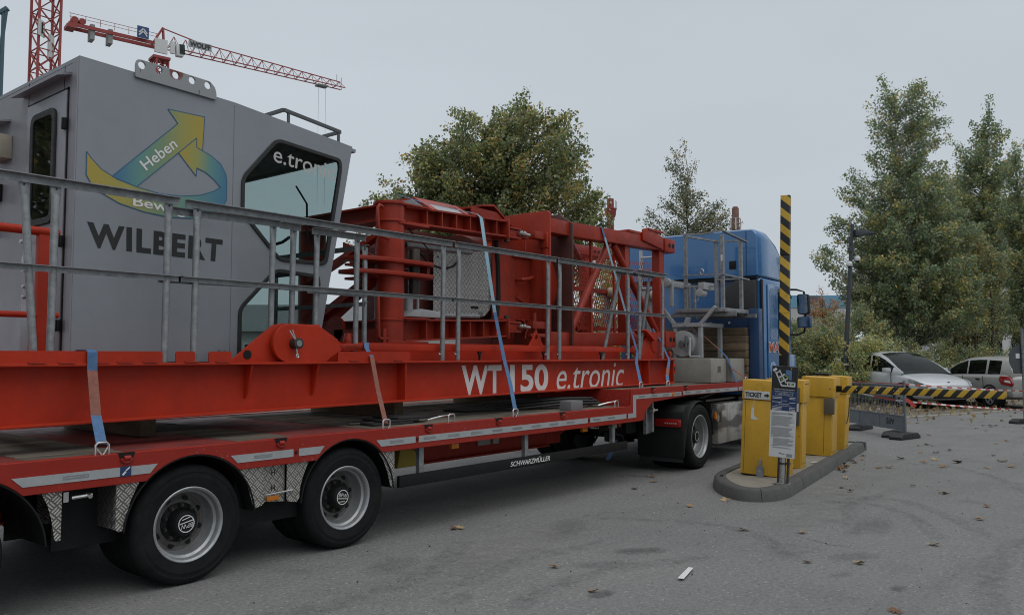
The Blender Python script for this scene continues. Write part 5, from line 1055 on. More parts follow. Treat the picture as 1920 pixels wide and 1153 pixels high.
m = MB(); m.cyl((6.0, 6.5, 2.76), (6.9, 6.5, 2.80), 0.05, n=12); m.box(5.95, 6.8, 6.4, 7.1, 2.45, 2.72); m.box(6.2, 7.4, 6.45, 7.2, 1.8, 2.9); m.build('gear_housing', mat('dark_red_fill', (0.12, 0.022, 0.017), 0.6, dirt=0.5), hd, bevel=0.01)  # dark filler bodies added behind the arms to block the sky
# slewing drum: housing plate, round drum, flange plates
m = MB(); m.prism([(7.36, 2.93), (7.36, 1.62), (7.68, 1.62), (7.74, 1.66), (7.80, 1.95), (8.09, 1.98), (8.09, 2.75), (7.97, 2.75), (7.93, 2.80), (7.92, 2.95)], 6.27, 6.285, 'y'); hp_ = m.build('housing_plate', RED2, hd)
m = MB(); m.box(7.80, 8.09, 6.24, 6.268, 1.965, 1.98); m.box(7.72, 8.09, 6.23, 6.268, 2.735, 2.75); m.box(8.078, 8.09, 6.25, 6.268, 1.98, 2.735); m.build('plate_edge', RED2, hp_)
m = MB(); m.tube([(7.80, 6.27, 2.46), (7.82, 6.19, 2.46), (7.93, 6.17, 2.475), (8.03, 6.19, 2.50), (8.05, 6.27, 2.50)], 0.022, 8); m.build('lifting_eye', RED2, hp_)
m = MB(); m.bar((7.80, 6.262, 2.26), (8.03, 6.262, 2.18), 0.05, 0.02, up=(0, 1, 0)); m.build('scraper_bar', RED2, hp_)
m = MB(); m.cyl((7.4, 6.92, 2.42), (8.095, 6.92, 2.44), 0.60, n=56); m.cyl((8.14, 6.82, 2.44), (8.535, 6.82, 2.45), 0.64, n=56); m.build('drum', RED2, hd)
m = MB(); m.prism([(5.98, 1.60), (7.55, 1.60), (7.55, 3.33), (6.02, 3.33), (5.98, 3.30)], 8.10, 8.135, 'x'); m.build('flange_plate', RED2, hd, bevel=0.004)
RSC = mat('rubbed_dark_red_plate', (0.075, 0.022, 0.017), 0.6, var=0.3, scale=5, dirt=0.55, dcol=(0.03, 0.016, 0.013), dscale=3, chips=1.0, ccol=(0.32, 0.10, 0.07))
m = MB(); m.prism([(5.95, 1.59), (7.55, 1.59), (7.55, 3.35), (6.15, 3.35), (5.95, 3.22)], 8.54, 8.575, 'x'); m.build('flange_plate', RSC, hd, bevel=0.004)
for y0, y1, z0, z1 in ((5.99, 6.19, 3.06, 3.24), (5.99, 6.19, 1.645, 1.83), (7.3, 7.5, 3.06, 3.24), (7.3, 7.5, 1.645, 1.83)):
    m = MB(); m.box(8.136, 8.539, y0, y1, z0, z1); m.build('chord_stub', RED2, hd, bevel=0.01)
m = MB(); m.box(8.06, 8.099, 5.99, 6.12, 2.86, 3.05); m.box(7.86, 8.06, 6.02, 6.14, 2.96, 3.05); m.box(8.07, 8.099, 6.0, 6.06, 1.96, 2.86); m.box(7.82, 8.099, 6.02, 6.12, 1.86, 1.95); m.box(7.75, 8.04, 6.0, 6.12, 1.76, 1.80); m.box(7.90, 7.98, 6.02, 6.08, 1.49, 1.76); m.build('flange_bracket', RED2, hd, bevel=0.004)
for z in (2.99, 1.88):
    m = MB(); m.box(7.354, 7.62, 6.04, 6.22, z + 0.035, z + 0.055); m.box(7.354, 7.62, 6.04, 6.22, z - 0.075, z - 0.055); m.box(7.40, 7.78, 6.06, 6.18, z - 0.05, z + 0.03); cl = m.build('hinge_knuckle', RED2, hd, bevel=0.004)
    m = MB(); m.cyl((7.42, 6.10, z - 0.12), (7.42, 6.10, z + 0.12), 0.036, n=14); m.build('knuckle_pin', DARKST, cl)
    m = MB(); m.cyl((7.56, 6.03, z), (7.76, 6.03, z - 0.01), 0.02, n=10); m.cyl((7.58, 6.03, z), (7.60, 6.03, z), 0.032, n=8); m.cyl((7.63, 6.03, z), (7.66, 6.03, z), 0.032, n=8); m.build('clamp_screw', STEEL, cl)
m = MB(); m.tube([(7.70, 6.05, 2.92), (7.70, 6.05, 2.80), (7.73, 6.05, 2.74), (7.80, 6.05, 2.72)], 0.012, 6); m.build('bent_strip', RED2, hd); m = MB(); m.tube([(7.70, 6.05, 1.74), (7.72, 6.05, 1.83), (7.70, 6.05, 1.92), (7.66, 6.05, 1.96)], 0.012, 6); m.build('bent_strip', RED2, hd); m = MB(); m.cyl((7.90, 6.06, 1.80), (7.90, 6.06, 2.05), 0.032, 0.02, n=12); m.build('tapered_pin', RED2, hd)
m = MB(); lug = [(7.45, 1.487), (7.53, 1.58)] + [(7.60 + 0.055 * math.cos(t), 1.60 + 0.06 * math.sin(t)) for t in [R(160) - R(140) * k / 8 for k in range(9)]] + [(7.67, 1.58), (7.75, 1.487)]
curve_plate([(x, z + 0.15) for x, z in lug], [circ(7.60, 1.75, 0.025, 14, 0.03)], 5.80, 5.82, 'y', 0.003).build('lifting_lug', RED, bmth)
# sloping white and red hood on top
m = MB(); m.prism([(6.36, 3.02), (6.62, 3.24), (6.95, 3.27), (7.35, 3.02)], 6.30, 7.35, 'x')
m = MB()
def hood(x0, x1, y0, z0, y1, z1, th=0.02): m.add([(x0, y0, z0), (x1, y0, z0), (x1 + 0.02, y1, z1), (x0 + 0.02, y1, z1), (x0, y0, z0 - th), (x1, y0, z0 - th), (x1 + 0.02, y1, z1 - th), (x0 + 0.02, y1, z1 - th)], [(0, 1, 2, 3), (7, 6, 5, 4), (0, 4, 5, 1), (1, 5, 6, 2), (2, 6, 7, 3), (3, 7, 4, 0)])
hood(6.56, 6.66, 6.32, 3.09, 6.80, 3.36); hood(7.16, 7.26, 6.32, 3.10, 6.80, 3.36); hood(6.66, 7.16, 6.68, 3.292, 6.80, 3.362); m.box(6.56, 7.75, 6.80, 7.3, 3.33, 3.36); hd_ = m.build('hood_frame', RED2, hd)
m = MB(); hood(6.662, 7.158, 6.33, 3.085, 6.68, 3.285); m.build('hood_panel', mat('grey_white_panel', (0.33, 0.34, 0.35), 0.6, dirt=0.2), hd_)
m = MB(); m.prism([(6.34, 3.06), (6.80, 3.33), (7.2, 3.33), (7.2, 3.06)], 6.545, 6.558, 'x'); m.build('hood_panel', mat('grey_white_panel', (0, 0, 0)), hd_)
m = MB(); m.prism([(7.27, 3.08), (7.27, 3.32), (7.75, 3.31), (8.02, 3.14), (8.04, 3.08)], 6.52, 6.54, 'y'); m.prism([(7.45, 3.05), (7.45, 3.36), (7.66, 3.38), (8.09, 3.12), (8.09, 3.05)], 6.66, 6.68, 'y'); m.prism([(7.45, 3.37), (7.66, 3.395), (8.09, 3.13), (8.09, 3.11), (7.66, 3.37), (7.45, 3.345)], 6.5, 6.85, 'y'); m.build('hood_fairing', RED2, hd)

# ================================================================ LATTICE TOWER SECTION
lt = thing('lattice_tower_section', 'red lattice tower section with square chords and tubular diagonals', 'crane part', (9.9, 6.8, 1.6))
XA, XB = 8.58, 11.02
tz = lambda x: 0.022 * (x - 8.58)
def chord(y0, y1, z0, z1, nm='chord'):
    m = MB(); m.add([(x, y, z + tz(x)) for x in (XA, XB) for y in (y0, y1) for z in (z0, z1)], [(0, 1, 3, 2), (4, 6, 7, 5), (0, 4, 5, 1), (2, 3, 7, 6), (0, 2, 6, 4), (1, 5, 7, 3)]); return m.build(nm, RED2, lt, bevel=0.012)
for y0 in (5.99, 7.33):
    for z0, z1 in ((3.06, 3.245), (1.645, 1.825)): chord(y0, y0 + 0.18, z0, z1)
for y0 in (5.97, 7.32):
    for z0, z1 in ((3.10, 3.31), (1.655, 1.90)):
        m = MB(); m.box(XB + 0.002, 11.34, y0, y0 + 0.21, z0, z1); hbk = m.build('end_block', RED2, lt, bevel=0.025)
        m = MB()
        for x in (11.16, 11.27): m.cyl((x, y0 - 0.003, (z0 + z1) / 2), (x, y0 + 0.01, (z0 + z1) / 2), 0.038, n=8)
        m.build('bolt_hole', BLK, hbk)
for x0, x1, yy in ((10.93, 11.08, 6.02), (9.98, 10.10, 6.04), (10.93, 11.08, 7.35)):
    m = MB(); m.box(x0, x1, yy, yy + 0.13, 1.83, 3.11); m.build('upright', RED2, lt, bevel=0.008)
def tubep(p, q, r, nm='diagonal', par=None): mm = MB(); mm.cyl(p, q, r, n=18); return mm.build(nm, RED2, par or lt)
for y in (6.08, 7.42):
    tubep((9.60, y, 3.08), (8.66, y, 1.82), 0.05); tubep((9.72, y, 3.08), (10.95, y, 1.86), 0.05)
tubep((8.7, 6.1, 3.0), (10.9, 7.4, 3.02), 0.05, 'cross_diagonal'); tubep((8.7, 7.4, 1.8), (10.9, 6.1, 1.84), 0.05, 'cross_diagonal'); tubep((8.65, 6.2, 2.95), (8.65, 7.4, 1.9), 0.04, 'cross_diagonal')
m = MB(); m.box(10.0, 10.45, 5.985, 6.19, 3.28, 3.32); m.prism([(10.35, 3.20), (10.95, 3.12), (10.95, 3.30), (10.5, 3.40), (10.35, 3.36)], 5.96, 5.985, 'y'); m.box(10.5, 10.95, 5.95, 6.05, 3.36, 3.395); m.build('chord_lug', RED2, lt, bevel=0.006)
for x in (9.22, 9.80): m = MB(); m.box(x - 0.018, x + 0.018, 6.10, 6.13, 1.82, 3.07); m.build('tie_rod', RED2, lt)
# expanded metal guard inside
m = MB(); yg = 6.95
x = 9.2
while x < 11.9:
    for s_ in (-1, 1):
        a, b = (x, 1.95), (x + s_ * 0.62, 3.1); m.bar((a[0], yg, a[1]), (b[0], yg, b[1]), 0.009, 0.004, up=(0, 1, 0))
    x += 0.062
gm = m.build('expanded_mesh', RED2, lt); gm['kind'] = 'stuff'
m = MB(); m.box(9.6, 11.5, yg - 0.02, yg + 0.02, 3.06, 3.12); m.box(9.6, 11.5, yg - 0.02, yg + 0.02, 2.50, 2.56); m.box(9.6, 11.5, yg - 0.02, yg + 0.02, 1.92, 1.97); m.build('mesh_frame', RED2, lt)
m = MB(); m.box(8.75, 9.0, 6.5, 6.9, 2.35, 2.65); m.box(8.6, 8.66, 6.2, 6.5, 2.2, 2.75); m.build('gear_box', GREYW, lt, bevel=0.01)
m = MB(); m.box(8.8, 9.5, 6.6, 7.0, 2.2, 2.35); m.cyl((9.2, 6.6, 2.28), (9.2, 7.1, 2.28), 0.12, n=16); m.bar((8.9, 6.8, 2.55), (9.5, 6.8, 2.75), 0.06, 0.04); m.bar((9.0, 6.8, 2.75), (9.6, 6.8, 2.2), 0.05, 0.05); m.bar((9.5, 6.8, 2.7), (9.9, 6.8, 1.9), 0.05, 0.05); m.bar((9.1, 6.8, 2.2), (9.7, 6.8, 1.85), 0.05, 0.05); m.build('winch_gear', RED2, lt)

# ================================================================ LADDER, ROLLERS
ld = thing('ladder', 'aluminium ladder standing upright in front of the blue truck cab', 'ladder', (12.1, 6.77, 1.13))
ALU = mat('aluminium', (0.50, 0.51, 0.52), 0.4, 0.4, var=0.1)
for y in (6.575, 6.975): m = MB(); m.box(12.0, 12.06, y - 0.017, y + 0.017, 1.13, 3.29); m.build('stile', ALU, ld)
for k in range(8): m = MB(); m.cyl((12.03, 6.59, 1.35 + k * 0.26), (12.03, 6.96, 1.35 + k * 0.26), 0.016, n=10); m.build('rung', ALU, ld)
def roller(x, y, z, lb):
    t = thing('guide_roller', lb, 'roller', (x, y, z - 0.25)); m = MB(); m.cyl((x, y - 0.05, z), (x, y + 0.05, z), 0.085, n=28); m.build('roller_rim', mat('cream_nylon', (0.46, 0.40, 0.29), 0.5, dirt=0.3), t, bevel=0.01)
    m = MB(); m.cyl((x, y - 0.056, z), (x, y - 0.045, z), 0.055, n=24); m.build('roller_face', BLK, t); m = MB(); m.cyl((x, y - 0.065, z), (x, y - 0.05, z), 0.028, n=16); m.build('roller_hub', GREYW, t)
    m = MB(); m.box(x - 0.3, x + 0.1, y + 0.06, y + 0.1, z - 0.05, z + 0.06); m.box(x - 0.06, x + 0.04, y + 0.06, y + 0.12, z - 0.8, z); m.build('roller_bracket', GREYW, t)
roller(11.55, 6.45, 2.48, 'cream guide roller in front of the ladder')
roller(11.0, 6.9, 2.52, 'cream guide roller seen through the red lattice')

# ================================================================ WINCH RACK AND BASKET
rk = thing('winch_rack', 'light grey steel winch rack with hand crank in front of the timbers', 'winch rack', (11.8, 5.9, 1.13))
for x, y in ((11.62, 6.12), (11.62, 5.70), (12.3, 6.12), (12.3, 5.70)):
    m = MB(); m.box(x - 0.03, x + 0.03, y - 0.03, y + 0.03, 1.50 if y < 6 else 1.13, 2.02); m.build('leg', GREYW, rk, bevel=0.004)
m = MB(); m.box(11.57, 12.35, 5.66, 6.16, 1.98, 2.04); m.build('cross_frame', GREYW, rk)
m = MB(); m.bar((11.62, 6.12, 2.0), (11.62, 6.35, 2.28), 0.05, 0.05); m.bar((11.62, 5.72, 2.0), (11.62, 5.45, 2.28), 0.05, 0.05); m.bar((11.62, 5.95, 2.0), (11.62, 5.90, 2.12), 0.12, 0.04); m.build('strut', GREYW, rk)
m = MB(); m.cyl((11.55, 5.98, 1.72), (11.80, 5.98, 1.72), 0.20, n=36); dm = m.build('cable_drum', GREYW, rk, bevel=0.006); m = MB(); m.cyl((11.52, 5.98, 1.72), (11.56, 5.98, 1.72), 0.05, n=14); m.bar((11.53, 5.98, 1.72), (11.53, 5.84, 1.74), 0.03, 0.02); m.cyl((11.53, 5.90, 1.62), (11.53, 5.90, 1.84), 0.02, n=8); m.build('drum_shaft', GALV_D, dm)
m = MB(); m.tube([(11.55, 5.84, 1.80), (11.5, 5.82, 1.78), (11.48, 5.82, 1.55), (11.47, 5.80, 1.52), (11.46, 5.64, 1.52)], 0.018, 8); m.build('hand_crank', GREYW, rk)
m = MB(); m.box(11.55, 12.3, 6.20, 6.28, 2.62, 2.72); m.box(11.56, 11.61, 6.14, 6.2, 2.3, 2.72); m.cyl((11.50, 6.22, 2.68), (11.56, 6.22, 2.68), 0.07, n=18); m.build('hoist_unit', GREYW, rk, bevel=0.008); m = MB(); m.box(11.60, 11.95, 5.62, 5.72, 2.55, 2.66); m.cyl((11.58, 5.70, 2.50), (11.75, 5.70, 2.50), 0.06, n=16); m.tube([(11.62, 5.72, 2.45), (11.6, 5.73, 2.38), (11.6, 5.76, 2.35), (11.62, 5.79, 2.40)], 0.006, 6); m.build('hoist_unit', GREYW, rk, bevel=0.008)
m = MB(); m.tube([(11.6, 5.66 + 0.03 * math.cos(t), 2.82 + 0.04 * math.sin(t)) for t in [2 * math.pi * k / 12 for k in range(13)]], 0.008, 6); m.build('shackle_ring', STEEL, rk)
bk = thing('service_basket', 'galvanised service basket with railings standing on the winch rack', 'basket', (12.0, 5.7, 2.2))
A_, C_, D_, B_ = (11.70, 5.98), (11.78, 5.40), (12.46, 5.40), (12.55, 5.86)
def bp(p, z): return (p[0], p[1], z)
for nm, p, h in (('A', A_, 3.42), ('C', C_, 3.39), ('D', D_, 3.37), ('B', B_, 3.40)):
    m = MB(); m.bar(bp(p, 2.17), bp(p, h), 0.05, 0.05); m.build('post', GALV, bk)
m = MB(); m.bar(bp((11.65, 6.03), 3.44), bp((11.73, 5.72), 3.42), 0.05, 0.02); m.bar(bp((11.73, 5.72), 3.42), bp(C_, 3.455), 0.05, 0.02); m.bar(bp(C_, 3.455), bp((12.62, 5.36), 3.36), 0.05, 0.02); m.bar(bp(A_, 3.41), bp(B_, 3.41), 0.04, 0.03); m.bar(bp(B_, 3.41), bp(D_, 3.37), 0.04, 0.03); m.build('top_rail', GALV, bk)
m = MB(); m.bar(bp((11.68, 6.02), 2.79), bp((11.76, 5.38), 2.775), 0.045, 0.02); m.bar(bp((11.76, 5.38), 2.775), bp((12.70, 5.38), 2.76), 0.045, 0.02); m.bar(bp(B_, 2.78), bp(D_, 2.76), 0.04, 0.03); m.build('mid_rail', GALV, bk)
m = MB(); m.prism([(11.62, 6.14), (11.68, 5.32), (12.56, 5.32), (12.64, 6.1)], 2.20, 2.26, 'z'); pf = m.build('platform', GALV, bk, bevel=0.004)
for a, b in (((11.66, 6.2, 2.165), (11.80, 5.2, 2.165)), ((12.5, 6.2, 2.165), (12.56, 5.2, 2.165))): m = MB(); m.bar(a, b, 0.07, 0.06); m.build('platform_bearer', GALV_D, bk)
m = MB(); m.box(12.15, 12.17, 5.366, 5.374, 3.0, 3.09); 
m = MB(); m.box(11.752, 11.756, 5.385, 5.415, 2.98, 3.08); m.build('inspection_tag', WHITE, bk)
for x in (11.85, 12.05):
    m = MB(); m.box(x, x + 0.04, 6.0, 6.04, 2.26, 2.62); m.build('kick_post', GALV, bk)
m = MB(); m.bar((11.66, 6.02, 2.62), (11.80, 5.55, 2.60), 0.04, 0.03); m.build('kick_rail', GALV, bk)

# ================================================================ CONCRETE BALLAST AND TIMBERS
def ballast(x0, x1, y0, y1, z0, z1, lb, pocket):
    t = thing('ballast_block', lb, 'concrete block', ((x0 + x1) / 2, (y0 + y1) / 2, z0), group='concrete ballast blocks on the trailer neck')
    m = MB(); m.box(x0, x1, y0, y1, z0, z1); m.build('block', CONC, t, bevel=0.025, seg=2)
    if pocket:
        m = MB(); x = (x0 + x1) / 2
        for a, b, c, d_ in ((x - 0.07, x + 0.07, 1.37, 1.385), (x - 0.07, x + 0.07, 1.265, 1.28), (x - 0.07, x - 0.055, 1.28, 1.37), (x + 0.055, x + 0.07, 1.28, 1.37)): m.box(a, b, y0 - 0.006, y0 + 0.01, c, d_)
        p_ = m.build('pocket_rim', CONC, t, bevel=0.004); m = MB(); m.box(x - 0.055, x + 0.055, y0 - 0.003, y0 + 0.01, 1.28, 1.37); m.build('pocket', mat('pocket_concrete', (0.10, 0.095, 0.085), 0.9, var=0.2), t)
ballast(11.42, 11.96, 5.44, 6.5, 1.124, 1.495, 'pale concrete ballast block with square pocket beside the red lug', True)
ballast(12.02, 12.55, 5.40, 6.4, 1.124, 1.492, 'pale concrete ballast block with rounded edges behind the pocketed one', False)
zt = 1.126; i = 0
labs = ['lowest timber', 'second timber from the bottom', 'third timber from the bottom', 'fourth timber from the bottom', 'fifth timber from the bottom', 'sixth timber from the bottom', 'topmost timber']
for k in range(7):
    h = 0.123; m = MB(); y0 = 5.37 + random.uniform(0, 0.02); m.box(12.57 + random.uniform(-0.02, 0.02), 12.69, y0, 7.5 + random.uniform(-0.1, 0.05), zt + 0.002, zt + h - 0.003)
    o = m.build('timber', WTIMB, bevel=0.008); rebase(o, (12.62, 6.4, zt)); tag(o, labs[k] + ' of the brown stack against the blue headboard', 'timber', 'timbers stacked against the headboard'); zt += h

# ================================================================ SMALL THINGS ON THE DECK
m = MB(); m.box(7.55, 7.78, 5.28, 5.44, 0.92, 1.03); o = rebase(m.build('packing_block', GREYP, bevel=0.006), (7.66, 5.36, 0.92)); tag(o, 'small grey packing block on the deck edge under the beam lettering', 'block')
t = thing('cable_bundle', 'black cable bundle lying on the deck in front of the step', 'cable', (8.2, 5.6, 0.92))
for k in range(9):
    y = 5.55 + k * 0.035; z = 0.94 + (k % 3) * 0.028; m = MB(); m.tube([(6.6, y + 0.5, 0.935), (7.3, y + 0.25 + 0.02 * k, z), (7.9, y, z + 0.04), (8.35, y - 0.12 + 0.02 * (k % 4), z + 0.03), (8.62, y - 0.02, 0.935)], 0.014, 6); m.build('cable', RUB, t)
t = thing('rubber_mat_pile', 'dark rubber anti-slip mats piled on the deck behind the red strap', 'rubber mat', (5.1, 5.75, 0.92))
for k in range(3): m = MB(); m.prism([(4.85 + k * 0.15, 5.5), (5.3 + k * 0.1, 5.46), (5.36 + k * 0.1, 5.8), (4.9 + k * 0.12, 5.85)], 0.921 + k * 0.02, 0.939 + k * 0.02, 'z'); m.build('mat', RUB, t, bevel=0.006)

# ================================================================ LASHING STRAPS
def smooth(pts, n=6):
    P = [Vector(p) for p in pts]; out_ = []
    for i in range(len(P) - 1):
        for k in range(n): out_.append(P[i].lerp(P[i + 1], k / n))
    return out_ + [P[-1]]
def hook(mb, x, y, z, deckz):
    """wire claw hook in a deck loop"""
    mb.tube([(x - 0.035, y, z), (x - 0.04, y, z - 0.015), (x, y - 0.01, z - 0.075), (x + 0.005, y - 0.01, z - 0.085)], 0.007, 6); mb.tube([(x + 0.035, y, z), (x + 0.04, y, z - 0.015), (x, y - 0.005, z - 0.075), (x - 0.005, y - 0.005, z - 0.085)], 0.007, 6)
def loop(mb, x, y, z, h=0.075): mb.tube([(x - 0.04, y, z - 0.01), (x - 0.04, y, z + h - 0.015), (x - 0.025, y, z + h), (x + 0.025, y, z + h), (x + 0.04, y, z + h - 0.015), (x + 0.04, y, z - 0.01)], 0.008, 8)
GRPS = 'lashing straps over the load'
def strap(label, sections, hk, deckz, w=0.048):
    x, y, z = hk; t = thing('lashing_strap', label, 'strap', (x, y, deckz), group=GRPS)
    for pts, mt in sections:
        m = MB(); m.ribbon(pts, w, 0.004, (1, 0, 0)); m.build('webbing', mt, t)
    m = MB(); hook(m, x, y, z, deckz); m.build('claw_hook', STEEL, t)
    m = MB(); loop(m, x, y - 0.002, deckz); m.build('deck_loop', STEEL, t)
strap('short strap at the left, blue with faded red middle, hooked over the kick plate', [([(2.42, 5.86, 1.50), (2.46, 5.72, 1.574), (2.49, 5.64, 1.576), (2.488, 5.612, 1.56), (2.485, 5.60, 1.44)], STRAPB), ([(2.485, 5.60, 1.44), (2.45, 5.45, 1.15)], STRAPR), ([(2.45, 5.45, 1.152), (2.40, 5.25, 0.985)], STRAPB)], (2.40, 5.245, 0.985), 0.922, 0.065)
strap('faded red strap with blue end over the tie bar beside the hinge bracket', [([(5.02, 5.86, 1.62), (4.99, 5.76, 1.652), (4.965, 5.735, 1.645), (4.94, 5.70, 1.60), (4.93, 5.62, 1.53)], STRAPB), ([(4.93, 5.62, 1.53), (4.86, 5.45, 1.22)], STRAPR), ([(4.86, 5.45, 1.222), (4.77, 5.25, 0.965)], STRAPR)], (4.77, 5.245, 0.965), 0.922)
strap('long pale blue strap running from the hood across the arm to the deck', [([(6.28, 6.75, 3.34), (6.42, 6.5, 3.24)], STRAPB), ([(6.42, 6.5, 3.242), (6.80, 6.02, 3.108), (6.84, 5.995, 3.07), (6.80, 5.76, 2.0)], STRAPP), ([(6.80, 5.76, 2.002), (6.765, 5.60, 1.50), (6.68, 5.45, 1.26)], STRAPB), ([(6.68, 5.45, 1.262), (6.52, 5.25, 0.985)], STRAPB)], (6.515, 5.245, 0.985), 0.922, 0.055)
strap('blue strap over the top chord of the red lattice section', [([(9.25, 6.17, 3.275), (9.28, 5.985, 3.275), (9.34, 5.965, 3.12)], STRAPB), ([(9.34, 5.965, 3.122), (9.62, 5.80, 2.05)], STRAPP), ([(9.62, 5.80, 2.052), (9.58, 5.62, 1.58), (9.50, 5.59, 1.44), (9.02, 5.25, 1.20)], STRAPB)], (9.02, 5.245, 1.20), 1.126)
strap('short blue strap round the right end of the red beam', [([(10.40, 5.85, 1.92), (10.45, 5.75, 1.75), (10.42, 5.60, 1.47), (10.2, 5.50, 1.36)], STRAPB), ([(10.2, 5.50, 1.362), (9.95, 5.38, 1.27)], STRAPR), ([(9.95, 5.38, 1.272), (9.72, 5.25, 1.20)], STRAPB)], (9.72, 5.245, 1.20), 1.126)
strap('blue and red strap slanting over the winch rack and ballast block', [([(11.60, 6.10, 2.06), (11.64, 5.98, 2.05), (11.68, 5.85, 1.98)], STRAPB), ([(11.68, 5.85, 1.982), (11.86, 5.50, 1.62)], STRAPR), ([(11.86, 5.50, 1.622), (11.95, 5.42, 1.50), (12.0, 5.38, 1.35), (12.0, 5.30, 1.13)], STRAPB), ([(11.98, 5.40, 1.36), (12.10, 5.32, 1.27), (12.22, 5.26, 1.20)], STRAPR)], (12.24, 5.245, 1.20), 1.126)
for x, lb in ((5.58, 'steel claw hook and loose chain on the deck edge left of the long strap'), (8.45, 'steel claw hook holding the cable bundle at the deck step')):
    t = thing('claw_hook', lb, 'hook', (x, 5.25, 0.922)); m = MB(); loop(m, x, 5.25, 0.922); m.tube([(x - 0.04, 5.26, 0.99), (x - 0.08, 5.33, 0.97), (x - 0.14, 5.42, 0.94)], 0.007, 6); m.tube([(x + 0.02, 5.26, 0.99), (x - 0.06, 5.34, 0.975), (x - 0.13, 5.43, 0.945)], 0.007, 6); m.build('hook_wire', STEEL, t)
    m = MB(); m.tube([(x - 0.14, 5.42, 0.945), (x - 0.35, 5.6, 0.93), (x - 0.8, 5.75, 0.93)], 0.012, 6); m.build('chain', DARKST, t)
# ================================================================ TRUCK TRACTOR
tk = thing('truck_tractor', 'dark blue high-roof truck tractor pulling the red trailer', 'truck', (10.3, 5.12, 0), R(4), world=False)
put_wheel(WK, tk, (0.10, 0.0, 0.435), 0.4); put_wheel(WK, tk, (0.10, 0.33, 0.435), 0, detail=False)
put_wheel(WK, tk, (0.10, 2.48, 0.435), 0, True, detail=False); put_wheel(WK, tk, (0.10, 2.15, 0.435), 0, True, detail=False)
put_wheel(WK, tk, (3.65, 0.04, 0.435), 0.2); put_wheel(WK, tk, (3.65, 2.44, 0.435), 0, True, detail=False)
m = MB(); m.cyl((0.1, 0.3, 0.435), (0.1, 2.2, 0.435), 0.09, n=14); m.cyl((0.1, 1.24, 0.30), (0.1, 1.24, 0.60), 0.22, n=18); m.build('axle', BLK, tk)
for y in (0.85, 1.63): m = MB(); m.box(-0.85, 4.6, y - 0.04, y + 0.04, 0.58, 0.84); m.build('chassis_rail', BLK, tk)
m = MB(); m.box(-0.9, -0.82, 0.3, 2.2, 0.56, 0.8); m.box(-0.6, 2.6, 0.8, 1.7, 0.50, 0.60); m.box(1.9, 2.7, 0.1, 0.8, 0.3, 0.9); m.build('cross_member', BLK, tk)
m = MB(); m.prism([(-0.55, 0.96), (-0.35, 0.985), (0.5, 0.985), (0.75, 0.94), (0.9, 0.87), (-0.6, 0.87)], 0.75, 1.73, 'y'); m.cyl((0.3, 1.24, 0.86), (0.3, 1.24, 0.98), 0.48, n=28); m.build('fifth_wheel', DARKST, tk)
# rear mudguard: curved band, rear panel with lamp, flap
rows = []
for k in range(21):
    t_ = R(-2) + R(165) * k / 20; r = 0.475
    rows.append([(0.10 + rr * math.cos(t_), y, 0.435 + rr * math.sin(t_)) for rr, y in ((r, 0.0), (r + 0.012, 0.02), (r + 0.012, 0.64), (r, 0.66), (r - 0.012, 0.64), (r - 0.012, 0.02), (r, 0.0))])
m = MB(); m.grid(rows); m.build('mudguard', BLK, tk)
m = MB(); m.prism([(-0.53, 0.20), (-0.48, 0.20), (-0.37, 0.60), (-0.36, 0.80), (-0.30, 0.885), (-0.42, 0.875), (-0.51, 0.80), (-0.535, 0.60)], -0.02, 0.64, 'y'); mp2 = m.build('mudguard_panel', BLK, tk, bevel=0.02)
m = MB(); m.box(-0.57, -0.52, 0.0, 0.37, 0.60, 0.705); tl = m.build('tail_lamp', TAILR, tk, bevel=0.02)
m = MB()
for k in range(6): m.box(-0.578, -0.574, 0.05 + k * 0.03, 0.067 + k * 0.03, 0.642, 0.66)
m.build('lamp_reflector', GREYW, tl)
m = MB(); m.box(-0.50, -0.49, 0.0, 0.62, 0.14, 0.3); m.build('mud_flap', RUB, tk)
m = MB(); m.box(0.62, 0.66, 0.05, 0.6, 0.25, 0.85); m.box(0.655, 0.66, 0.045, 0.07, 0.70, 0.78); m.build('front_flap', BLK, tk)
# aluminium tank cover with grime streaks
def grimy():
    mm, nt, bs, oc = new_mat('grimy_polished_aluminium'); n1 = noise(nt, oc, 3.0, 5, 0.6, (1, 1, 1)); n2 = noise(nt, oc, 7, 6, 0.7, (1, 1, 0.1)); n3 = noise(nt, oc, 2.2, 3, 0.5, (0.6, 1, 2.2))
    cc = mixc(nt, ramp(nt, n3, 0.45, 0.55), (0.50, 0.49, 0.47), (0.14, 0.14, 0.14)); cc = mixc(nt, mth(nt, 'MULTIPLY', ramp(nt, n2, 0.5, 0.66), 0.55), cc, (0.16, 0.10, 0.06)); nt.links.new(cc, bs.inputs['Base Color'])
    bs.inputs['Metallic'].default_value = 0.6; nt.links.new(ramp(nt, n1, 0.3, 0.7, 0.22, 0.5), bs.inputs['Roughness']); return mm
m = MB(); m.box(0.85, 1.95, 0.03, 0.62, 0.26, 0.84); tkb = m.build('tank_cover', grimy(), tk, bevel=0.02)
m = MB(); m.box(0.90, 0.97, 0.02, 0.031, 0.58, 0.72); m.build('tank_latch', DARKST, tkb, bevel=0.004)
m = MB(); m.box(0.80, 0.845, 0.05, 0.07, 0.62, 0.72); m.build('side_marker', AMBER, tk)
m = MB(); m.box(0.70, 1.9, 0.15, 0.7, 0.87, 0.90); m.bar((0.9, 0.4, 0.89), (1.9, 0.45, 0.96), 0.05, 0.02); m.build('catwalk', DARKST, tk)
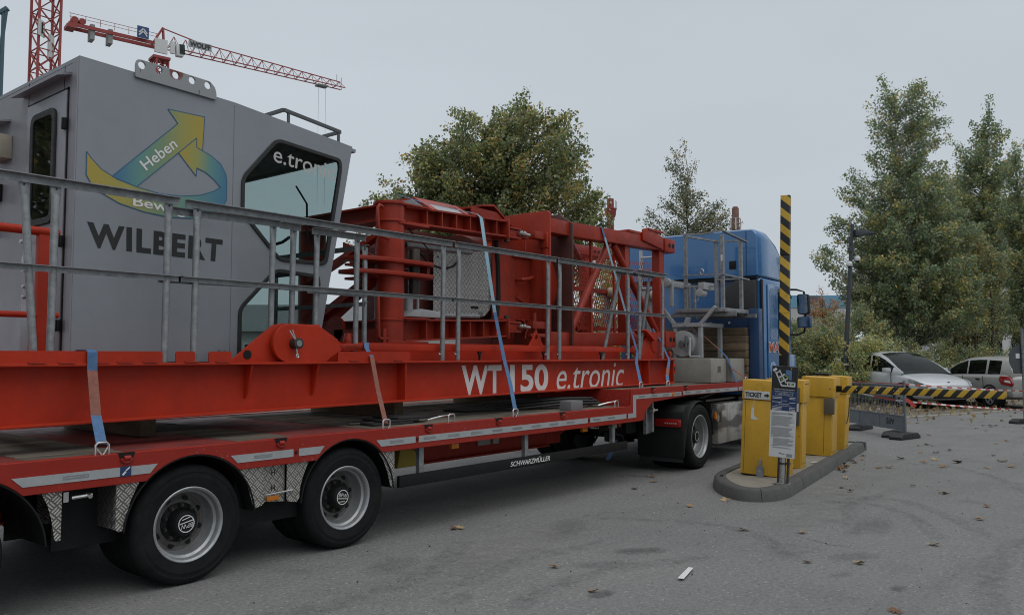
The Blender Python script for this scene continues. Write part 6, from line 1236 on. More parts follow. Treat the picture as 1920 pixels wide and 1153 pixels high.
# cab body lofted from cross-sections
def loft(secs, name, mt, par, caps=True, angle=40):
    n = len(secs[0]); mm = MB(); vs = [p for s_ in secs for p in s_]; fs = [(j * n + k, j * n + (k + 1) % n, (j + 1) * n + (k + 1) % n, (j + 1) * n + k) for j in range(len(secs) - 1) for k in range(n)]
    if caps: fs += [tuple(range(n - 1, -1, -1)), tuple(range((len(secs) - 1) * n, len(secs) * n))]
    mm.add(vs, fs); return mm.build(name, mt, par, angle=angle)
def rsec(x, y0, y1, z0, z1, rb, rt, n=6, dx=None):
    pts = []
    for cx, cz, r, a0 in ((y1 - rb, z0 + rb, rb, -90), (y1 - rt, z1 - rt, rt, 0), (y0 + rt, z1 - rt, rt, 90), (y0 + rb, z0 + rb, rb, 180)):
        for k in range(n + 1):
            a = R(a0 + 90 * k / n); pts.append((x, cx + r * math.cos(a), cz + r * math.sin(a)))
    return pts
loft([rsec(2.82, 0.06, 2.42, 0.85, 2.80, 0.04, 0.05), rsec(2.88, 0.03, 2.45, 0.80, 2.84, 0.05, 0.06), rsec(4.15, 0.02, 2.46, 0.45, 2.84, 0.05, 0.06), rsec(4.55, 0.05, 2.43, 0.42, 2.84, 0.10, 0.10), rsec(4.72, 0.16, 2.32, 0.42, 2.70, 0.20, 0.20)], 'cab_body', BLUE, tk)
rf = loft([rsec(2.78, 0.08, 2.40, 2.86, 3.625, 0.03, 0.12), rsec(2.84, 0.03, 2.45, 2.845, 3.65, 0.03, 0.17), rsec(3.30, 0.025, 2.455, 2.845, 3.67, 0.03, 0.20), rsec(3.75, 0.03, 2.45, 2.845, 3.58, 0.03, 0.25), rsec(4.15, 0.05, 2.43, 2.845, 3.35, 0.03, 0.22), rsec(4.5, 0.09, 2.39, 2.845, 3.08, 0.03, 0.12), rsec(4.66, 0.14, 2.34, 2.845, 2.94, 0.03, 0.04)], 'roof_fairing', BLUE, tk)
m = MB(); m.box(2.772, 2.79, 0.24, 0.252, 2.88, 3.6); m.build('fairing_seam', BLUED, rf)
m = MB(); m.box(2.765, 2.786, 0.42, 0.54, 2.985, 3.125); m.build('recess_grip', BLK, rf, bevel=0.02)
m = MB(); m.prism([(0.08, 2.10), (0.60, 2.10), (0.60, 2.60), (0.56, 2.70), (0.42, 2.785), (0.08, 2.785)], 2.70, 2.815, 'x'); m.build('air_intake', mat('dark_grey_plastic', (0.03, 0.031, 0.032), 0.55), tk, bevel=0.015)
m = MB(); m.box(2.74, 2.82, 0.10, 2.38, 2.80, 2.84); m.box(2.70, 2.80, 0.05, 0.5, 2.81, 2.835); m.build('cab_bracket', BLK, tk)
m = MB(); m.box(2.82, 2.90, 0.012, 0.03, 1.15, 2.80); m.build('rear_seal', BLK, tk)
# door and side window, decorative pressing
m = MB(); m.prism(rpoly([(3.10, 1.15), (4.05, 1.15), (4.10, 2.74), (3.12, 2.74)], 0.05), 0.006, 0.022, 'y'); dr = m.build('door', BLUE, tk, bevel=0.004)
m = MB(); m.prism(rpoly([(3.20, 1.80), (3.56, 1.80), (3.58, 2.68), (3.22, 2.68)], 0.09), 0.001, 0.008, 'y'); m.build('window_pane', mat('blue_tinted_panel', (0.03, 0.105, 0.24), 0.22), dr)
m = MB(); m.prism(rpoly([(3.66, 1.78), (4.30, 1.85), (4.28, 2.70), (3.68, 2.70)], 0.06), 0.0, 0.018, 'y'); m.build('window_pane', GLASS_CAR, dr)
m = MB(); m.prism(rpoly([(3.70, 1.60), (3.86, 1.60), (3.86, 1.64), (3.70, 1.64)], 0.01), -0.008, 0.006, 'y'); m.build('handle', BLK, dr)
q = text_mb('MAX', [(3.10, 1.585), (3.98, 1.585), (3.98, 1.765), (3.10, 1.765)], -0.002, 'y', bold=0.06); q.build('door_lettering_edge', WLET, dr)
q = text_mb('MAX', [(3.115, 1.597), (3.965, 1.597), (3.965, 1.752), (3.115, 1.752)], -0.0035, 'y', bold=0.03); q.build('door_lettering', mat('orange_red_lettering', (0.45, 0.075, 0.03), 0.4), dr)
m = MB(); m.box(2.90, 4.30, -0.004, 0.022, 0.95, 1.10); m.prism([(2.88, 0.70), (3.25, 0.70), (3.15, 0.92), (2.88, 0.92)], 0.0, 0.04, 'y'); m.build('side_skirt', BLUE, tk, bevel=0.01)
m = MB(); m.lathe([(0.17, 0.0), (0.16, -0.012), (0.10, -0.015), (0.0, -0.015)], (3.32, 0.002, 1.27), (0, 1, 0), 28); m.build('fuel_cap_pressing', BLUE, tk)
m = MB(); m.prism([(4.30, 2.05), (4.70, 2.05), (4.60, 2.70), (4.30, 2.70)], 0.2, 2.28, 'y'); m.build('windscreen', GLASS_CAR, tk, bevel=0.04)
m = MB(); m.prism([(4.45, 2.72), (4.98, 2.60), (4.98, 2.64), (4.55, 2.86)], 0.15, 2.33, 'y'); m.build('sun_visor', BLK, tk, bevel=0.006)
# mirrors on their bow
m = MB(); m.tube([(4.30, 0.02, 2.72), (4.42, -0.10, 2.72), (4.45, -0.22, 2.68), (4.45, -0.24, 2.2), (4.42, -0.22, 1.95), (4.35, -0.10, 1.90), (4.30, 0.02, 1.92)], 0.018, 8); mb_ = m.build('mirror_bow', BLK, tk)
m = MB(); m.prism(rpoly([(-0.34, 2.27), (-0.14, 2.27), (-0.13, 2.63), (-0.33, 2.63)], 0.05), 4.30, 4.44, 'x'); m.build('mirror_housing', BLK, mb_, bevel=0.03)
m = MB(); m.prism(rpoly([(-0.325, 2.285), (-0.155, 2.285), (-0.145, 2.615), (-0.315, 2.615)], 0.04), 4.292, 4.30, 'x'); m.build('mirror_glass', mat('mirror', (0.5, 0.52, 0.53), 0.04, 1.0, var=0.0), mb_)
m = MB(); m.prism(rpoly([(-0.37, 2.03), (-0.14, 2.03), (-0.13, 2.22), (-0.36, 2.23)], 0.04), 4.29, 4.42, 'x'); m.build('mirror_housing', BLUED, mb_, bevel=0.03)
m = MB(); m.prism(rpoly([(-0.35, 2.045), (-0.155, 2.045), (-0.145, 2.21), (-0.345, 2.215)], 0.03), 4.282, 4.29, 'x'); m.build('mirror_glass', mat('mirror', (0, 0, 0)), mb_)
m = MB(); m.box(4.2, 4.6, -0.02, 0.06, 1.05, 1.55); m.build('corner_deflector', BLUE, tk, bevel=0.02)
m = MB(); m.prism([(4.2, 0.30), (4.82, 0.30), (4.86, 0.55), (4.78, 0.95), (4.2, 0.95)], 0.05, 2.43, 'y'); m.build('bumper', BLK, tk, bevel=0.03)
m = MB(); rows = []
for k in range(15):
    t_ = R(0) + R(180) * k / 14; rows.append([(3.65 + rr * math.cos(t_), y, 0.435 + rr * math.sin(t_)) for rr, y in ((0.50, 0.0), (0.50, 0.5), (0.485, 0.5), (0.485, 0.0), (0.50, 0.0))])
m.grid(rows); m.build('mudguard', BLK, tk)
# blue lines dangling under the neck
t = thing('air_line_end', 'blue strap end hanging below the trailer behind the side guard', 'strap', (8.62, 5.45, 0.25)); m = MB(); m.ribbon([(8.75, 5.45, 0.50), (8.62, 5.42, 0.38), (8.45, 5.38, 0.29)], 0.05, 0.004, (0, 1, 0)); m.build('webbing', STRAPB, t)
# ================================================================ STREET FURNITURE BEHIND THE ISLAND
def rubber_foot(x, y, a, lb):
    t = thing('fence_foot', lb, 'fence foot', (x, y, 0), a, 'black rubber fence feet', world=False)
    m = MB(); m.prism([(-0.36, 0.0), (0.36, 0.0), (0.36, 0.05), (0.26, 0.11), (-0.26, 0.11), (-0.36, 0.05)], -0.12, 0.12, 'y'); m.build('foot_block', RUB, t, bevel=0.012)
    m = MB()
    for x_ in (-0.2, -0.07, 0.07, 0.2): m.box(x_ - 0.03, x_ + 0.03, -0.124, 0.124, 0.02, 0.08)
    m.build('foot_rib', RUB, t); return t
P0, P1 = Vector((16.62, 4.03, 0)), Vector((18.95, 6.35, 0)); fd = (P1 - P0).normalized(); fa = math.atan2(fd.y, fd.x); FL = (P1 - P0).length
fn = thing('mesh_fence_panel', 'galvanised mesh fence panel with grey kick board stencilled AFS upside down', 'fence', tuple(P0), fa, world=False)
FG = mat('grey_fence_steel', (0.16, 0.175, 0.195), 0.5, 0.3, var=0.15, dirt=0.2)
for x in (0.0, FL): m = MB(); m.cyl((x, 0, 0.10), (x, 0, 1.06), 0.024, n=14); m.build('post', FG, fn)
m = MB(); m.cyl((0.03, 0, 0.965), (FL - 0.03, 0, 0.965), 0.026, n=12); m.build('top_tube', FG, fn)
m = MB(); m.box(0.03, FL - 0.03, -0.012, 0.012, 0.13, 0.40); kbd = m.build('kick_board', mat('blue_grey_board', (0.18, 0.20, 0.225), 0.55, 0.1, var=0.12, dirt=0.3), fn)
m = MB()
for x in (0.85, 1.6, 2.4): m.box(x, x + 0.02, 0.0122, 0.017, 0.13, 0.40)
m.box(0.03, FL - 0.03, 0.0122, 0.02, 0.395, 0.41); m.build('board_rib', FG, kbd)
text_mb('AFS', [(0.33, 0.34), (0.62, 0.34), (0.62, 0.22), (0.33, 0.22)], 0.0135, 'y', bold=0.03).build('stencil_lettering', BLET, kbd)
m = MB(); x = 0.07
while x < FL - 0.04: m.bar((x, 0, 0.40), (x, 0, 0.955), 0.006, 0.006); x += 0.055
for z in (0.52, 0.67, 0.83): m.bar((0.03, 0.006, z), (FL - 0.03, 0.006, z), 0.006, 0.006)
wm = m.build('wire_mesh', FG, fn); wm['kind'] = 'stuff'
rubber_foot(16.45, 4.0, fa - R(58), 'black rubber fence foot in front of the AFS fence panel')
rubber_foot(16.75, 4.25, fa - R(50), 'black rubber fence foot behind the nearer one at the AFS panel')
rubber_foot(17.9, 5.2, fa - R(50), 'small black rubber foot peeking from behind the farthest yellow cabinet')
rubber_foot(21.85, 2.75, R(-40), 'black rubber fence foot under the round sign at the right edge')
# round sign seen from behind
sg = thing('round_sign', 'round traffic sign seen from behind on a thin grey pole', 'sign', (21.9, 2.78, 0), R(-40), world=False)
m = MB(); m.cyl((0, 0, 0.1), (0, 0, 2.15), 0.03, n=14); m.build('pole', GALV_D, sg)
m = MB(); m.cyl((0.0, 0.035, 1.45), (0.0, 0.045, 1.45), 0.33, n=40); dk_ = m.build('disc', mat('dark_grey_sign_back', (0.075, 0.083, 0.09), 0.5, 0.2, var=0.1), sg)
m = MB(); m.box(-0.16, -0.06, 0.026, 0.034, 1.47, 1.58); m.build('sticker', WHITE, dk_)
m = MB(); m.box(-0.03, 0.03, -0.032, 0.034, 1.60, 1.62); m.box(-0.03, 0.03, -0.032, 0.034, 1.3, 1.32); m.build('clamp', STEEL, sg)
# red and white tapes
def tape(lb, pts, sag, w=0.07, per=0.5):
    P = [Vector(p) for p in pts]; cv = []
    for i in range(len(P) - 1):
        for k in range(8):
            t_ = k / 8; q = P[i].lerp(P[i + 1], t_); q.z -= sag * 4 * t_ * (1 - t_); cv.append(q)
    cv.append(P[-1]); d = (P[-1] - P[0]).normalized()
    m = MB(); n_ = len(cv)
    for i, p in enumerate(cv):
        tw = 0.5 * math.sin(i * 0.7); a = Vector((0, 0, math.cos(tw))) + Vector((-d.y, d.x, 0)) * math.sin(tw); m.v += [tuple(p - a * w / 2), tuple(p + a * w / 2)]
    m.f = [(2 * i, 2 * i + 1, 2 * i + 3, 2 * i + 2) for i in range(n_ - 1)]
    o = m.build('barrier_tape', stripes('red_white_tape', (0.45, 0.05, 0.035), (0.62, 0.62, 0.61), per, tuple(d), (0, 0, 0.4), dirt=0.1)); rebase(o, tuple(P[0])); tag(o, lb, 'barrier tape', 'red and white barrier tapes'); return o
ptop = P0 + Vector((0, 0, 1.0)); sp = Vector((21.9, 2.78, 0))
tape('upper red and white tape from the fence panel to the round sign', [(18.6, 6.05, 1.0), ptop, sp + Vector((0, 0, 0.73))], 0.015, 0.032, 0.36)
tape('lower red and white tape from the fence to the foot of the sign pole', [(17.9, 5.31, 0.78), P0 + Vector((0, 0, 0.68)), sp + Vector((0, 0, 0.30))], 0.015, 0.032, 0.36)
m = MB(); m.ribbon([(16.6, 4.0, 0.72), (16.62, 3.92, 0.66), (16.68, 3.86, 0.58)], 0.07, 0.003, (0.3, -0.5, 0.4)); m.ribbon([(18.0, 5.38, 0.84), (17.95, 5.28, 0.76)], 0.06, 0.003, (0.3, -0.5, 0.4)); o = rebase(m.build('tape_end', mat('red_tape', (0.45, 0.05, 0.035), 0.5)), (16.6, 4.0, 0.6)); tag(o, 'loose red tape end hanging on the fence post', 'barrier tape')
# street lamp
lp = thing('street_lamp', 'dark grey street lamp with flat head and two small cameras', 'street lamp', (27.0, 8.35, 0), 0, world=False)
DG = mat('dark_grey_lamp_paint', (0.045, 0.052, 0.062), 0.45, 0.2, var=0.12)
lp.rotation_euler = (0, R(0), R(-51)); TOPX = 0.42
m = MB(); m.tube([(0, 0, 0), (0.08, 0, 1.0), (TOPX * 0.55, 0, 3.2), (TOPX, 0, 5.75)], [0.088, 0.085, 0.07, 0.052], 18); m.build('pole', DG, lp)
m = MB(); m.prism([(0.46, 5.55), (1.0, 5.50), (1.12, 5.46), (1.1, 5.42), (0.85, 5.40), (0.6, 5.33), (0.46, 5.35)], -0.15, 0.15, 'y'); m.build('lamp_head', DG, lp, bevel=0.02)
m = MB(); m.box(0.30, 0.36, -0.06, 0.06, 5.1, 5.35); m.box(0.27, 0.40, -0.08, 0.08, 4.85, 5.0); m.build('junction_box', DG, lp)
for dx, dz in ((0.12, 4.62), (-0.14, 4.45)):
    m = MB(); m.lathe([(0.0, 0.10), (0.06, 0.09), (0.09, 0.05), (0.095, -0.02), (0.08, -0.06), (0.0, -0.10)], (0.42 + dx, -0.02, dz), (0, 0, 1), 20); m.build('camera', WHITE, lp); m = MB(); m.lathe([(0.0, -0.125), (0.05, -0.11), (0.07, -0.06)], (0.42 + dx, -0.02, dz), (0, 0, 1), 16); m.build('camera_dome', BLK, lp)
m = MB(); m.tube([(0.105, 0, 1.22), (0.107, 0, 1.28)], [0.092, 0.092], 18); m.build('tape_band', WHITE, lp)

# ================================================================ CARS
def car(name, label, loc, rz, paint, L, W, H, kind):
    """x forward, y left; sections lofted along the car"""
    t = thing(name, label, 'car', loc, rz, 'cars parked behind the fence', world=False)
    hw = W / 2
    if kind == 'mpv':   # x, sill z, belt z, half width at belt
        st = [(2.30, 0.34, 0.62, 0.58), (2.26, 0.26, 0.70, 0.72), (2.05, 0.22, 0.80, 0.86), (1.70, 0.22, 0.90, 0.92), (1.15, 0.22, 1.00, 0.93), (0.5, 0.22, 1.02, 0.94), (-0.6, 0.22, 1.05, 0.94), (-1.6, 0.24, 1.08, 0.92), (-2.15, 0.28, 1.08, 0.86), (-2.28, 0.40, 1.0, 0.78)]
        cabin = [(1.34, 0.98, 1.0, 0.82, 'W'), (0.95, 1.0, 1.24, 0.79, 'W'), (0.55, 1.0, 1.45, 0.74, 'W'), (0.18, 1.02, 1.585, 0.70, 'S'), (-0.14, 1.03, 1.62, 0.69, 'P'), (-0.22, 1.03, 1.625, 0.69, 'S'), (-0.7, 1.04, 1.635, 0.69, 'S'), (-1.12, 1.05, 1.62, 0.685, 'P'), (-1.22, 1.05, 1.615, 0.68, 'S'), (-1.78, 1.06, 1.54, 0.67, 'P'), (-1.92, 1.06, 1.48, 0.67, 'R'), (-2.2, 1.06, 1.12, 0.74, 'P')]
        wx = (1.42, -1.38); wr = 0.335
    else:
        st = [(2.05, 0.32, 0.60, 0.62), (1.95, 0.25, 0.74, 0.74), (1.4, 0.22, 0.88, 0.82), (0.9, 0.22, 0.94, 0.83), (0.0, 0.22, 0.95, 0.84), (-1.0, 0.22, 0.97, 0.84), (-1.75, 0.26, 0.98, 0.80), (-2.02, 0.30, 0.96, 0.74), (-2.10, 0.42, 0.80, 0.66)]
        cabin = [(1.08, 0.91, 0.93, 0.74, 'W'), (0.74, 0.93, 1.16, 0.69, 'W'), (0.42, 0.94, 1.34, 0.645, 'W'), (0.10, 0.95, 1.43, 0.615, 'S'), (-0.02, 0.95, 1.455, 0.61, 'P'), (-0.09, 0.95, 1.46, 0.61, 'S'), (-0.60, 0.96, 1.48, 0.61, 'S'), (-0.88, 0.96, 1.475, 0.605, 'P'), (-0.98, 0.96, 1.47, 0.605, 'S'), (-1.52, 0.97, 1.44, 0.60, 'P'), (-1.78, 0.97, 1.40, 0.60, 'R'), (-2.02, 0.96, 1.02, 0.67, 'P')]
        wx = (1.25, -1.24); wr = 0.31
    secs = []
    for x, zs, zb_, w in st:
        pts = [(x, -w * 0.88, zs), (x, -w, zs + 0.10), (x, -w - 0.015, (zs + zb_) / 2), (x, -w * 0.985, zb_ - 0.05), (x, -w * 0.90, zb_), (x, -w * 0.45, zb_ + 0.025), (x, 0, zb_ + 0.035)]
        pts += [(x, -y, z) for _, y, z in reversed(pts[:-1])]; secs.append(pts)
    body = loft(secs, 'body', paint, t, angle=50); sb_ = body.modifiers.new('s', 'SUBSURF'); sb_.levels = 1; sb_.render_levels = 2
    # greenhouse: glass and painted faces come from one grid
    prof = []
    for x, z0, z1, w, tp in cabin:
        wb = w + (0.11 if z1 - z0 > 0.2 else 0.05); f_ = min(1, (z1 - z0) / 0.4)
        pts = [(x, -wb, z0 - 0.06), (x, -wb + 0.012 * f_, z0 + 0.015), (x, -w - 0.012 * f_, z0 + (z1 - z0) * 0.84), (x, -w + 0.06 * f_, z1 - 0.01), (x, -w * 0.5, z1 + 0.022 * f_), (x, 0, z1 + 0.03 * f_)]
        prof.append(pts + [(x, -y, z) for _, y, z in reversed(pts[:-1])])
    n_ = len(prof[0]); G, Pn = {'windscreen': MB(), 'window_pane': MB(), 'window_pane ': MB(), 'rear_window': MB()}, MB()
    for j in range(len(prof) - 1):
        tp = cabin[j][4]
        for k in range(n_ - 1):
            kk = min(k, n_ - 2 - k); q = [prof[j][k], prof[j][k + 1], prof[j + 1][k + 1], prof[j + 1][k]]
            if tp == 'W': dst = G['windscreen'] if kk >= 3 else (G['window_pane' + (' ' if k > 5 else '')] if kk == 1 and j > 0 else Pn)
            elif tp == 'R': dst = G['rear_window'] if kk >= 3 else Pn
            elif tp == 'S' and kk == 1: dst = G['window_pane' + (' ' if k > 5 else '')]
            else: dst = Pn
            dst.add(q, [(0, 1, 2, 3)])
    q = prof[-1]; Pn.add(q, [tuple(range(n_))])
    rf_ = Pn.build('roof', paint, t, angle=50, doubles=0.0005)
    for nm_, g_ in G.items():
        if g_.f: g_.build(nm_.strip(), WSG if nm_ == 'windscreen' else GLASS_CAR, t, angle=60, doubles=0.0005)
    for s_ in (-1, 1):                                   # A-pillars and roof rails
        mm = MB(); ps = [(p[2][0], s_ * abs(p[2][1] + 0.01), p[2][2]) for p in prof if p[0][0] > (0.2 if kind == 'mpv' else 0.05)]; mm.tube(ps, 0.028, 6); mm.build('a_pillar', paint, t)
    mm = MB(); mm.box(-1.6, 0.6, -hw + 0.25, hw - 0.25, 0.5, 1.05); mm.box(-0.2, 0.1, -0.55, -0.1, 0.9, 1.3); mm.box(-0.2, 0.1, 0.1, 0.55, 0.9, 1.3); mm.build('seats', BLK, t)
    if kind == 'mpv':
        for s_ in (-1, 1):
            yl = lambda x: 0.925 if x < 1.7 else (0.925 - 0.16 * (x - 1.7) if x < 2.05 else 0.869 - 0.62 * (x - 2.05))
            mm = MB(); mm.prism([(1.70, 0.85), (1.88, 0.815), (2.05, 0.765), (2.24, 0.665), (2.24, 0.60), (2.05, 0.655), (1.86, 0.73), (1.72, 0.78)], 0, 0.06, 'y'); mm.v = [(x, s_ * (yl(x) - 0.045 + y), z) for x, y, z in mm.v]; hl = mm.build('headlight', HLM, t, bevel=0.008)
            mm = MB(); mm.cyl((2.12, s_ * (yl(2.12) - 0.04), 0.69), (2.145, s_ * (yl(2.12) + 0.022), 0.69), 0.035, n=14); mm.build('lamp_lens', BLK, hl)
            mm = MB(); mm.box(0.78, 0.95, s_ * 1.0 - 0.10, s_ * 1.0 + 0.10, 1.02, 1.15); mm.build('mirror', paint, t, bevel=0.03)
            for hx in (-0.1, -1.1): mm = MB(); mm.box(hx, hx + 0.18, s_ * 0.962 - 0.012, s_ * 0.962 + 0.012, 0.86, 0.885); mm.build('door_handle', paint, t, bevel=0.006)
            for xx in (0.98, -0.16, -1.15): mm = MB(); mm.box(xx, xx + 0.008, s_ * 0.950 - 0.008, s_ * 0.950 + 0.008, 0.34, 1.0); mm.build('door_seam', BLK, t)
            mm = MB(); mm.prism([(1.95, 0.36), (2.2, 0.36), (2.2, 0.46), (2.05, 0.46)], s_ * 0.62 - 0.12, s_ * 0.62 + 0.12, 'y'); mm.build('fog_lamp', BLK, t, bevel=0.01)
        mm = MB(); mm.prism([(2.20, 0.30), (2.315, 0.30), (2.315, 0.44), (2.22, 0.46)], -0.55, 0.55, 'y'); mm.build('lower_grille', BLK, t, bevel=0.01)
        mm = MB(); mm.prism([(2.20, 0.56), (2.30, 0.56), (2.25, 0.665), (2.16, 0.665)], -0.48, 0.48, 'y'); gr = mm.build('grille', BLK, t, bevel=0.02)
        for z_ in (0.60, 0.63): mm = MB(); mm.box(2.24, 2.305 - (z_ - 0.6), -0.46, 0.46, z_, z_ + 0.01); mm.build('grille_bar', STEEL, gr)
        mm = MB(); mm.cyl((2.19, 0, 0.715), (2.225, 0, 0.725), 0.055, n=20); mm.build('badge', NAVY, t); mm = MB(); mm.box(2.29, 2.325, -0.26, 0.26, 0.455, 0.555); mm.build('number_plate', WHITE, t)
        for y_ in (-0.35, 0.3): mm = MB(); mm.bar((1.18, y_, 1.065), (1.02, y_ + 0.5, 1.16), 0.02, 0.015); mm.build('wiper', BLK, t)
    else:
        for s_ in (-1, 1):
            mm = MB(); mm.prism([(-1.70, 0.94), (-2.0, 0.92), (-2.10, 0.72), (-2.05, 0.64), (-1.74, 0.70), (-1.66, 0.82)], 0, 0.05, 'y'); mm.v = [(x, s_ * (0.835 - 0.25 * max(0, -1.66 - x)) + (y - 0.03), z) for x, y, z in mm.v]; tl_ = mm.build('tail_light', TAILR, t, bevel=0.015)
            mm = MB(); mm.prism([(-1.86, 0.82), (-2.02, 0.80), (-2.04, 0.74), (-1.86, 0.76)], 0, 0.05, 'y'); mm.v = [(x, s_ * (0.845 - 0.25 * max(0, -1.66 - x)) + (y - 0.03) + s_ * 0.006, z) for x, y, z in mm.v]; mm.build('reverse_lamp', WHITE, tl_, bevel=0.01)
            for hx in (0.12, -0.82): mm = MB(); mm.box(hx, hx + 0.16, s_ * 0.86 - 0.014, s_ * 0.86 + 0.014, 0.80, 0.85); mm.build('door_handle', BLK, t, bevel=0.01)
            mm = MB(); mm.box(0.72, 0.86, s_ * 0.90 - 0.08, s_ * 0.90 + 0.08, 0.95, 1.06); mm.build('mirror', BLK, t, bevel=0.03)
            for xx in (0.92, -0.03, -0.98): mm = MB(); mm.box(xx, xx + 0.008, s_ * 0.853 - 0.006, s_ * 0.853 + 0.006, 0.35, 0.93); mm.build('door_seam', BLK, t)
        mm = MB(); mm.box(-2.12, -2.06, -0.26, 0.26, 0.72, 0.83); mm.build('number_plate', WHITE, t)
        mm = MB(); mm.box(-2.1, -1.9, -0.75, 0.75, 0.34, 0.56); mm.build('bumper', paint, t, bevel=0.05)
    for x in wx:
        for s_ in (-1, 1):
            y = s_ * (hw + 0.005); mm = MB(); mm.lathe([(wr * 0.66, 0.0), (wr * 0.95, 0.01), (wr, 0.04), (wr, 0.18), (wr * 0.6, 0.2)], (x, y, wr), (0, -s_, 0), 32); w_ = mm.build('wheel', TYRE, t)
            mm = MB(); mm.lathe([(wr * 0.66, 0.012), (wr * 0.62, 0.03), (wr * 0.58, 0.05), (wr * 0.2, 0.07), (0.0, 0.07)], (x, y, wr), (0, -s_, 0), 28); mm.build('hub_cap_back', BLK, w_); mm = MB()
            for k in range(6): a = 2 * math.pi * k / 6; mm.bar((x, y - s_ * 0.03, wr), (x + wr * 0.63 * math.cos(a), y - s_ * 0.02, wr + wr * 0.63 * math.sin(a)), 0.055, 0.02, up=(0, 1, 0))
            mm.lathe([(wr * 0.66, 0.0), (wr * 0.6, 0.0), (wr * 0.6, 0.03), (wr * 0.66, 0.03)], (x, y, wr), (0, -s_, 0), 28, True); mm.build('alloy_spokes', RIM, w_)
            mm = MB(); mm.lathe([(wr + 0.055, 0.004), (wr + 0.01, 0.004), (wr + 0.01, 0.25), (wr + 0.055, 0.25)], (x, y + s_ * 0.004, wr + 0.01), (0, -s_, 0), 32, True); mm.build('wheel_arch', BLK, t)
    return t
WSG = glass('windscreen_glass', (0.012, 0.016, 0.015, 0.3, 0.36, 0.34), op=0.40)
HLM = mat('headlight_glass', (0.30, 0.32, 0.33), 0.12, 0.3, var=0.4, scale=14)
def carpaint(name, c):
    mm, nt, bs, oc = new_mat(name); bs.inputs['Base Color'].default_value = c + (1,); bs.inputs['Metallic'].default_value = 0.2; bs.inputs['Roughness'].default_value = 0.38; bs.inputs['Coat Weight'].default_value = 0.5; bs.inputs['Coat Roughness'].default_value = 0.12; return mm
SILV = carpaint('silver_car_paint', (0.44, 0.46, 0.48))
BEIG = carpaint('grey_beige_car_paint', (0.29, 0.285, 0.27))
car('parked_car', 'silver people carrier parked nose out beside the bushes', (27.53, 6.9, 0.012), R(-128), SILV, 4.6, 1.9, 1.63, 'mpv')
car('parked_car', 'grey beige estate car with red tail light at the right edge', (28.9, 4.6, 0.012), R(44), BEIG, 4.2, 1.68, 1.48, 'estate')
# ================================================================ VEGETATION
def leaf_mat(name, trans=0.5):
    mm, nt, bs, oc = new_mat(name); at = nd(nt, 'ShaderNodeAttribute'); at.attribute_name = 'leafcol'
    nt.links.new(at.outputs['Color'], bs.inputs['Base Color']); bs.inputs['Roughness'].default_value = 0.42; bs.inputs['Specular IOR Level'].default_value = 0.5
    tr_ = nd(nt, 'ShaderNodeBsdfTranslucent'); nt.links.new(at.outputs['Color'], tr_.inputs[0]); mx = nd(nt, 'ShaderNodeAddShader')
    nt.links.new(bs.outputs[0], mx.inputs[0]); nt.links.new(tr_.outputs[0], mx.inputs[1]); nt.links.new(mx.outputs[0], nt.nodes['Material Output'].inputs[0]); return mm
LEAF = leaf_mat('autumn_leaves')
BARK = mat('dark_bark', (0.07, 0.058, 0.045), 0.9, var=0.35, scale=9, bmp=0.6, bscale=25)
def birch_bark():
    mm, nt, bs, oc = new_mat('birch_bark'); n1 = noise(nt, oc, 3, 5, 0.7, (1, 1, 5)); cc = mixc(nt, ramp(nt, n1, 0.5, 0.6), (0.42, 0.40, 0.37), (0.04, 0.036, 0.03)); nt.links.new(cc, bs.inputs['Base Color']); bs.inputs['Roughness'].default_value = 0.8; return mm
BIRCH = birch_bark()
def leaf_object(name, centers, size, cols, rng, parent, droop=0.0, kindstuff=True):
    """centers (N,3); bent two-triangle-pair leaves with their own colour"""
    n = len(centers); d = rng.normal(size=(n, 3)); d[:, 2] -= droop; d /= np.linalg.norm(d, axis=1)[:, None]
    a = np.cross(d, rng.normal(size=(n, 3))); a /= np.linalg.norm(a, axis=1)[:, None]; nn = np.cross(d, a)
    L = size * rng.uniform(0.6, 1.35, n)[:, None]; W = L * rng.uniform(0.55, 0.85, n)[:, None]
    p0 = centers; p2 = centers + d * L; mid = centers + d * L * 0.48; p1 = mid + a * W * 0.5 - nn * L * 0.14; p3 = mid - a * W * 0.5 - nn * L * 0.14
    v = np.stack([p0, p1, p2, p3], 1).reshape(-1, 3); b = np.arange(n) * 4
    f = np.stack([np.stack([b, b + 1, b + 2], 1), np.stack([b + 2, b + 3, b], 1)], 1).reshape(-1, 3)
    me = bpy.data.meshes.new(name); me.vertices.add(len(v)); me.vertices.foreach_set('co', v.ravel().astype(np.float32))
    me.loops.add(f.size); me.loops.foreach_set('vertex_index', f.ravel().astype(np.int32)); me.polygons.add(len(f)); me.polygons.foreach_set('loop_start', (np.arange(len(f)) * 3).astype(np.int32)); me.polygons.foreach_set('loop_total', np.full(len(f), 3, np.int32)); me.update()
    at = me.attributes.new('leafcol', 'FLOAT_COLOR', 'FACE'); c4 = np.repeat(np.concatenate([cols, np.ones((n, 1))], 1), 2, axis=0); at.data.foreach_set('color', c4.ravel().astype(np.float32))
    me.materials.append(LEAF); o = bpy.data.objects.new(name, me); col.objects.link(o); o.parent = parent
    if kindstuff: o['kind'] = 'stuff'
    return o
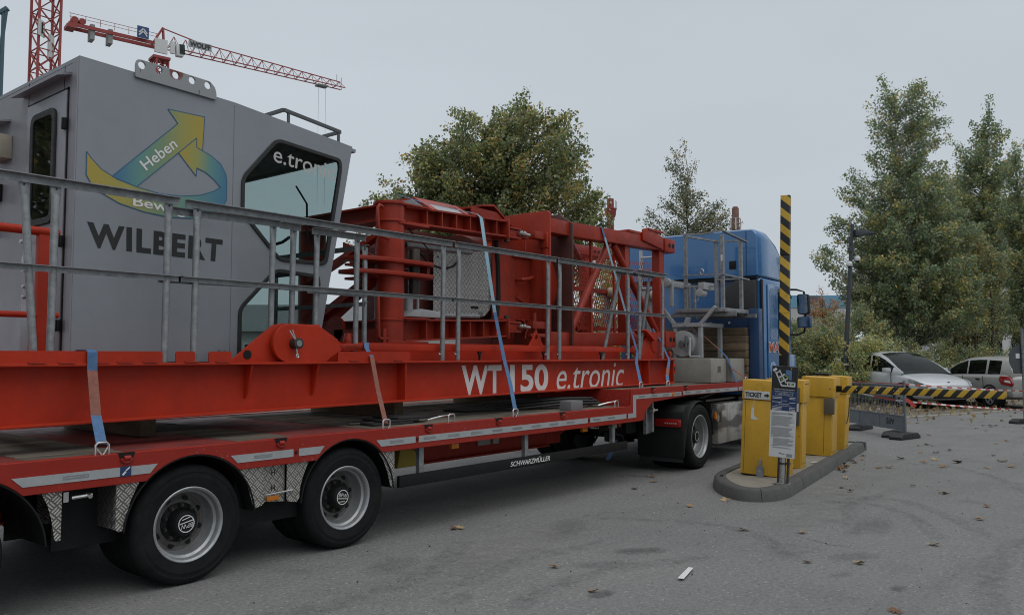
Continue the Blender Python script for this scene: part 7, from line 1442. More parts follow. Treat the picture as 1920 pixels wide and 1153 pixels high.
def palette(rng, n, pal, cl=None):
    """pal: list of (weight, rgb); cl: per-leaf cluster bias value 0..1"""
    w = np.array([p[0] for p in pal], float); w /= w.sum(); idx = rng.choice(len(pal), n, p=w)
    if cl is not None:
        order = np.argsort(np.argsort(cl + rng.normal(0, 0.25, n))); q = order / n; idx = np.searchsorted(np.cumsum(w), q).clip(0, len(pal) - 1)
    c = np.array([p[1] for p in pal])[idx]; return np.clip(np.array([0.98, 1.12, 1.30]) * c * rng.uniform(0.6, 1.4, n)[:, None] * rng.normal(1, 0.08, (n, 3)), 0.005, 0.48)
def tree(name, label, cat, loc, rz, blobs, trunk_h, trunk_r, ncl, npl, size, pal, seed, bark, group=None, spread=0.42, droop=0.0, forks=1, cmin=0.35, up=0.5):
    """blobs: ellipsoids (cx, cy, cz, rx, ry, rz) that the leaf clusters fill; limbs lead to each cluster"""
    rng = np.random.default_rng(seed); t = thing(name, label, cat, loc, rz, group, world=False)
    vol = np.array([b[3] * b[4] * b[5] for b in blobs]) ** 0.8; vol /= vol.sum(); cl = []
    for k in rng.choice(len(blobs), ncl, p=vol):
        b = blobs[k]; d = rng.normal(size=3); d /= np.linalg.norm(d); r = (cmin + (1 - cmin) * rng.random()) ** 0.55; cl.append(np.array(b[:3]) + d * r * np.array(b[3:]))
    cl = np.array(cl); ztop = max(b[2] + b[5] for b in blobs); cx = np.mean([b[0] for b in blobs]); m = MB()
    tp = [(0, 0, -0.1)]; nseg = 7
    for k in range(1, nseg + 1):
        f = k / nseg; tp.append((cx * f * 0.8 + rng.normal(0, 0.05), rng.normal(0, 0.05), (ztop * 0.9) * f))
    rad = [max(0.012, trunk_r * (1 - 0.93 * (k / nseg) ** 0.9)) for k in range(nseg + 1)]
    m.tube(tp, rad, 10); tpa = np.array(tp)
    dirs = np.zeros_like(cl)
    for i, c in enumerate(cl):
        hz = max(trunk_h, c[2] - up * np.hypot(c[0] - cx * 0.5, c[1]) - rng.uniform(0, 0.6)); hz = min(hz, ztop * 0.88); k = hz / (ztop * 0.9) * nseg; j = int(min(nseg - 1, k)); p = tpa[j] + (tpa[j + 1] - tpa[j]) * (k - j)
        L = np.linalg.norm(c - p); dirs[i] = (c - p) / max(L, 1e-3); mid = p + (c - p) * 0.5 + np.array([rng.normal(0, 0.06 * L), rng.normal(0, 0.06 * L), -0.05 * L]); r0 = min(rad[j] * 0.55, 0.010 + 0.009 * L)
        end = c + dirs[i] * spread * 0.9 - np.array([0, 0, droop * 0.25])
        m.tube([tuple(p), tuple(mid), tuple(c), tuple(end)], [r0, r0 * 0.6, 0.007, 0.003], 4)
    tk_ = m.build('trunk', bark, t)
    dirs[:, 2] -= droop * 0.5; dirs /= np.linalg.norm(dirs, axis=1)[:, None]
    cen = np.repeat(cl, npl, axis=0); n = len(cen); sz = np.repeat(rng.uniform(0.6, 1.35, len(cl)), npl)[:, None]
    al = np.clip(rng.normal(size=(n, 1)), -1.7, 1.25) * spread * 1.25 * sz; off = np.repeat(dirs, npl, axis=0) * al + np.clip(rng.normal(size=(n, 3)), -1.7, 1.7) * spread * 0.46 * sz * (1.15 - 0.35 * np.clip(al / (spread * 1.25), -1, 1.6))
    cen = cen + off; bias = np.repeat(rng.random(len(cl)), npl) * 0.7 + 0.3 * rng.random(n)
    leaf_object('crown', cen, size, palette(rng, n, pal, bias), rng, t, droop); return t
RCAM = R(39.066 - 90)      # turns a local x axis to the photographer's right
MAPLE = [(0.48, (0.092, 0.098, 0.038)), (0.30, (0.140, 0.135, 0.046)), (0.15, (0.215, 0.17, 0.05)), (0.07, (0.27, 0.16, 0.045))]
tree('maple_tree', 'large round green and yellow maple tree rising behind the red crane head', 'tree', (22.8, 19.4, 0), RCAM,
     [(1.2, 0, 8.5, 2.0, 2.0, 2.1), (-0.3, 0, 8.4, 1.9, 1.9, 1.9), (-1.2, 0.2, 7.7, 2.0, 2.1, 2.0), (-2.6, 0, 6.5, 1.6, 1.7, 1.8), (-3.9, 0, 5.7, 1.0, 1.2, 1.4), (-3.5, 0, 6.9, 0.9, 1.0, 0.9), (2.4, 0, 6.8, 1.4, 1.6, 2.4), (3.4, 0, 5.6, 0.9, 1.2, 1.6), (0, 0, 5.2, 3.6, 2.2, 2.0), (2.5, 0, 9.7, 0.5, 0.5, 0.8), (0.8, 0, 10.2, 0.9, 0.8, 0.6), (-2.2, 0, 8.6, 0.6, 0.6, 0.7), (0.4, 0, 3.6, 2.6, 2.0, 1.2)], 1.8, 0.26, 640, 130, 0.125, MAPLE, 11, BARK, spread=0.31, cmin=0.35)
BIR = [(0.30, (0.040, 0.052, 0.020)), (0.34, (0.062, 0.070, 0.028)), (0.22, (0.085, 0.080, 0.026)), (0.14, (0.16, 0.105, 0.022))]
tree('birch_tree', 'slender sparse birch tree with thin twigs above the truck cab', 'tree', (32.7, 16.75, 0), RCAM, [(0.1, 0, 5.6, 2.0, 1.6, 1.8), (0.1, 0, 7.4, 1.15, 1.0, 1.8), (-0.1, 0, 9.2, 0.6, 0.5, 1.7), (-1.5, 0, 7.2, 0.4, 0.4, 0.9), (1.3, 0, 7.4, 0.5, 0.5, 0.9), (1.9, 0, 6.4, 0.5, 0.5, 0.9)], 1.5, 0.12, 300, 60, 0.095, [(0.5, (0.08, 0.085, 0.045)), (0.35, (0.12, 0.11, 0.055)), (0.15, (0.22, 0.15, 0.06))], 5, BARK, spread=0.24)
tree('shrub', 'low yellow-brown bush left of the birch above the lattice section', 'bush', (30.3, 17.9, 0), RCAM, [(0, 0, 5.2, 1.3, 1.2, 1.4), (0.9, 0, 4.4, 1.6, 1.4, 1.6)], 0.8, 0.08, 110, 70, 0.11, [(0.4, (0.11, 0.10, 0.05)), (0.4, (0.2, 0.13, 0.055)), (0.2, (0.26, 0.13, 0.055))], 6, BARK, spread=0.3)
def colblob(w, h, lean=0.0, top=0.0):
    out_ = []; n = 9
    for k in range(n):
        f = k / (n - 1); r = w * (0.42 + 1.0 * math.sin(math.pi * min(1, f * 0.62 + 0.22)) ** 1.2) * (1 if f < 0.55 else (1 - (f - 0.55) / 0.45 * 0.78)); out_.append((lean * f + 0.25 * math.sin(k * 2.1), 0.2 * math.cos(k * 1.7), h * (0.16 + 0.78 * f), r, r * 0.85, h * 0.085))
    return out_
PALB = [(0.42, (0.095, 0.112, 0.054)), (0.32, (0.135, 0.148, 0.068)), (0.16, (0.185, 0.172, 0.064)), (0.10, (0.31, 0.215, 0.055))]
GB = 'birch trees behind the car park'
tree('birch_tree', 'tallest green birch tree with two peaks at the right behind the silver car', 'tree', (41.1, 9.5, 0), RCAM, [(0, 0, 3.4, 3.1, 2.4, 1.3), (-0.2, 0, 5.0, 3.2, 2.6, 1.5), (-0.1, 0, 7.0, 2.8, 2.3, 1.5), (0, 0, 9.0, 1.9, 1.7, 1.4), (-0.2, 0, 11.0, 1.05, 1.0, 1.3), (-0.95, 0, 12.6, 0.6, 0.6, 1.3), (0.4, 0, 12.9, 0.6, 0.6, 1.4), (-3.9, 0, 5.9, 0.5, 0.5, 0.9), (-2.5, 0, 9.0, 0.4, 0.4, 1.2), (-3.2, 0, 7.4, 0.4, 0.4, 1.1), (1.1, 0, 12.2, 0.4, 0.4, 1.2), (-1.7, 0, 10.9, 0.4, 0.4, 1.1), (0.35, 0, 14.0, 0.25, 0.25, 0.7), (-1.0, 0, 13.6, 0.25, 0.25, 0.7)], 1.9, 0.19, 980, 120, 0.105, PALB, 21, BIRCH, group=GB, spread=0.28, droop=0.2, cmin=0.35)
tree('birch_tree', 'second green birch tree with loose pointed top right of the tallest', 'tree', (50.1, 7.9, 0), RCAM, [(-0.4, 0, 4.0, 2.2, 1.8, 1.6), (-0.3, 0, 6.5, 2.2, 1.8, 1.6), (-0.2, 0, 9.0, 1.9, 1.6, 1.5), (0, 0, 11.3, 1.4, 1.2, 1.4), (0.3, 0, 13.3, 0.7, 0.7, 1.5), (-1.1, 0, 12.6, 0.35, 0.35, 1.1), (0.45, 0, 14.6, 0.22, 0.22, 0.6), (1.3, 0, 11.2, 0.35, 0.35, 1.0)], 2.2, 0.17, 600, 110, 0.115, PALB, 22, BARK, group=GB, spread=0.30, droop=0.2, cmin=0.2)
tree('birch_tree', 'narrow green birch tree cut by the right edge of the picture', 'tree', (46.6, 5.9, 0), RCAM, [(0, 0, 3.4, 0.9, 0.9, 1.2), (0.1, 0, 5.6, 1.0, 1.0, 1.4), (0, 0, 8.0, 0.8, 0.8, 1.4), (0, 0, 10.2, 0.5, 0.5, 1.4), (0, 0, 11.5, 0.25, 0.25, 0.7)], 2.0, 0.13, 260, 90, 0.10, PALB, 23, BARK, group=GB, spread=0.26, droop=0.2)
tree('birch_tree', 'dark ochre birch low between the two tall birches', 'tree', (51.5, 9.6, 0), RCAM, [(0, 0, 3.6, 2.2, 1.8, 1.6), (0, 0, 6.0, 2.2, 1.8, 1.6), (0, 0, 8.5, 1.7, 1.5, 1.6), (0.1, 0, 10.6, 1.0, 1.0, 1.2)], 2.0, 0.15, 380, 90, 0.12, [(0.4, (0.13, 0.13, 0.055)), (0.35, (0.2, 0.16, 0.055)), (0.25, (0.30, 0.20, 0.05))], 24, BARK, group=GB, spread=0.32, droop=0.2)
# thin trunks one can count below the birch crowns
for x, y, lb, r in ((42.0, 8.54, 'thin dark tree trunk above the roof of the silver car', 0.09), (42.43, 8.06, 'thin dark tree trunk between the two parked cars', 0.10), (43.05, 7.3, 'thin dark tree trunk above the roof of the estate car', 0.10), (43.55, 6.68, 'thin dark tree trunk nearest the round sign', 0.11)):
    tree('young_tree', lb, 'tree', (x, y, 0), RCAM, [(0, 0, 4.4, 0.5, 0.5, 1.2), (0.1, 0, 2.6, 0.35, 0.35, 1.0), (0, 0, 6.0, 0.7, 0.7, 1.2)], 1.0, r, 60, 70, 0.10, [(0.5, (0.11, 0.115, 0.05)), (0.3, (0.16, 0.14, 0.05)), (0.2, (0.25, 0.17, 0.05))], int(x * 10), BARK, group='thin trunks below the birches', spread=0.25)
# hedge and bushes
HED = [(0.34, (0.075, 0.086, 0.038)), (0.36, (0.12, 0.127, 0.052)), (0.20, (0.18, 0.157, 0.05)), (0.10, (0.29, 0.19, 0.05))]
for i, (x, y, w, h, lb, pal) in enumerate(((28.6, 10.6, 1.4, 2.7, 'dark green hedge bush just right of the truck mirror', HED), (28.6, 9.5, 1.2, 2.3, 'green hedge bush left of the street lamp', HED), (29.4, 8.75, 1.2, 2.5, 'green and yellow hedge bush behind the street lamp', HED), (27.4, 7.75, 0.9, 2.0, 'yellowing hedge bush between street lamp and silver car', [(0.35, (0.12, 0.14, 0.055)), (0.4, (0.19, 0.18, 0.06)), (0.25, (0.28, 0.20, 0.05))]),
                                           (36.6, 12.1, 1.1, 4.3, 'rust-orange autumn bush left of the street lamp', [(0.3, (0.12, 0.075, 0.04)), (0.45, (0.24, 0.11, 0.04)), (0.25, (0.30, 0.16, 0.05))]), (34.3, 10.2, 1.5, 3.6, 'dark green bush below the tall birch', HED),
                                           (36.5, 9.14, 1.6, 2.0, 'low dark bush behind the silver car', HED), (38.5, 8.2, 1.6, 1.9, 'low dark bush between the silver car and the estate', HED), (39.5, 6.9, 1.5, 1.9, 'low dark bush behind the estate car', HED), (39.4, 5.5, 1.5, 1.9, 'low dark bush behind the round sign', HED), (30.9, 11.3, 1.5, 2.9, 'dark green bush beside the truck cab front', HED))):
    tree('shrub', lb, 'bush', (x, y, 0), RCAM, [(0, 0, h * 0.48, w, w * 0.8, h * 0.5), (w * 0.4, 0, h * 0.3, w * 0.9, w * 0.7, h * 0.3), (-w * 0.5, 0, h * 0.3, w * 0.8, w * 0.7, h * 0.3), (w * 0.2, 0, h * 0.85, w * 0.35, w * 0.3, h * 0.18)], 0.3, 0.05, 170, 90 if h < 3.5 else 110, 0.075, pal, 60 + i, BARK, group='bushes along the car park', spread=0.20, cmin=0.45)
for x, y, h, lb, sd_ in ((17.6, 11.2, 3.6, 'yellow-green bush behind the red lattice section', 301), (20.5, 10.6, 3.4, 'yellow-green bush behind the ladder', 302), (19.5, 15.0, 3.2, 'green bush behind the dark flange plate', 303)):
    tree('shrub', lb, 'bush', (x, y, 0), RCAM, [(0, 0, h * 0.5, 1.2, 1.0, h * 0.45), (0.5, 0, h * 0.3, 1.0, 0.9, h * 0.3), (-0.5, 0, h * 0.75, 0.7, 0.6, h * 0.25)], 0.3, 0.05, 150, 70, 0.075, [(0.35, (0.11, 0.12, 0.045)), (0.4, (0.2, 0.17, 0.05)), (0.25, (0.30, 0.19, 0.045))], sd_, BARK, group='bushes behind the trailer', spread=0.22, cmin=0.45)
# trees on the photographer's side, mirrored in the cabin and car glass
for i, (x, y, h) in enumerate(((-13.0, -6.0, 11.0), (21.0, -17.0, 12.0), (31.0, -20.0, 12.0), (-5.5, 24.0, 13.0))):
    tree('lime_tree', ['broad green tree behind the photographer, mirrored dark in the cabin glass', 'tall green tree behind the photographer, mirrored in the cabin window top', 'green tree across the lane, mirrored in the car windscreens', 'green tree left of the picture, mirrored in the cabin door window'][i], 'tree', (x, y, 0), 0, [(0, 0, h * 0.6, 3.4, 3.4, h * 0.36), (1.5, 0.5, h * 0.45, 2.6, 2.6, h * 0.25), (-1.5, -0.5, h * 0.45, 2.6, 2.6, h * 0.25)], 2.0, 0.25, 170, 40, 0.34, MAPLE, 90 + i, BARK, spread=0.5)

# ================================================================ FALLEN LEAVES
def leaf_mesh(seed):
    rs = random.Random(seed); pts = []; n = 5; prof = [(1.0, 0), (0.45, 18), (0.62, 30), (0.92, 48), (0.42, 72), (0.60, 88), (0.75, 108), (0.35, 130), (0.42, 150), (0.12, 172)]
    ring = [(r * math.cos(R(a)) , r * math.sin(R(a))) for r, a in prof] + [(r * math.cos(R(-a)), r * math.sin(R(-a))) for r, a in reversed(prof[1:])]
    m = MB(); c = rs.uniform(0.15, 0.4); vs = [(x, y, 0.16 * abs(math.sin(x * 3 + seed)) + c * y * y + rs.uniform(0, 0.14)) for x, y in ring]; m.add(vs + [(0, 0, 0.06)], [(i, (i + 1) % len(vs), len(vs)) for i in range(len(vs))])
    m.tube([(-0.1, 0, 0.05), (-0.5, 0.05, 0.1), (-0.75, 0.12, 0.05)], 0.015, 4); return m
LM = [mat('dry_leaf_tan', (0.24, 0.145, 0.07), 0.8, var=0.3, scale=40), mat('dry_leaf_brown', (0.135, 0.07, 0.034), 0.8, var=0.3, scale=40), mat('dry_leaf_pale', (0.32, 0.23, 0.12), 0.8, var=0.25, scale=40)]
LMS = [raw('leaf', leaf_mesh(k), LM[k % 3]) for k in range(9)]
def put_leaf(x, y, s, lb, rs, z=0.008):
    o = bpy.data.objects.new('fallen_leaf', LMS[rs.randrange(9)]); col.objects.link(o); o.location = (x, y, z); o.rotation_euler = (rs.uniform(-0.25, 0.25), rs.uniform(-0.25, 0.25), rs.uniform(0, 6.28)); s *= 0.92; o.scale = (s, s, s * 0.75); tag(o, lb, 'leaf', lb_group[lb])
rs = random.Random(12)
NEAR = 'dry brown leaf lying on the open asphalt'; KERB = 'dry brown leaf drifted along the foot of the island kerb'; FARL = 'small dry leaf on the asphalt beyond the lowered barrier'; UND = 'dry leaf on the ground beneath or behind the trailer'
lb_group = {NEAR: 'leaves scattered on the open asphalt', KERB: 'leaves along the island kerb', FARL: 'leaves beyond the lowered barrier', UND: 'leaves under the trailer'}
for x, y in ((5.445, 5.017), (5.40, 5.06), (4.91, 3.58), (4.56, 3.02), (6.97, 3.03), (8.29, 3.80), (7.71, 3.94), (8.92, 5.02), (9.25, 5.23), (8.33, 4.92), (7.19, 2.59), (9.91, 3.10), (9.69, 2.95), (10.55, 2.49), (9.6, 1.57), (8.82, 1.50), (5.37, 1.38), (6.4, 1.9), (6.2, 2.2), (7.4, 1.6), (10.2, 2.1)):
    put_leaf(x, y, rs.uniform(0.055, 0.085), NEAR, rs)
for x, y in ((11.51, 3.60), (11.26, 3.51), (12.1, 3.75), (12.48, 3.74), (12.75, 3.70), (11.94, 3.24), (12.09, 3.15), (11.4, 3.58), (11.7, 3.62), (11.6, 3.66), (12.3, 3.66), (11.9, 3.66), (13.2, 3.8), (10.7, 3.30)): put_leaf(x, y, rs.uniform(0.06, 0.10), KERB, rs)
for x, y in ((13.18, 3.26), (13.37, 2.84), (13.24, 2.52), (14.31, 3.03), (12.87, 2.10), (13.78, 2.05), (13.22, 1.84), (12.6, 2.6), (13.0, 2.9)): put_leaf(x, y, rs.uniform(0.08, 0.11), NEAR, rs)
for k in range(52):
    d = rs.uniform(13.5, 22.5); s_ = rs.uniform(-0.6, 4.2) * d / 20 + 0.5; put_leaf(d, s_ + (d - 14) * 0.12, rs.uniform(0.05, 0.09), FARL, rs)
for k in range(16): put_leaf(rs.uniform(5, 9), rs.uniform(8.2, 12), rs.uniform(0.06, 0.09), UND, rs)
rng = np.random.default_rng(4); lt_ = []
for k in range(2600):
    a = rng.random(); x = 20.5 + a * 16 + rng.normal(0, 0.5); y = 6.8 + rng.normal(0, 1.6) + (1 - a) * 1.0 - a * 2.0; lt_.append((x, y, 0.03 + 0.03 * rng.random()))
lo = leaf_object('leaf_litter', np.array(lt_), 0.11, palette(rng, len(lt_), [(0.4, (0.14, 0.085, 0.035)), (0.35, (0.09, 0.05, 0.02)), (0.25, (0.18, 0.12, 0.035))]), rng, None); tag(lo, 'yellow brown leaf litter under the cars and along the fence', 'leaf litter', kind='stuff')
lt_ = [(rng.uniform(2, 14), rng.uniform(0.3, 5.1), 0.006) for k in range(420)]
lo = leaf_object('ground_debris', np.array(lt_), 0.016, palette(rng, len(lt_), [(0.5, (0.02, 0.018, 0.015)), (0.3, (0.10, 0.06, 0.03)), (0.2, (0.22, 0.21, 0.19))]), rng, ground)
# ================================================================ BACKGROUND
CRED = mat('crane_red_far', (0.28, 0.045, 0.038), 0.6, var=0.08)
def lattice_box(m, p, q, w, step, r, tri=False):
    """square lattice mast from p to q"""
    p, q = Vector(p), Vector(q); d, a, b = basis(q - p); L = (q - p).length; n = max(1, int(L / step)); cs = [(-1, -1), (1, -1), (1, 1), (-1, 1)] if not tri else [(-1, -0.5), (1, -0.5), (0, 1)]
    C = lambda k, i: p + d * L * k / n + a * w / 2 * cs[i][0] + b * w / 2 * cs[i][1]
    for i in range(len(cs)): m.bar(C(0, i), C(n, i), r * 1.8, r * 1.8)
    for k in range(n):
        for i in range(len(cs)):
            j = (i + 1) % len(cs); m.bar(C(k, i), C(k + 1, j) if k % 2 == 0 else C(k + 1, j), r, r); m.bar(C(k, i), C(k, j), r * 0.8, r * 0.8)
            if not tri and k % 2: m.bar(C(k, j), C(k + 1, i), r, r)
# distant tower crane
MX, MY = 63.8, 123.6
ck = thing('tower_crane', 'distant red tower crane with long jib lettered WOLFF', 'tower crane', (MX, MY, 0))
hj = 50.3
ej = Vector((63.8 + 0.982 * 32.2, 123.6 - 0.190 * 32.2, 0)); jd = Vector((ej.x - MX, ej.y - MY, 0)); LJ = jd.length; jd.normalize(); jn = Vector((-jd.y, jd.x, 0))
P = lambda s, o, z: Vector((MX, MY, 0)) + jd * s + jn * o + Vector((0, 0, z))
m = MB(); lattice_box(m, (MX, MY, 0), (MX, MY, hj - 2.2), 1.9, 2.1, 0.14); m.build('mast', CRED, ck)
m = MB(); zt = 1.9
n = 17; Lj = LJ - 1.0
for s in (-0.75, 0.75): m.bar(P(1.2, s, hj + 0.0), P(LJ, s, hj), 0.15, 0.15)
m.bar(P(0.5, 0, hj + 3.0), P(6, 0, hj + 2.1), 0.15, 0.15); m.bar(P(6, 0, hj + 2.1), P(LJ - 0.5, 0, hj + 1.1), 0.15, 0.15)
for k in range(n):
    s0 = 1.2 + Lj * k / n; s1 = 1.2 + Lj * (k + 0.5) / n; s2 = 1.2 + Lj * (k + 1) / n; zz_ = hj + 2.1 - 1.0 * k / n
    for o_ in (-0.75, 0.75): m.bar(P(s0, o_, hj), P(s1, 0, zz_), 0.07, 0.07); m.bar(P(s1, 0, zz_), P(s2, o_, hj), 0.07, 0.07)
    m.bar(P(s0, -0.75, hj), P(s0, 0.75, hj), 0.08, 0.08)
m.build('jib', CRED, ck)
m = MB(); m.bar(P(-0.5, -0.9, hj), P(-13.2, -0.9, hj), 0.3, 0.5); m.bar(P(-0.5, 0.9, hj), P(-13.2, 0.9, hj), 0.3, 0.5); m.bar(P(-12.2, 0, hj - 0.3), P(-13.4, 0, hj - 0.3), 2.2, 0.5)
for s in range(7): m.bar(P(-1 - s * 2, -1.4, hj + 0.3), P(-1 - s * 2, -1.4, hj + 1.4), 0.06, 0.06)
m.bar(P(-0.5, -1.4, hj + 1.4), P(-13.2, -1.4, hj + 1.4), 0.06, 0.06); m.bar(P(-0.5, -1.4, hj + 0.9), P(-13.2, -1.4, hj + 0.9), 0.05, 0.05); m.cyl(P(-12.3, 0.5, hj + 0.8), P(-12.3, -0.8, hj + 0.8), 0.5, n=14); m.cyl(P(-11.3, 0.5, hj + 0.8), P(-11.3, -0.8, hj + 0.8), 0.45, n=14); m.build('counter_jib', CRED, ck)
CWT = mat('far_concrete', (0.24, 0.24, 0.24), 0.8)
for s, h in ((-9.9, 2.3), (-7.4, 2.2)):
    m = MB(); m.bar(P(s, 0, hj - 1.6), P(s, 0, hj - 1.6 + h), 1.7, 1.1 if s < -10 else 0.6, up=tuple(jd)); m.build('counterweight', CWT, ck)
m = MB(); m.bar(P(0, 0, hj - 2.3), P(0, 0, hj - 1.9), 2.6, 2.6, up=tuple(jd)); m.build('slewing_ring', CRED, ck); m = MB(); m.bar(P(0.6, 0, hj), P(0.4, 0, hj + 3.1), 0.3, 0.3); m.bar(P(-1.2, 0, hj), P(0.4, 0, hj + 3.1), 0.3, 0.3); m.build('tower_head', CRED, ck)
WHF = mat('far_white', (0.55, 0.55, 0.54), 0.7)
m = MB(); m.bar(P(-0.2, -1.3, hj - 1.5), P(-0.2, -1.3, hj + 0.7), 1.9, 0.3, up=tuple(jn)); m.build('switch_cabinet', WHF, ck); m = MB(); m.bar(P(1.5, -1.4, hj - 1.2), P(1.5, -1.4, hj + 0.7), 0.7, 0.4, up=tuple(jn)); m.build('switch_cabinet', WHF, ck)
m = MB(); m.bar(P(2.6, -1.4, hj - 1.5), P(2.5, -1.4, hj + 0.5), 1.1, 1.0, up=tuple(jn)); cbn = m.build('driver_cab', WHF, ck, bevel=0.2); m = MB(); m.bar(P(2.9, -1.75, hj - 1.1), P(2.8, -1.75, hj + 0.4), 0.8, 0.5, up=tuple(jn)); m.build('cab_glass', GLASS_CAR, cbn)
m = MB(); m.bar(P(-3.0, -1.6, hj + 0.1), P(-3.0, -1.6, hj + 1.9), 1.7, 0.12, up=tuple(jn)); sgn = m.build('logo_board', mat('far_blue', (0.02, 0.06, 0.17), 0.6), ck)
m = MB()
for dz in (0.4, 0.0): m.bar(P(-3.6, -1.7, hj + 0.45 + dz), P(-3.0, -1.7, hj + 1.15 + dz), 0.2, 0.06, up=tuple(jn)); m.bar(P(-3.0, -1.7, hj + 1.15 + dz), P(-2.4, -1.7, hj + 0.45 + dz), 0.2, 0.06, up=tuple(jn))
m.build('logo_mark', WHF, sgn)
m = MB(); m.bar(P(6.0, -0.85, hj + 0.75), P(6.0, -0.85, hj + 1.9), 3.7, 0.06, up=tuple(jn)); bd = m.build('name_board', mat('far_grey', (0.30, 0.31, 0.31), 0.7), ck)
q = text_mb('WOLFF', [(4.35, hj + 0.9), (7.65, hj + 0.9), (7.65, hj + 1.75), (4.35, hj + 1.75)], 0, 'y', bold=0.03); q.v = [tuple(P(v[0], -0.95, v[2])) for v in q.v]; q.build('name_lettering', BLET, bd)
m = MB(); m.bar(P(LJ - 5.2, 0, hj - 0.4), P(LJ - 3.2, 0, hj - 0.4), 1.4, 0.25, up=(0, 0, 1)); m.build('trolley', GREYP, ck)
m = MB()
for s in (-4.8, -3.4): m.bar(P(LJ + s, 0, hj - 0.5), P(LJ + s, 0, hj - 22), 0.035, 0.035)
m.build('hoist_rope', mat('rope_grey', (0.3, 0.31, 0.32), 0.8), ck)
m = MB(); m.bar(P(LJ - 0.3, 0, hj), P(LJ - 0.3, 0, hj + 2.0), 0.07, 0.07); m.bar(P(LJ - 1.2, 0, hj + 1), P(LJ - 1.2, 0, hj + 2.4), 0.07, 0.07); m.build('jib_mast', GREYP, ck)
# nearer crane mast at the left edge
ck = thing('crane_mast', 'red lattice crane mast with number 1 plate at the top left', 'tower crane', (29.0, 76.3, 0))
m = MB(); lattice_box(m, (29.0, 76.3, 0), (29.0, 76.3, 42), 1.75, 1.75, 0.10); m.build('mast', CRED, ck)
m = MB(); m.bar((28.3, 75.3, 29.0), (28.3, 75.3, 30.4), 0.9, 0.06, up=(-0.63, 0.777, 0)); m.bar((29.2, 75.6, 27.4), (29.2, 75.6, 29.4), 0.5, 0.3, up=(-0.63, 0.777, 0)); pn_ = m.build('number_plate', WHF, ck)
q = text_mb('1', [(-0.15, 29.2), (0.15, 29.2), (0.15, 30.2), (-0.15, 30.2)], 0, 'y', bold=0.04); q.v = [(28.27 + 0.63 * v[0], 75.24 - 0.777 * v[0], v[2]) for v in q.v]; q.build('number', BLET, pn_)
t = thing('antenna_mast', 'thin blue-grey mast with angled tip at the far left edge', 'mast', (33.3, 99.0, 0)); m = MB(); m.cyl((33.3, 99.0, 0), (33.3, 99.0, 39.3), 0.20, n=10); m.build('pole', mat('far_teal', (0.05, 0.10, 0.13), 0.6), t); m = MB(); m.bar((33.0, 99.4, 32), (33.5, 98.8, 39.6), 0.35, 0.3); m.bar((33.0, 99.3, 39.0), (33.6, 98.7, 39.6), 0.5, 0.4); m.build('tip', mat('far_teal', (0, 0, 0)), t)
# chimneys
t = thing('red_chimney', 'slim red chimney with collar beside the maple tree', 'chimney', (128.0, 80.5, 0)); m = MB(); m.lathe([(0.62, 0), (0.6, 26.5), (0.95, 27.2), (1.05, 28.2), (1.15, 28.3), (1.15, 28.5), (0.62, 28.6), (0.6, 30.3)], (128.0, 80.5, 0), (0, 0, 1), 20); m.build('shaft', mat('far_red_render', (0.22, 0.04, 0.035), 0.8), t)
m = MB()
for k in range(8): a = k * 0.785; m.bar((128 + 1.1 * math.cos(a), 80.5 + 1.1 * math.sin(a), 28.5), (128 + 1.1 * math.cos(a), 80.5 + 1.1 * math.sin(a), 29.9), 0.06, 0.06)
m.build('railing', GREYP, t)
t = thing('brick_chimney', 'round brown brick chimney with pale bands above the truck cab', 'chimney', (208.6, 91.7, 0)); c_ = (208.6, 91.7, 0); BRK = mat('far_brick', (0.15, 0.085, 0.065), 0.9, var=0.3, scale=2)
m = MB(); m.lathe([(1.25, 0), (1.0, 35), (1.1, 35.2), (1.1, 36.0), (0.95, 36.2), (0.92, 41.0), (0.6, 41.5), (0, 41.6)], c_, (0, 0, 1), 20); sh = m.build('shaft', BRK, t)
m = MB()
for z in (33.6, 34.2, 36.8, 38.2): m.lathe([(1.12, z), (1.14, z + 0.1), (1.12, z + 0.2)], c_, (0, 0, 1), 20)
m.build('band', CWT, sh); m = MB()
for k in range(5): a = k * 1.2; m.bar((c_[0] + 1.35 * math.cos(a), c_[1] + 1.35 * math.sin(a), 35.2), (c_[0] + 1.35 * math.cos(a), c_[1] + 1.35 * math.sin(a), 38.3), 0.3, 0.2)
m.build('antenna', WHF, sh)
# far buildings
def fbox(name, label, cat, c, ang, w, d_, h, wallm, roofm=None, wins=None, glassm=None, roof_h=0):
    t = thing(name, label, cat, c, ang, world=False); m = MB(); m.box(-w / 2, w / 2, -d_ / 2, d_ / 2, 0, h); m.build('wall', wallm, t)
    if roofm:
        m = MB()
        if roof_h: m.prism([(-d_ / 2 - 0.4, h), (d_ / 2 + 0.4, h), (0, h + roof_h)], -w / 2 - 0.3, w / 2 + 0.3, 'x')
        else: m.box(-w / 2 - 0.2, w / 2 + 0.2, -d_ / 2 - 0.2, d_ / 2 + 0.2, h, h + 0.35)
        m.build('roof', roofm, t)
    for (x0, x1, z0, z1) in wins or []:
        m = MB(); m.box(x0 - 0.08, x1 + 0.08, -d_ / 2 - 0.06, -d_ / 2 + 0.05, z0 - 0.08, z1 + 0.08); f_ = m.build('window', WHF, t); m = MB(); m.box(x0, x1, -d_ / 2 - 0.09, -d_ / 2 - 0.061, z0, z1); m.build('window_pane', glassm or GLASS_CAR, f_)
    return t
ROOFG = mat('far_grey_roof', (0.13, 0.135, 0.14), 0.7, var=0.15); RENDER = mat('pale_render', (0.42, 0.41, 0.39), 0.85, var=0.06); CONB = mat('pale_concrete_facade', (0.50, 0.50, 0.49), 0.8, var=0.05)
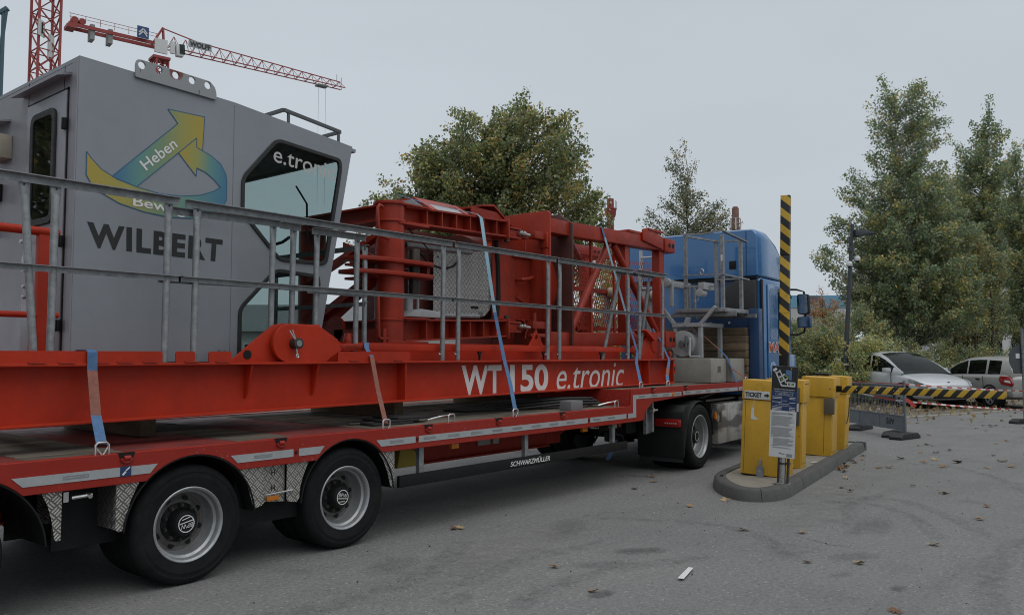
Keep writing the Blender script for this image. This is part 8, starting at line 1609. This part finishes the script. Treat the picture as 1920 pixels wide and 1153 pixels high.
fbox('low_hall', 'low pale hall with grey pitched roof seen beside the red column', 'building', (38.5, 42.0, 0), RCAM, 20, 12, 3.0, RENDER, ROOFG, [(x, x + 2.2, 0.9, 2.2) for x in (-12, -8, -4, 0, 4, 8)], None, 2.0)
fbox('office_block', 'white office block with dark window bands behind the right-hand birches', 'building', (93, 9, 0), RCAM, 30, 12, 13, CONB, CONB, [(x, x + 5.2, z, z + 1.9) for x in (-14, -8, -2, 4, 9.2) for z in (1.2, 4.9, 8.6, 12.2)])
t = fbox('gable_house', 'pale building with blue roof parapet and painted gable behind the truck mirror', 'building', (118, 44, 0), RCAM, 13, 9, 8.2, mat('far_pale_grey', (0.44, 0.43, 0.42), 0.85), None)
m = MB(); m.box(-6.6, 6.6, -4.6, 4.6, 8.2, 9.9); m.build('parapet', mat('far_light_blue', (0.14, 0.30, 0.42), 0.7), t)
m = MB(); m.prism([(0.6, 7.0), (3.9, 7.0), (3.5, 9.2), (2.9, 9.8), (1.4, 9.8), (0.9, 9.0)], -4.66, -4.61, 'y'); g_ = m.build('gable', mat('far_mauve', (0.13, 0.10, 0.11), 0.8), t); m = MB(); m.prism([(1.5, 7.3), (3.1, 7.3), (3.1, 8.6), (2.3, 9.0), (1.5, 8.6)], -4.70, -4.67, 'y'); m.build('gable_panel', mat('far_stone', (0.26, 0.23, 0.20), 0.8), g_)
m = MB(); 
for a, b in (((-1.5, 9.9), (-1.5, 12.8)), ((-2.4, 12.5), (-0.6, 12.7)), ((-2.2, 11.9), (-1.0, 12.0))): m.bar((a[0], 0, a[1]), (b[0], 0, b[1]), 0.08, 0.08)
m.build('aerial', GREYP, t)
fbox('apartment_block', 'long low grey building across the yard behind the trailer', 'building', (75, 68, 0), RCAM, 40, 14, 5.5, mat('far_block', (0.33, 0.33, 0.33), 0.85), ROOFG, [(x, x + 1.6, z, z + 1.5) for x in range(-18, 18, 4) for z in (1.0, 3.4)])

# tidy helper properties
for o in bpy.data.objects:
    if '_w' in o.keys(): del o['_w']
